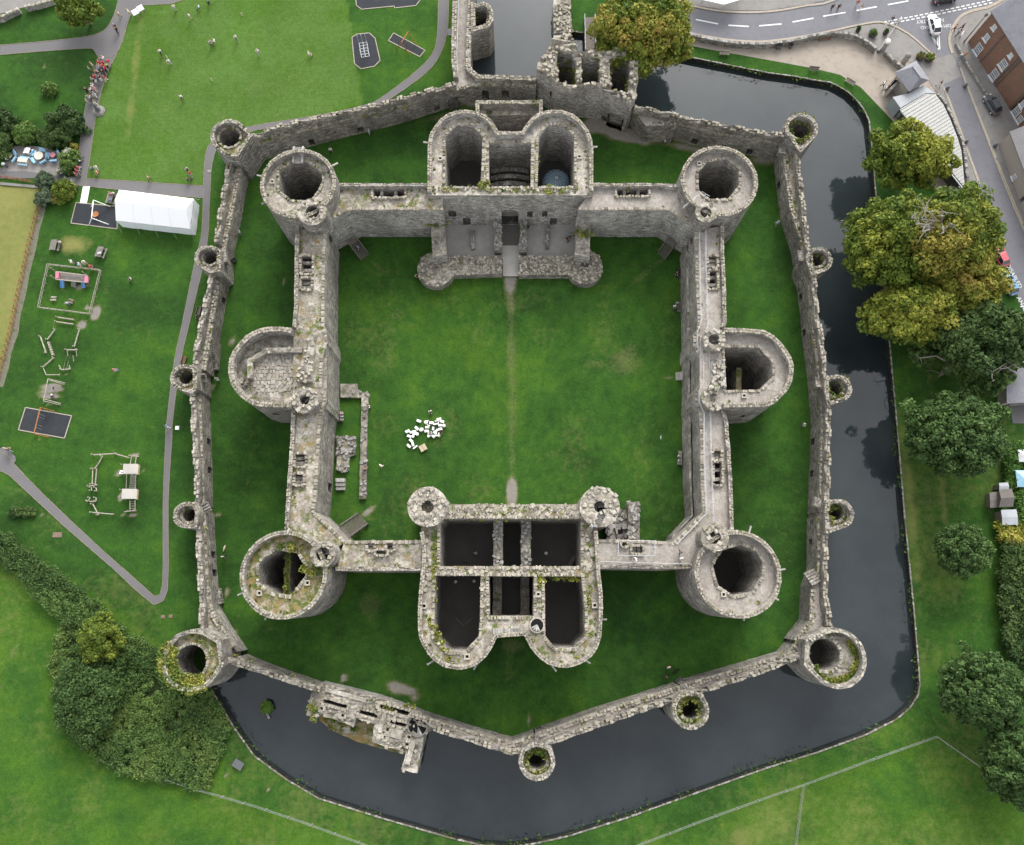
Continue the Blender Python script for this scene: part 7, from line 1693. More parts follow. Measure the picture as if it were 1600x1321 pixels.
def house(label, a, b, depth, eave, ridge, wallm, roofm, wins, rev=.14, name='house', cat='house', roofcol=None, over=.25):
    A = Vector(at(*a, 0)); B = Vector(at(*b, 0)); d = (B - A).normalized(); n_ = Vector((-d.y, d.x));
    if n_.dot(Vector((0, 1))) + n_.x < 0: n_ = -n_
    L = (B - A).length; root = thing(name, label, cat, (A.x, A.y, 0))
    C_ = B + n_ * depth; D = A + n_ * depth
    ops = []; W = []
    for px, py, w, h in wins:
        s, z = on_plane(px, py, A, B); s = min(max(s, w / 2 + .2), L - w / 2 - .2); z = min(max(z, h / 2 + .15), eave - h / 2 - .15); p = A + d * s; ops.append((p.x, p.y, w, z - h / 2, z + h / 2, False, rev)); W.append((p, w, z - h / 2, z + h / 2))
    mb = MB(); prism(mb, [tuple(A), tuple(B), tuple(C_), tuple(D)], -.1, eave, jit=0, rag=0, step=50, mo=0)
    m_ = (A + D) / 2; m2 = (B + C_) / 2
    mb.add([(*A, eave), (*D, eave), (*m_, ridge - .05)], [(0, 1, 2)]); mb.add([(*B, eave), (*C_, eave), (*m2, ridge - .05)], [(0, 1, 2)])
    mb.build('wall', [M[wallm], M[wallm]], root)
    rf = MB(); A2 = A - n_ * over - d * .2; B2 = B - n_ * over + d * .2; C2 = C_ + n_ * over + d * .2; D2 = D + n_ * over - d * .2; ma = m_ - d * .2; mc = m2 + d * .2
    e = eave + .02
    rf.add([(*A2, e), (*B2, e), (*mc, ridge), (*ma, ridge), (*C2, e), (*D2, e)], [(0, 1, 2, 3), (3, 2, 4, 5)]); rf.add([(*A2, e - .12), (*B2, e - .12), (*mc, ridge - .12), (*ma, ridge - .12), (*C2, e - .12), (*D2, e - .12)], [(3, 2, 1, 0), (5, 4, 2, 3)]); rf.add([(*A2, e), (*B2, e), (*B2, e - .12), (*A2, e - .12)], [(0, 3, 2, 1)]); rfo = rf.build('roof', [M[roofm]], root)
    gm = MB(); gm.tube([(*(A2 - n_ * .06), e - .05), (*(B2 - n_ * .06), e - .05)], .08, 6); gm.build('gutter', [M['rail_dark']], root)
    for p, w, z0, z1 in W:
        q = p - n_ * .02; hd = math.atan2(d.y, d.x)
        fm = MB(); zc = (z0 + z1) / 2
        for s in (-1, 1): r_ = q + d * s * (w / 2 - .05); fm.box((r_.x, r_.y, zc), (.1, .1, z1 - z0), hd)
        for zz in (z0 + .05, z1 - .05, zc): fm.box((q.x, q.y, zz), (w - .2, .1, .1), hd)
        f = fm.build('window', [M['trim']], root)
        g = MB(); r_ = q - n_ * .0; g.box((r_.x, r_.y, zc), (w - .1, .02, z1 - z0 - .1), hd); g.build('pane', [M['glass']], f)
        bm_ = MB()
        for k in (-1, 0, 1): r_ = q - n_ * .03 + d * k * w / 4; bm_.box((r_.x, r_.y, zc), (.06, .05, z1 - z0 - .1), hd)
        for zz in (z0 + (z1 - z0) * .27, z0 + (z1 - z0) * .73): bm_.box((q.x - n_.x * .03, q.y - n_.y * .03, zz), (w - .1, .05, .06), hd)
        bm_.build('glazing_bar', [M['trim']], f, kind='stuff')
        sm = MB(); r_ = p - n_ * .07; sm.box((r_.x, r_.y, z0 - .07), (w + .3, .3, .13), hd); sm.build('sill', [M['trim']], f)
    return root, A, B, d, n_
hs1, A, B, d, n_ = house('red brick town house with white sash windows and grey slate roof', (1512, 66), (1578, 172), 9.5, 7.4, 10.4, 'facade', 'slate', [(1529, 77, 1.4, 1.9), (1542, 59, 1.0, 1.2), (1554, 43, .8, .9), (1552, 119, 1.4, 1.9), (1568, 101, 1.4, 1.6), (1580, 87, .8, .8)])
for s, z0 in ((.30, .2), (.62, .2), (.66, .2), (.98, .2)):
    p = A + (B - A) * s - n_ * .09; mb = MB(); mb.tube([(*p, .1), (*p, 7.2)], .07, 6); mb.build('drainpipe', [M['rail_dark']], hs1)
hs2, *_ = house('lower red brick house end with a sash window, behind the parked dark grey car', (1579, 174), (1602, 214), 9.0, 6.4, 9.0, 'facade', 'slate_warm', [(1575, 158, 1.3, 1.8), (1588, 145, .9, 1.1), (1591, 190, 1.0, 1.4)])
hs3, *_ = house('cream rendered cottage with slate roof at the street side', (1560, 226), (1592, 312), 8, 3.6, 6.2, 'render', 'slate_warm', [(1585, 277, .8, 1.0)])
hs4, *_ = house('grey roughcast building beyond the cream cottage', (1594, 318), (1630, 410), 8, 4.2, 7, 'render', 'slate', [])
root = thing('lean_to', 'slate-roofed shed at the picture edge below the parked cars', 'shed', (*at(1590, 580, 0), 0)); q = P([(1574, 532), (1600, 525), (1640, 525), (1640, 624), (1576, 628)], 2.8); mb = MB(); prism(mb, q, 0, 2.6, jit=0, rag=0); mb.build('wall', [M['render'], M['render']], root); mb = MB(); prism(mb, offset(ccw(q), -.25, True), 2.6, 2.75, jit=0, rag=0); mb.build('roof', [M['slate'], M['slate']], root)
root = thing('garden_wall', 'pale garden wall below the slate-roofed shed', 'wall', (*at(1590, 632, 0), 0)); mb = MB(); wallpath(mb, P([(1578, 634), (1640, 628)], 1), .35, 0, 1.0, False, True, rag=.03); mb.build('wall', [M['concrete'], M['concrete']], root)
setting('yard', P([(1578, 636), (1640, 630), (1640, 662), (1582, 662)], 0), .05, M['tarmac'])
# ribbed roof building
root = thing('visitor_shop', 'long low building with pale ribbed roof curving beside the street', 'building', (*at(1455, 215, 0), 0)); RZ = 3.0
rp = [(1406, 171), (1446, 147), (1462, 148), (1474, 164), (1485, 187), (1496, 215), (1502, 235), (1508, 294)]; rq = P(rp, RZ); mb = MB(); prism(mb, offset(ccw(rq), .5, True), -.1, RZ - .25, jit=0, rag=0); mb.build('wall', [M['timber_dark'], M['timber_dark']], root)
mb = MB(); prism(mb, rq, RZ - .2, RZ, jit=0, rag=0, step=50); mb.build('roof', [M['zinc'], M['zinc']], root)
e0 = Vector(rq[0]); e1 = Vector(rq[-1]); dd = (e1 - e0).normalized(); pn = Vector((-dd.y, dd.x));
if pn.x < 0: pn = -pn
nr = 30
for k in range(nr):
    s = e0 + (e1 - e0) * ((k + .3) / nr); far = .1
    while far < 9 and inside(rq, s.x + pn.x * (far + .15), s.y + pn.y * (far + .15)): far += .15
    if far > .5: mb = MB(); t_ = s + pn * far; mb.bar((s.x + pn.x * .05, s.y + pn.y * .05, RZ + .035), (t_.x, t_.y, RZ + .035), .07, .09); mb.build('roof_rib', [M['zinc']], root)
mb = MB(); prism(mb, P([(1395, 152), (1420, 146), (1443, 133), (1461, 146), (1446, 146), (1407, 169)], 2.7), -.1, 2.7, jit=0, rag=0); mb.build('lead_roof', [M['lead'], M['lead']], root)
mb = MB(); a = hgt(1407, 172, RZ); b = hgt(1507, 297, RZ); mb.bar((a[0], a[1], RZ - .1), (b[0], b[1], RZ - .1), .16, .14); mb.build('gutter', [M['rail']], root)
mb = MB(); mb.bar(hgt(1402, 176, .5), hgt(1502, 302, .5), .2, 1.0); mb.build('terrace_rail', [M['rail']], root)
root = thing('table', 'wooden outdoor table on the dark terrace beside the ribbed roof end', 'table', (*at(1490, 298, 0), 0)); mb = MB(); x, y = at(1490, 298, .7); mb.box((x, y, .72), (.9, 2.0, .06), R(38)); mb.build('table_top', [M['log']], root); mb = MB(); mb.box((x, y, .36), (.5, 1.4, .7), R(38)); mb.build('trestle', [M['timber_dark']], root)
root = thing('rubble_wall', 'thin dark rubble wall edging the ribbed roof along the street', 'wall', (*at(1490, 190, 0), 0)); wq = P(smooth_px([(1464, 147), (1477, 163), (1488, 186), (1499, 213), (1505, 234), (1511, 285)], 2), 2.4); mb = MB(); wallpath(mb, wq, .45, 0, 2.3, False, True, rag=.1); mb.build('wall', [M['wall'], M['rough']], root); cm = MB(); coping(cm, wq, .45, 2.3, False, True, s=.4); cm.build('coping_stones', [M['stone_grey']], root, kind='stuff')
# arched kiosk
root = thing('gate_lodge', 'small stone lodge with square slate roof and arched doorway', 'lodge', (*at(1424, 120, 0), 0)); kq = P([(1397, 114), (1432, 95), (1452, 125), (1421, 144)], 3.4)
mb = MB(); inn = offset(ccw(kq), .45, True); prism(mb, inn, -.1, 3.35, jit=0, rag=0, ops=[(*at(1401, 136, .5), 1.5, 0, 2.5, True, .8)], mo=2); mb.build('wall', [M['render'], M['render'], M['black']], root)
mb = MB(); k4 = [Vector((*p, 3.4)) for p in kq]; r0 = (k4[0] + k4[1]) / 2; r1 = (k4[2] + k4[3]) / 2; r0 = r0 + (r1 - r0) * .25; r1 = r1 + (r0 - r1) * .25; r0.z = r1.z = 4.6
vv = [tuple(v) for v in k4 + [r0, r1]]; mb.add(vv, [(0, 1, 4), (1, 2, 5, 4), (2, 3, 5), (3, 0, 4, 5)]); mb.build('roof', [M['slate']], root)
mb = MB(); mb.tube([r0, r1], .09, 6); mb.build('ridge_tile', [M['rail_dark']], root)
gp = Vector(hgt(1397, 132, 1.4)); root = thing('arch_wall', 'pale stone wall with round arch projecting from the slate-roofed lodge', 'wall', (gp.x, gp.y, 0)); mb = MB(); wallpath(mb, P([(1390, 138), (1404, 125), (1416, 138)], 2.2), .4, 0, 2.2, False, False, jit=0, rag=0); mb.build('wall', [M['render'], M['concrete']], root)
# street walls, piers, flagpole
def lowwall(label, pts, h, w=.5, m_='wall', cs='stone_grey', k=3):
    q = P(smooth_px(pts, k), h); root = thing('boundary_wall', label, 'wall', (*q[len(q) // 2], 0)); mb = MB(); wallpath(mb, q, w, 0, h, False, True, rag=.08); mb.build('wall', [M[m_], M['rough']], root); cm = MB(); coping(cm, q, w, h, False, True, s=.5, h=.1); cm.build('coping_stones', [M[cs]], root, kind='stuff'); return root
lowwall('long rubble wall following the main road bend above the moat path', [(1068, 52), (1100, 61), (1150, 69), (1200, 70), (1240, 65), (1275, 57), (1310, 53), (1335, 57), (1355, 67), (1368, 78)], 1.1)
lowwall('short curved wall between the gate piers by the flagpole', [(1382, 82), (1395, 95), (1412, 108)], .8); lowwall('low pavement wall in front of the brick house', [(1493, 68), (1510, 100), (1530, 132), (1548, 160)], .5, .25, 'concrete')
for px, py, lb in ((1378, 78, 'stone gate pier with round white cap beside the flagpole'), (1410, 100, 'stone gate pier with pale cap beside the slate-roofed lodge')):
    root = thing('gate_pier', lb, 'pier', (*at(px, py, 0), 0), 'stone gate piers'); c = at(px, py, 0); mb = MB(); mb.lathe((*c, 0), [(.5, 0), (.48, 1.9), (.55, 1.95), (.55, 2.1)], 14); mb.build('shaft', [M['stone_grey']], root); mb = MB(); mb.lathe((*c, 2.1), [(.5, 0), (.5, .1), (.35, .35), (.05, .5)], 16); mb.build('cap', [M['white' if 'white' in lb else 'concrete']], root)
root = thing('flagpole', 'tall white flagpole at the bend of the road wall', 'flagpole', (*at(1372, 81, 0), 0)); c = at(1372, 81, 0); mb = MB(); mb.tube([(*c, 0), (*c, 8.2)], [.11, .06], 8); mb.build('pole', [M['white']], root); mb = MB(); mb.lathe((*c, 8.2), [(.05, 0), (.13, .08), (.1, .2), (.02, .25)], 10); mb.build('finial', [M['white']], root); mb = MB(); mb.lathe((*c, 0), [(.35, 0), (.3, .4), (.12, .45)], 12); mb.build('base', [M['rail_dark']], root)
root = thing('street_lamp', 'dark street lamp post in front of the brick house corner', 'street lamp', (*at(1506, 66, 0), 0)); c = at(1506, 66, 0); mb = MB(); mb.tube([(*c, 0), (*c, 1.2), (*c, 6.2)], [.16, .1, .06], 8); mb.build('pole', [M['rail_dark']], root); mb = MB(); mb.lathe((*c, 6.2), [(.08, 0), (.28, .4), (.3, .5), (.05, .8)], 8); mb.build('lantern', [M['rail_dark']], root)
def bench(label, px, py, ang, m_='timber', L=1.7):
    x, y = at(px, py, .4); a = R(ang); c, s = math.cos(a), math.sin(a); root = thing('bench', label, 'bench', (x, y, 0), 'benches')
    for v in (-.16, 0, .16): mb = MB(); mb.box((x - v * s, y + v * c, .45), (L, .13, .05), a); mb.build('seat_slat', [M[m_]], root)
    mb = MB(); mb.box((x - .28 * s, y + .28 * c, .68), (L, .05, .4), a); mb.build('backrest', [M[m_]], root)
    for u in (-L * .4, L * .4): mb = MB(); mb.box((x + u * c, y + u * s, .22), (.08, .45, .44), a); mb.build('leg', [M[m_]], root)
M['brown'] = plain('brown_bench', (.17, .10, .07), .7, .2, .15)
bench('brown bench against the inside of the curved road wall', 1289, 60, 8, 'brown', 2.2); bench('grey bench on the moat bank facing the straight water', 1272, 109, -6); bench('pale bench on the moat bank at its rounded bend', 1328, 129, -35, 'log'); bench('small pale bench on the moat bank near the reddish tree', 1132, 84, -6, 'log'); bench('brown bench behind the wall opposite the white playground mat', 311, 487, 80, 'timber'); bench('brown bench leaning to the wall above the second playground turret', 288, 563, 78, 'brown', 1.2)
bench('dark bench by the courtyard wall under the tree-side corner tower', 1062, 427, 88, 'timber_dark'); bench('low bench by the courtyard wall halfway to the stone steps', 1061, 480, 88); bench('grey bench in the courtyard under the railed wall, with two sitters', 1063, 716, 88, 'log', 2.2); bench('bench with red sitters at the flowering hedge by the straight path', 118, 264, -60, 'timber', 3.4); bench('bench in the courtyard beside the arched doorway near the footing wall', 533, 651, 90)
for px, py, lb in ((1217, 73, 'square black litter bin by the road wall'), (1236, 72, 'round dark litter bin by the road wall')):
    root = thing('litter_bin', lb, 'bin', (*at(px, py, 0), 0)); c = at(px, py, .5); mb = MB(); (mb.box((*c, .55), (.75, .6, 1.1)) if 'square' in lb else mb.lathe((*c, 0), [(.3, 0), (.32, .9)], 12)); mb.build('bin_body', [M['rail_dark']], root); mb = MB(); mb.box((*c, 1.14), (.8, .65, .08)) if 'square' in lb else mb.lathe((*c, .9), [(.33, 0), (.1, .12)], 12); mb.build('lid', [M['black']], root)
def planter(label, px, py, r_, hue, mat='leaf_dark', fl=None):
    c = at(px, py, .4); root = thing('planter', label, 'planter', (*c, 0), 'street planters'); mb = MB(); mb.lathe((*c, 0), [(r_ * .75, 0), (r_, .5), (r_, .6), (r_ * .85, .6)], 14); mb.build('tub', [M['timber_dark']], root); crown('plant', root, (*c, .75), r_ * .95, r_ * .95, .35, 16, 50, .1, int(px), mat, *hue, br=.35, low=-.2)
    if fl:
        r2 = np.random.default_rng(int(px)); p = np.array([(*c, .9)]) + r2.normal(0, 1, (60, 3)) * np.array([r_ * .6, r_ * .6, .15]); leafcloud('flowers', p, .09, root, M[fl], r2, kind='stuff')
M['red'] = plain('red_petals', (.50, .06, .05), .6, .2, .2); M['redcloth'] = plain('red_cloth', (.52, .022, .045), .8, .2, .1)
planter('small round dark planter on the paved corner, nearest the bench', 1341, 47, .42, (.2, .5)); planter('large square-looking planter with green plants on the paved corner', 1364, 53, .8, (.3, .7), 'leaf_oak'); planter('round dark planter on the paved corner beside the flagpole', 1384, 51, .48, (.2, .5)); planter('flower planter with red blooms by the lodge roof, the one farther from the street', 1438, 89, .75, (.3, .8), 'leaf_oak', 'red'); planter('flower planter with red blooms where the side street begins', 1452, 91, .85, (.3, .8), 'leaf_bright', 'red')
for px, py, lb in ((1479, 140, 'dark bollard on the lodge side of the side street'), (1507, 136, 'dark bollard on the house side of the side street'), (1508, 224, 'dark bollard beside the rubble wall along the street'), (1554, 229, 'dark tub-like bollard at the corner of the cream cottage')):
    root = thing('bollard', lb, 'bollard', (*at(px, py, 0), 0), 'street bollards'); c = at(px, py, 0); mb = MB(); mb.lathe((*c, 0), [(.3, 0), (.28, .5), (.2, .55), (.24, .8), (.1, .9)], 12); mb.build('post', [M['rail_dark']], root); mb = MB(); mb.lathe((*c, 0), [(.38, 0), (.36, .1)], 12); mb.build('base', [M['rail_dark']], root)
root = thing('notice_board', 'blue and white notice board standing by the brick house wall', 'sign', (*at(1504, 54, 0), 0)); c = at(1504, 54, 1); mb = MB(); mb.box((*c, 1.0), (.9, .7, .06), R(50), 0, 1, R(60)); mb.build('board_face', [M['tent_wall']], root); mb = MB(); mb.box((*c, .5), (.1, .1, 1.0)); mb.build('post', [M['rail_dark']], root)
# garden sheds and canopies
def shed(label, pts, z, roofm, wallm='timber', ridge=.5):
    q = P(pts, z); root = thing('shed', label, 'shed', (sum(p[0] for p in q) / 4, sum(p[1] for p in q) / 4, 0), 'garden sheds'); mb = MB(); prism(mb, offset(ccw(q), .2, True), -.05, z - .05, jit=0, rag=0); mb.build('wall', [M[wallm], M[wallm]], root)
    k4 = [Vector((*p, z)) for p in q]; r0 = (k4[0] + k4[1]) / 2; r1 = (k4[2] + k4[3]) / 2; r0.z = r1.z = z + ridge; mb = MB(); mb.add([tuple(v) for v in k4 + [r0, r1]], [(1, 2, 5, 4), (3, 0, 4, 5), (0, 1, 4), (2, 3, 5)]); mb.build('roof', [M[roofm]], root)
M['felt'] = speck('roof_felt', (.13, .118, .105), .15, 6, .6)
shed('brown felt-roofed shed beside the garden hedge', [(1561, 766), (1561, 793), (1583, 792), (1581, 764)], 2.2, 'felt'); shed('pale grey flat-topped shed below the brown one', [(1564, 797), (1566, 821), (1591, 820), (1588, 796)], 2.0, 'lead', 'timber', .15); shed('small blue-grey shed above the brown one', [(1561, 755), (1561, 766), (1577, 765), (1575, 754)], 1.9, 'lead', 'timber', .1); shed('low brown lean-to on the lawn side of the brown shed', [(1546, 770), (1547, 794), (1561, 793), (1560, 768)], 1.4, 'plank', 'timber', .1)
for px, py, w, h_, lb in ((1597, 712, 5, 12, 'white garden canopy at the picture edge beside the hedge, upper one'), (1597, 748, 8, 16, 'pale blue garden canopy at the picture edge beside the hedge, lower one')):
    root = thing('canopy', lb, 'canopy', (*at(px, py, 0), 0), 'garden canopies'); c = at(px, py, 2.2); m_ = mpp(px, py); k4 = [Vector((c[0] + sx_ * w * m_, c[1] + sy_ * h_ * m_ * .8, 2.1)) for sx_, sy_ in ((-1, -1), (1, -1), (1, 1), (-1, 1))]; mb = MB(); mb.add([tuple(v) for v in k4] + [(c[0], c[1], 2.7)], [(0, 1, 4), (1, 2, 4), (2, 3, 4), (3, 0, 4)]); mb.build('canopy_top', [M['white' if 'white' in lb else 'sky_blue']], root)
    for v in k4: mb = MB(); mb.tube([(v.x, v.y, 0), tuple(v)], .04, 5); mb.build('post', [M['rail']], root)
# ------------------------------------------------------------------ cars
def paintmat(n, c): return plain(n, c, .18, .6, .02)
M['car_white'] = paintmat('car_white', (.78, .80, .80)); M['car_grey'] = paintmat('car_grey', (.085, .095, .105)); M['car_black'] = paintmat('car_black', (.020, .023, .027)); M['car_red'] = paintmat('car_red', (.50, .10, .12)); M['car_blue'] = paintmat('car_blue', (.14, .32, .48)); M['car_glass'] = plain('car_glass', (.025, .03, .035), .06, .7, .1); M['tyre'] = plain('tyre', (.02, .02, .02), .9, .1, .1); M['lamp'] = plain('car_lamp', (.55, .55, .52), .2, .6, .05); M['taillamp'] = plain('tail_lamp', (.40, .03, .03), .3, .5, .05)
def car(label, px, py, head, m_, L=4.2, Wd=1.78, H=1.5):
    x, y = at(px, py, .7); root = thing('parked_car' if 'parked' in label else 'car', label, 'car', (x, y, .05), None, 0)
    h = L / 2
    st = [(-h, .62, .50, .72), (-h + .12, .86, .34, .88), (-h * .72, .97, .28, .98), (-h * .1, 1.0, .26, .96), (h * .42, .98, .28, .92), (h * .72, .92, .3, .80), (h - .12, .76, .36, .66), (h, .55, .44, .58)]
    mb = MB(); mb.smooth = False; n = 8; vv = []
    for sx, ws, z0, z1 in st:
        w = Wd / 2 * ws
        for u, zz in ((-.86, z0), (-1, z0 + (z1 - z0) * .35), (-.97, z0 + (z1 - z0) * .8), (-.82, z1), (.82, z1), (.97, z0 + (z1 - z0) * .8), (1, z0 + (z1 - z0) * .35), (.86, z0)): vv.append((x + sx, y + u * w, zz))
    ff = []
    for i in range(len(st) - 1):
        for k in range(n): k2 = (k + 1) % n; ff.append((i * n + k, (i + 1) * n + k, (i + 1) * n + k2, i * n + k2))
    ff += [tuple(range(n)), tuple((len(st) - 1) * n + k for k in range(n - 1, -1, -1))]; mb.add(vv, ff); body = mb.build('body', [M[m_]], root); bv = body.modifiers.new('round', 'BEVEL'); bv.width = .05; bv.segments = 2
    cab = [(-h * .88, .93, .70), (-h * .60, H - .06, .60), (h * .02, H, .62), (h * .16, H - .05, .62), (h * .50, .92, .78)]
    g = MB(); vv = []
    for i, (sx, zt, ws) in enumerate(cab):
        w = Wd / 2 * ws; wb = Wd / 2 * .86; 
        vv += [(x + sx, y - wb, .93), (x + sx, y - w, zt), (x + sx, y + w, zt), (x + sx, y + wb, .93)]
    ff = []
    for i in range(4):
        for k in range(3): ff.append((i * 4 + k, i * 4 + 4 + k, i * 4 + 5 + k, i * 4 + 1 + k))
    g.add(vv, ff); g.build('windows', [M['car_glass']], root)
    r_ = MB(); w = Wd / 2 * .63
    r_.add([(x - h * .62, y - w * .95, H - .04), (x + h * .02, y - w, H + .015), (x + h * .17, y - w * .98, H - .03), (x + h * .17, y + w * .98, H - .03), (x + h * .02, y + w, H + .015), (x - h * .62, y + w * .95, H - .04)], [(0, 1, 4, 5), (1, 2, 3, 4)])
    for s in (-1, 1):
        for a_, b_ in (((h * .17, H - .04, .62), (h * .52, .93, .84)), ((-h * .60, H - .06, .62), (-h * .88, .93, .8)), ((-h * .2, H, .63), (-h * .2, .95, .87))): r_.bar((x + a_[0], y + s * Wd / 2 * a_[2], a_[1]), (x + b_[0], y + s * Wd / 2 * b_[2], b_[1]), .07, .06)
    ro = r_.build('roof', [M[m_]], root)
    for u in (-.62, .60):
        for s in (-1, 1):
            wm = MB(); c0 = (x + u * h, y + s * Wd * .42, .33); wm.tube([(c0[0], c0[1] - .1, .33), (c0[0], c0[1] + .1, .33)], .33, 14); wo_ = wm.build('wheel', [M['tyre']], root); rm = MB(); rm.tube([(c0[0], c0[1] + s * .09, .33), (c0[0], c0[1] + s * .115, .33)], .2, 10); rm.build('rim', [M['rail']], wo_)
    for s in (-1, 1):
        lm = MB(); lm.box((x + h - .22, y + s * Wd * .32, .66), (.3, .32, .12)); lm.build('headlight', [M['lamp']], root); tm = MB(); tm.box((x - h + .10, y + s * Wd * .36, .78), (.16, .26, .16)); tm.build('tail_light', [M['taillamp']], root); mm = MB(); mm.box((x + h * .36, y + s * (Wd / 2 + .08), .95), (.14, .2, .14)); mm.build('mirror', [M[m_]], root)
    root.rotation_euler = (0, 0, R(head)); return root
car('white car waiting at the road junction on the painted words', 1460, 38, 96, 'car_white', 4.1); car('dark grey car parked on the pavement by the brick house', 1551, 163, 112, 'car_grey', 4.0, 1.8, 1.6); car('black car driving along the main road at the picture edge', 1477, -3, 12, 'car_black', 4.5); car('white van-like car parked under the large tree by the street', 1549, 357, 112, 'car_white', 4.2, 1.8, 1.7); car('red car parked half under the tree by the street', 1563, 400, 110, 'car_red', 3.9); car('pale blue car parked beside the painted street words', 1577, 443, 110, 'car_blue', 4.2)
# ------------------------------------------------------------------ people
def skin_mesh(name, verts, edges, radii, sub=1, root=0):
    me = bpy.data.meshes.new(name + '_cage'); me.from_pydata(verts, edges, [])
    o = bpy.data.objects.new(name, me); COL.objects.link(o)
    sk = o.modifiers.new('skin', 'SKIN'); sk.use_smooth_shade = True
    for i, r_ in enumerate(radii): me.skin_vertices[0].data[i].radius = (r_, r_) if not isinstance(r_, tuple) else r_
    for i in range(len(verts)): me.skin_vertices[0].data[i].use_root = (i == root)
    sb = o.modifiers.new('sub', 'SUBSURF'); sb.levels = sub; sb.render_levels = sub
    bpy.context.view_layer.update()
    m2 = bpy.data.meshes.new_from_object(o.evaluated_get(bpy.context.evaluated_depsgraph_get()))
    bpy.data.objects.remove(o); bpy.data.meshes.remove(me); m2.name = name
    m2.polygons.foreach_set('use_smooth', [True] * len(m2.polygons))
    return m2
class Sk:
    def __init__(s): s.v = []; s.e = []; s.r = []
    def chain(s, pts, start=None):
        prev = start
        for p, r_ in pts:
            s.v.append(p); s.r.append(r_)
            if prev is not None: s.e.append((prev, len(s.v) - 1))
            prev = len(s.v) - 1
        return prev
def person_proto(pose):
    """joints: x right, y forward, z up"""
    if pose == 'sit':
        hip = .50; ch = 1.02; nk = 1.12
        legs = [[(.10, .02, .50), (.13, .44, .50), (.13, .48, .07), (.13, .62, .04)], [(-.10, .02, .50), (-.12, .44, .49), (-.12, .46, .07), (-.12, .60, .04)]]
        arms = [[(.19, 0, 1.0), (.25, .08, .74), (.16, .30, .62)], [(-.19, 0, 1.0), (-.25, .08, .74), (-.15, .30, .62)]]; lean = .04
    elif pose == 'walk':
        hip = .93; ch = 1.40; nk = 1.50
        legs = [[(.09, 0, .92), (.10, .18, .50), (.10, .26, .08), (.10, .42, .04)], [(-.09, 0, .92), (-.10, -.06, .50), (-.10, -.36, .12), (-.10, -.24, .05)]]
        arms = [[(.19, 0, 1.38), (.26, -.12, 1.12), (.24, -.06, .88)], [(-.19, 0, 1.38), (-.26, .12, 1.12), (-.22, .26, .93)]]; lean = .05
    elif pose == 'reach':
        hip = .93; ch = 1.38; nk = 1.47
        legs = [[(.10, 0, .92), (.16, .05, .50), (.20, 0, .08), (.22, .16, .04)], [(-.10, 0, .92), (-.16, .05, .50), (-.20, -.04, .08), (-.22, .12, .04)]]
        arms = [[(.19, .03, 1.36), (.28, .26, 1.22), (.18, .48, 1.18)], [(-.19, .03, 1.36), (-.28, .24, 1.20), (-.10, .46, 1.12)]]; lean = .12
    else:
        hip = .93; ch = 1.40; nk = 1.50
        legs = [[(.09, 0, .92), (.10, .02, .50), (.11, -.02, .08), (.12, .14, .04)], [(-.09, 0, .92), (-.10, .02, .50), (-.11, -.02, .08), (-.12, .14, .04)]]
        arms = [[(.19, 0, 1.38), (.25, .0, 1.12), (.22, .14, .92)], [(-.19, 0, 1.38), (-.25, 0, 1.12), (-.24, .06, .88)]]; lean = .0
    hd = nk + .20
    s = Sk()
    pel = s.chain([((0, 0, hip), (.15, .11))])
    chest = s.chain([((0, lean * .4, (hip + ch) / 2), (.145, .105)), ((0, lean, ch - .06), (.17, .115))], pel)
    neck = s.chain([((0, lean * 1.1, nk - .02), .055)], chest)
    head = s.chain([((0, lean * 1.3 + .015, hd - .06), (.075, .09)), ((0, lean * 1.3 + .0, hd + .06), (.078, .095)), ((0, lean * 1.3, hd + .12), .05)], neck)
    s.chain([((0, lean * 1.3 + .115, hd - .02), .016)], head - 2)
    for sg in (-1, 1): s.chain([((sg * .088, lean * 1.3, hd - .01), .018)], head - 2)
    for L in legs: s.chain([(L[0], .085), (L[1], .058), (L[2], .04), (L[3], .035)], pel)
    for A in arms:
        w = s.chain([(A[0], .055), (A[1], .042), (A[2], .030)], chest)
        a = Vector(A[2]); f = (a - Vector(A[1])).normalized(); sd_ = f.cross(Vector((0, 0, 1))); sd_ = sd_.normalized() if sd_.length > .1 else Vector((1, 0, 0)); dn = sd_.cross(f)
        palm = s.chain([(tuple(a + f * .07), (.036, .020))], w)
        for k, ln in enumerate((.065, .08, .075, .055)):
            b = a + f * .10 + sd_ * (.027 - .018 * k); s.chain([(tuple(b), .009), (tuple(b + f * ln * .55 + dn * .008), .008), (tuple(b + f * ln * .85 + dn * .03), .007)], palm)
        b = a + f * .05 + sd_ * .04; s.chain([(tuple(b), .011), (tuple(b + f * .04 + sd_ * .025), .009)], palm)
    body = skin_mesh('person_body', s.v, s.e, s.r, 1)
    t = Sk(); p = t.chain([((0, 0, hip - .02), (.165, .125))]); c = t.chain([((0, lean * .4, (hip + ch) / 2), (.165, .125)), ((0, lean, ch - .05), (.19, .135))], p); t.chain([((0, lean, ch + .05), (.10, .09))], c)
    for A in arms: a0, a1 = Vector(A[0]), Vector(A[1]); t.chain([(A[0], .078), (tuple(a0 + (a1 - a0) * .95), .062)], c)
    shirt = skin_mesh('person_shirt', t.v, t.e, t.r, 1)
    q = Sk(); p = q.chain([((0, 0, hip - .01), (.165, .13))])
    for L in legs: q.chain([(L[0], .105), (L[1], .075), (tuple(Vector(L[2]) + (Vector(L[1]) - Vector(L[2])) * .08), .062)], p)
    trs = skin_mesh('person_trousers', q.v, q.e, q.r, 1)
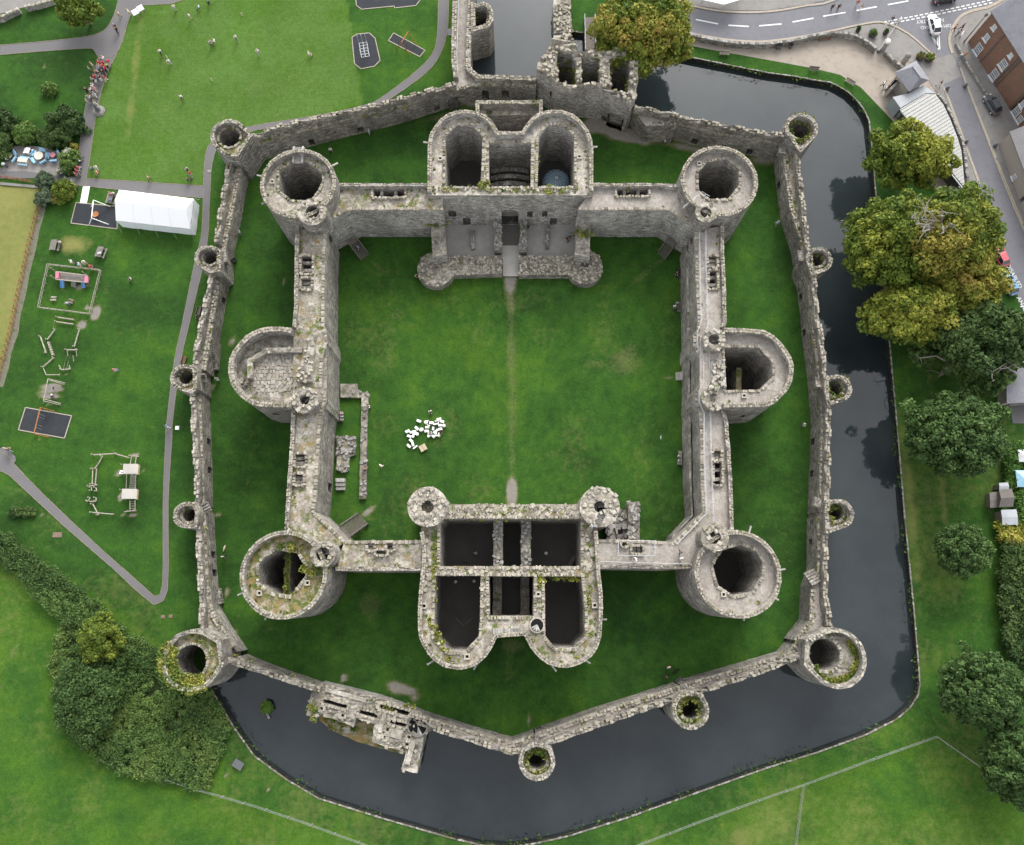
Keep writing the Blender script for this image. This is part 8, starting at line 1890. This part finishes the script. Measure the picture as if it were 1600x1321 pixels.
    h = Sk(); h.chain([((0, lean * 1.3 - .03, hd - .02), (.085, .085)), ((0, lean * 1.3 - .02, hd + .07), (.09, .10)), ((0, lean * 1.3 - .005, hd + .125), .06)]); hair = skin_mesh('person_hair', h.v, h.e, h.r, 1)
    f = Sk()
    sh = []
    for L in legs: f = Sk(); f.chain([(tuple(Vector(L[2]) + Vector((0, -.02, -.02))), .055), (tuple((Vector(L[2]) + Vector(L[3])) / 2 + Vector((0, 0, -.01))), .05), (tuple(Vector(L[3]) + Vector((0, .06, 0))), .04)]); sh.append(skin_mesh('person_shoe', f.v, f.e, f.r, 1))
    m_ = [('body', body), ('shirt', shirt), ('trousers', trs), ('hair', hair), ('shoe', sh[0]), ('shoe', sh[1])]
    for _, me in m_: me.materials.clear(); me.materials.append(M['skin'])
    return m_
M['skin'] = plain('skin', (.46, .28, .20), .6, .3, .05)
for nm, c in dict(c_white=(.72, .72, .72), c_cream=(.55, .48, .38), c_black=(.018, .018, .02), c_dark=(.045, .05, .06), c_navy=(.03, .045, .09), c_grey=(.18, .19, .20), c_lgrey=(.36, .38, .40), c_red=(.52, .022, .045), c_pink=(.55, .22, .28), c_blue=(.16, .28, .46), c_pale=(.45, .56, .68), c_yellow=(.58, .55, .12), c_tan=(.34, .26, .18), c_orange=(.48, .20, .06), c_green=(.10, .17, .07), h_dark=(.03, .022, .017), h_brown=(.10, .06, .035), h_blond=(.42, .31, .16), h_grey=(.40, .39, .38)).items(): M[nm] = plain(nm, c, .85, .15, .1, 8)
PROTO = {p: person_proto(p) for p in ('stand', 'walk', 'sit', 'reach')}
def person(px, py, face, pose, shirt, trs, hair, label, z=0.0, group=None, sc=1.0):
    hz = (.65 if pose == 'sit' else 1.15) * sc
    x, y = at(px, py, z + hz)
    r_ = thing('person', label, 'person', (x, y, z), group, R(face)); r_.scale = (sc, sc, sc)
    for nm, me in PROTO[pose]:
        o = put(bpy.data.objects.new(nm, me), r_)
        mt = {'body': 'skin', 'shirt': shirt, 'trousers': trs, 'hair': hair, 'shoe': 'c_dark'}[nm]
        o.material_slots[0].link = 'OBJECT'; o.material_slots[0].material = M[mt]
    return r_
W, CR, BK, DK, NV, GR, LG, RD, PK, BL, PB, YL, TN, OR = 'c_white c_cream c_black c_dark c_navy c_grey c_lgrey c_red c_pink c_blue c_pale c_yellow c_tan c_orange'.split()
hd, hb, hl, hg = 'h_dark h_brown h_blond h_grey'.split()
g = 'players on the mown cricket lawn'
for a in ((271, 10, 200, 'stand', W, LG, hb, 'player in white at the top edge of the mown lawn, nearest the path bend'), (295, 24, 150, 'walk', W, TN, hb, 'player in white with bare legs walking near the top of the mown lawn'), (311, 12, 90, 'sit', PB, DK, hd, 'child in pale blue sitting on the mown lawn near the picture top'), (326, 5, 30, 'sit', DK, DK, hd, 'figure in dark clothes sitting at the very top of the mown lawn'), (327, 66, 250, 'reach', LG, DK, hb, 'player in grey and black bending forward on the mown lawn'), (335, 65, 70, 'sit', W, TN, hl, 'small child in white beside the bending player'), (367, 58, 220, 'walk', W, GR, hb, 'lone player in white walking toward the far mats'), (249, 80, 210, 'walk', W, DK, hd, 'batsman in white top and dark trousers, the one closer to the straight path'), (263, 95, 180, 'reach', W, LG, hb, 'player in white holding a pale bat upright'), (282, 151, 190, 'walk', W, BK, hd, 'player in white and black alone on the middle of the mown lawn'), (402, 80, 210, 'walk', W, LG, hg, 'player in white striding near the middle of the lawn top'), (482, 84, 270, 'sit', W, CR, hl, 'player crouching in white near the darker mown strip')): person(*a, group=g)
root = thing('cricket_bat', 'pale cricket bat held upright by a player', 'bat', hgt(262, 91, 1.0)); mb = MB(); A = Vector(hgt(262, 91, 1.15)); mb.bar(A, A + Vector((-.12, .15, .55)), .11, .05); mb.build('blade', [M['c_cream']], root); mb = MB(); mb.bar(A, A + Vector((.06, -.07, -.3)), .035, .035); mb.build('handle', [M['c_dark']], root)
for px, py, lb in ((379, 25, 'cricket stump set standing in the lawn, the farther one'), (332, 127, 'cricket stump set standing in the lawn, the nearer one')):
    root = thing('cricket_stumps', lb, 'stumps', (*at(px, py, 0), 0)); c = at(px, py, 0)
    for k in (-.11, 0, .11): mb = MB(); mb.tube([(c[0] + k, c[1], 0), (c[0] + k, c[1], .72)], .03, 6); mb.build('stump', [M['c_cream']], root)
    mb = MB(); mb.bar((c[0] - .15, c[1], .74), (c[0] + .15, c[1], .74), .03, .03); mb.build('bail', [M['c_cream']], root)
for a in ((143, 264, 40, 'sit', BL, DK, hd, 'person in blue sitting on the lawn corner by the paths, in the trio'), (150, 262, 200, 'sit', W, LG, hb, 'person in white sitting on the lawn corner by the paths, in the trio'), (152, 270, 120, 'sit', OR, TN, hd, 'person in orange-brown sitting on the lawn corner by the paths, in the trio'), (231, 278, 330, 'walk', TN, BK, hb, 'person in brown and black at the path edge above the marquee'), (291, 264, 230, 'walk', LG, DK, hd, 'person in grey walking on the lawn above the marquee end'), (296, 271, 230, 'walk', RD, LG, hb, 'person in red top walking on the lawn above the marquee end'), (293, 281, 300, 'sit', DK, NV, hd, 'person in dark clothes low on the grass beside the marquee path'), (181, 46, 200, 'walk', BK, DK, hd, 'person in black walking on the junction of the top paths'), (179, 41, 210, 'walk', DK, TN, hg, 'light-haired walker just ahead of the person in black at the path junction'), (184, 21, 180, 'walk', CR, TN, hl, 'pale figure walking up the top path'), (200, 18, 100, 'stand', CR, CR, hl, 'pale figure beside the white information boards')): person(*a)
g = 'crowd queuing along the straight path'
for a in ((156, 93, 40, 'stand', GR, DK, hd, 'in grey at the back of the crowd'), (161, 91, 60, 'stand', W, LG, hg, 'in white at the very back of the crowd'), (169, 96, 200, 'walk', RD, LG, hb, 'in red walking on the lawn side of the crowd head'), (154, 98, 10, 'stand', RD, DK, hd, 'in red at the grass side of the crowd'), (159, 98, 30, 'stand', RD, BK, hd, 'in red amid the crowd, upper row'), (160, 103, 60, 'stand', RD, DK, hb, 'in red in the thick of the crowd'), (163, 107, 90, 'stand', RD, BK, hd, 'in red at the front of the red group'), (166, 102, 200, 'stand', YL, BK, hb, 'in a yellow vest beside the red group'), (157, 104, 20, 'stand', PK, GR, hl, 'in pink behind the red group'), (143, 101, 300, 'stand', PK, LG, hg, 'in pink and white standing on the small lawn'), (139, 108, 300, 'stand', GR, DK, hd, 'in grey standing apart on the small lawn'), (154, 107, 60, 'stand', BL, DK, hd, 'in blue between the grass and the red group'), (149, 112, 40, 'stand', TN, BK, hb, 'in tan at the grass edge of the path'), (154, 114, 10, 'stand', DK, LG, hg, 'in dark coat with a pale bag, mid crowd'), (160, 112, 80, 'stand', BK, DK, hd, 'in black below the yellow vest'), (163, 121, 170, 'walk', RD, CR, hb, 'in red with pale trousers alone on the path'), (147, 120, 30, 'stand', RD, DK, hd, 'in spotted red by the grass edge'), (155, 121, 50, 'stand', BK, W, hd, 'in black facing the lone red walker'), (144, 125, 20, 'stand', GR, DK, hg, 'in grey below the spotted red top'), (150, 128, 70, 'stand', LG, GR, hb, 'in light grey on the path middle'), (144, 134, 40, 'stand', W, LG, hg, 'in white at the lower group'), (148, 139, 40, 'stand', PK, CR, hl, 'in pale pink at the lower group'), (134, 140, 30, 'stand', BK, BK, hd, 'in black at the lawn edge of the lower group'), (141, 140, 60, 'stand', W, BK, hd, 'in white and black in the lower group'), (142, 146, 90, 'stand', DK, LG, hd, 'in dark blue coat in the lower group'), (147, 147, 120, 'stand', GR, W, hg, 'in grey with a white bag in the lower group'), (136, 151, 20, 'stand', LG, NV, hd, 'in light grey near the lamp monument group'), (140, 152, 60, 'stand', CR, DK, hb, 'in cream near the lamp monument group'), (136, 158, 20, 'stand', CR, LG, hg, 'in cream at the end of the crowd by the lamp monument'), (147, 160, 320, 'walk', TN, CR, hb, 'in tan stepping toward the lamp monument')): person(*a[:7], 'person ' + a[7], 0.03, g)
for a in ((124, 246, 330, 'sit', RD, GR, hb, 'person in red sitting at the top of the hedge bench by the path'), (124, 252, 330, 'sit', W, DK, hd, 'person in white sitting on the hedge bench by the path'), (122, 263, 330, 'sit', RD, LG, hd, 'person in red on the hedge bench, first of the red three'), (120, 268, 330, 'sit', RD, LG, hd, 'person in red on the hedge bench, middle of the red three'), (118, 273, 330, 'sit', RD, LG, hd, 'person in red on the hedge bench, last of the red three'), (116, 290, 250, 'stand', BK, DK, hg, 'person in black at the foot of the garden steps'), (9, 244, 330, 'sit', RD, W, hb, 'person in red at the café table by the olive bush'), (12, 249, 60, 'sit', W, DK, hd, 'person in white at the café table by the olive bush'), (94, 379, 180, 'sit', W, DK, hd, 'person in white sitting at the picnic table by the dry patch'), (177, 303, 200, 'sit', W, DK, hd, 'person in white at the table beside the marquee'), (173, 304, 340, 'sit', PK, TN, hl, 'person in pink at the table beside the marquee'), (172, 314, 20, 'sit', BL, NV, hd, 'person in blue at the table beside the marquee'), (111, 409, 270, 'stand', W, GR, hg, 'adult in white outside the play fence, nearest its corner'), (123, 413, 270, 'stand', PB, LG, hd, 'adult in pale blue leaning on the play fence'), (130, 409, 220, 'reach', W, CR, hl, 'adult in white reaching over the play fence'), (141, 417, 270, 'sit', RD, DK, hb, 'child in red at the play fence'), (104, 474, 200, 'walk', PB, NV, hd, 'adult in pale blue inside the play fence'), (178, 579, 300, 'sit', RD, BL, hd, 'child in red and blue sitting alone on the playground grass'), (205, 436, 120, 'sit', LG, DK, hb, 'child crouching alone on the playground grass'), (81, 618, 200, 'sit', W, BK, hd, 'person in white and black on the wooden swing'), (12, 704, 340, 'reach', DK, LG, hd, 'person in dark top bending by the path end'), (8, 701, 340, 'stand', LG, DK, hg, 'person in grey standing behind the bending one at the path end'), (260, 666, 90, 'walk', BL, W, hd, 'person in blue and white on the path beside the wall'), (308, 494, 180, 'sit', DK, BK, hd, 'person in dark clothes sitting against the outer wall')): person(*a)
for a in ((348, 870, 190, 'walk', LG, BK, hg, 'person in grey carrying a long pale bag on the grass strip', 0), (374, 363, 90, 'stand', LG, GR, hg, 'person in grey on the grass strip by the marquee-side wall', 0), (338, 592, 20, 'stand', LG, W, hg, 'person in pale grey near the worn turret doorway', 0), (516, 234, 200, 'walk', W, BK, hl, 'person in white and black between the mossy far tower and outer wall', 0), (576, 205, 90, 'stand', PB, LG, hg, 'person in pale blue at the foot of the far outer wall', 0), (1039, 221, 90, 'sit', W, DK, hd, 'person in white sitting at the wall foot by the gravel patch', 0), (1091, 192, 200, 'walk', W, LG, hg, 'person in white on the outer wall walk near the sea gate', 4.5), (1105, 193, 20, 'walk', DK, BK, hd, 'person in dark clothes on the outer wall walk near the sea gate', 4.5), (649, 431, 250, 'reach', TN, BK, hb, 'person in tan and black beside the solid turret stump', 0), (559, 386, 150, 'walk', BL, DK, hd, 'person in blue going down the dark timber stair', 1.0), (577, 636, 90, 'stand', W, BK, hd, 'person in white and black by the end of the footing wall', 0), (672, 643, 200, 'sit', W, BK, hd, 'person in white sitting on the lawn above the foam blocks', 0), (689, 673, 180, 'reach', BK, DK, hd, 'person in black bending over the model castle blocks', 0), (674, 677, 90, 'sit', PB, LG, hd, 'child in pale blue inside the model castle', 0), (534, 647, 0, 'sit', W, DK, hd, 'person in white on the bench by the arched doorway, upper one', .05), (534, 652, 0, 'sit', PB, DK, hb, 'person in pale blue on the bench by the arched doorway, middle one', .05), (534, 657, 0, 'sit', LG, TN, hd, 'person in grey on the bench by the arched doorway, lower one', .05), (595, 728, 150, 'walk', W, CR, hg, 'person in white walking alone on the courtyard grass near the footing wall', 0), (570, 734, 0, 'sit', TN, BK, hd, 'person in tan and black sitting on the low footing wall', .3), (560, 831, 40, 'sit', BL, BK, hd, 'person in blue crouching under the broad timber stair', 0), (743, 865, 180, 'walk', W, PB, hd, 'person in white and pale blue in the dark gatehouse room', .12), (728, 877, 90, 'stand', DK, NV, hd, 'person in dark blue in the dark gatehouse room', .12), (1057, 427, 180, 'sit', BK, BK, hd, 'person in black on the dark courtyard bench', .05), (1054, 479, 180, 'sit', W, NV, hg, 'person in white and navy on the courtyard bench halfway along', .05), (1058, 474, 180, 'sit', LG, DK, hd, 'person in grey on the courtyard bench halfway along', .05), (1061, 713, 180, 'sit', W, BK, hd, 'person in white on the grey courtyard bench, upper one', .05), (1061, 720, 180, 'sit', PB, W, hd, 'person in pale blue on the grey courtyard bench, lower one', .05), (1064, 863, 20, 'walk', GR, BK, hd, 'person in grey on the gravel wall walk near the pale corner tower', 9.3), (1065, 873, 200, 'walk', W, LG, hg, 'person in white on the gravel wall walk near the pale corner tower', 9.3), (994, 875, 90, 'reach', W, LG, hg, 'person in white bending at the rail of the near wall walk', 9.3), (925, 822, 120, 'walk', PB, W, hg, 'person in pale blue on the roof beside the slotted stair turret', 9.7), (891, 367, 200, 'stand', BL, BK, hd, 'person in blue in the gravel forecourt beside the wall', .3), (886, 372, 200, 'sit', BK, BK, hd, 'low dark figure beside the person in blue in the forecourt', .3), (826, 352, 90, 'stand', BK, NV, hd, 'person in black standing in the forecourt corner by the passage', .3), (1257, 664, 100, 'stand', W, LG, hg, 'person in white by the moat-side wall foot in the grass strip', 0), (1215, 348, 20, 'walk', PB, LG, hg, 'person in pale blue in the grass strip behind the tree-side tower', 0), (1045, 1043, 200, 'stand', W, RD, hg, 'person in white with red bag on the near grass strip', 0), (1042, 1058, 180, 'stand', BK, DK, hd, 'person in black near the turret doorway on the near grass strip', 0)): person(*a[:8], z=a[8])
for a in ((1302, 9, 200, 'walk', DK, BK, hd, 'person in dark clothes crossing the main road, first of two'), (1312, 9, 200, 'walk', BK, DK, hd, 'person in black crossing the main road, second of two'), (1341, 3, 180, 'walk', RD, LG, hl, 'person in red crossing the main road'), (1347, 10, 180, 'walk', TN, W, hb, 'person in tan walking across the main road near the one in red'), (1395, 29, 0, 'walk', DK, LG, hd, 'person in dark top at the junction kerb'), (1403, 35, 0, 'walk', TN, GR, hb, 'person in tan at the junction kerb'), (1494, 42, 60, 'walk', OR, BK, hd, 'person in orange-brown on the pavement by the brick house'), (1506, 40, 60, 'walk', DK, BK, hd, 'person in dark coat on the pavement by the brick house'), (1499, 50, 60, 'stand', GR, DK, hd, 'person in grey by the blue and white notice board'), (1503, 86, 20, 'walk', W, BL, hd, 'person in white on the pavement below the brick house'), (1509, 85, 20, 'walk', OR, TN, hl, 'person in orange beside the one in white below the brick house'), (1382, 130, 250, 'walk', W, DK, hd, 'person in white on the plaza near the lodge arch'), (1385, 138, 250, 'walk', PB, DK, hb, 'person in pale blue on the plaza near the lodge arch'), (1390, 135, 250, 'stand', BK, DK, hd, 'person in black close to the lodge arch'), (1471, 129, 80, 'walk', DK, CR, hd, 'person in dark top walking down the side street'), (1526, 287, 330, 'walk', W, BL, hd, 'person in white on the kerb near the vivid green bush'), (1572, 361, 30, 'walk', LG, BL, hd, 'person in grey and blue crossing the street by the parked cars')): person(*a, z=.06)
# small things carried or loose
root = thing('dog', 'black dog on the near grass strip between two people', 'dog', (*at(1055, 1049, 0), 0)); s = Sk(); c = s.chain([((0, 0, .45), (.12, .13))]); ch = s.chain([((0, .3, .47), (.14, .16)), ((0, .42, .58), .08), ((0, .52, .68), .075), ((0, .66, .64), .04)], c); bk = s.chain([((0, -.3, .47), (.10, .11))], c); s.chain([((0, -.45, .55), .03), ((0, -.6, .68), .018)], bk)
for sg in (-1, 1):
    s.chain([((sg * .09, .3, .32), .055), ((sg * .09, .28, .16), .035), ((sg * .09, .31, .03), .035)], ch - 3); s.chain([((sg * .09, -.28, .36), .07), ((sg * .09, -.38, .2), .036), ((sg * .09, -.32, .03), .035)], bk); s.chain([((sg * .06, .5, .78), .022)], ch - 1)
me = skin_mesh('dog_body', s.v, s.e, s.r, 1); me.materials.clear(); me.materials.append(M['c_black']); o = put(bpy.data.objects.new('body', me), root); root.rotation_euler = (0, 0, R(-60))
root = thing('gull', 'white gull standing on the courtyard lawn near the tree side', 'bird', (*at(1032, 684, 0), 0)); s = Sk(); c = s.chain([((0, 0, .25), (.09, .08)), ((0, .16, .30), .06), ((0, .24, .40), .045), ((0, .34, .39), .012)]); s.chain([((0, -.2, .25), .05), ((0, -.36, .25), .02)], 0)
for sg in (-1, 1): s.chain([((sg * .05, .02, .12), .012), ((sg * .05, .02, .02), .012), ((sg * .05, .09, .015), .01)], 0)
me = skin_mesh('gull_body', s.v, s.e, s.r, 1); me.materials.clear(); me.materials.append(M['c_white']); put(bpy.data.objects.new('body', me), root)
root = thing('long_bag', 'long pale bag on the grass strip beside the walker', 'bag', hgt(351, 857, .1)); mb = MB(); A = Vector(hgt(352, 852, .15)); B = Vector(hgt(349, 862, .15)); mb.tube([A, (A + B) / 2, B], [.08, .16, .07], 8); mb.build('bag_body', [M['c_cream']], root); mb = MB(); mb.tube([A + Vector((0, 0, .1)), (A + B) / 2 + Vector((.2, 0, .15)), B + Vector((0, 0, .1))], .02, 4); mb.build('strap', [M['c_dark']], root)
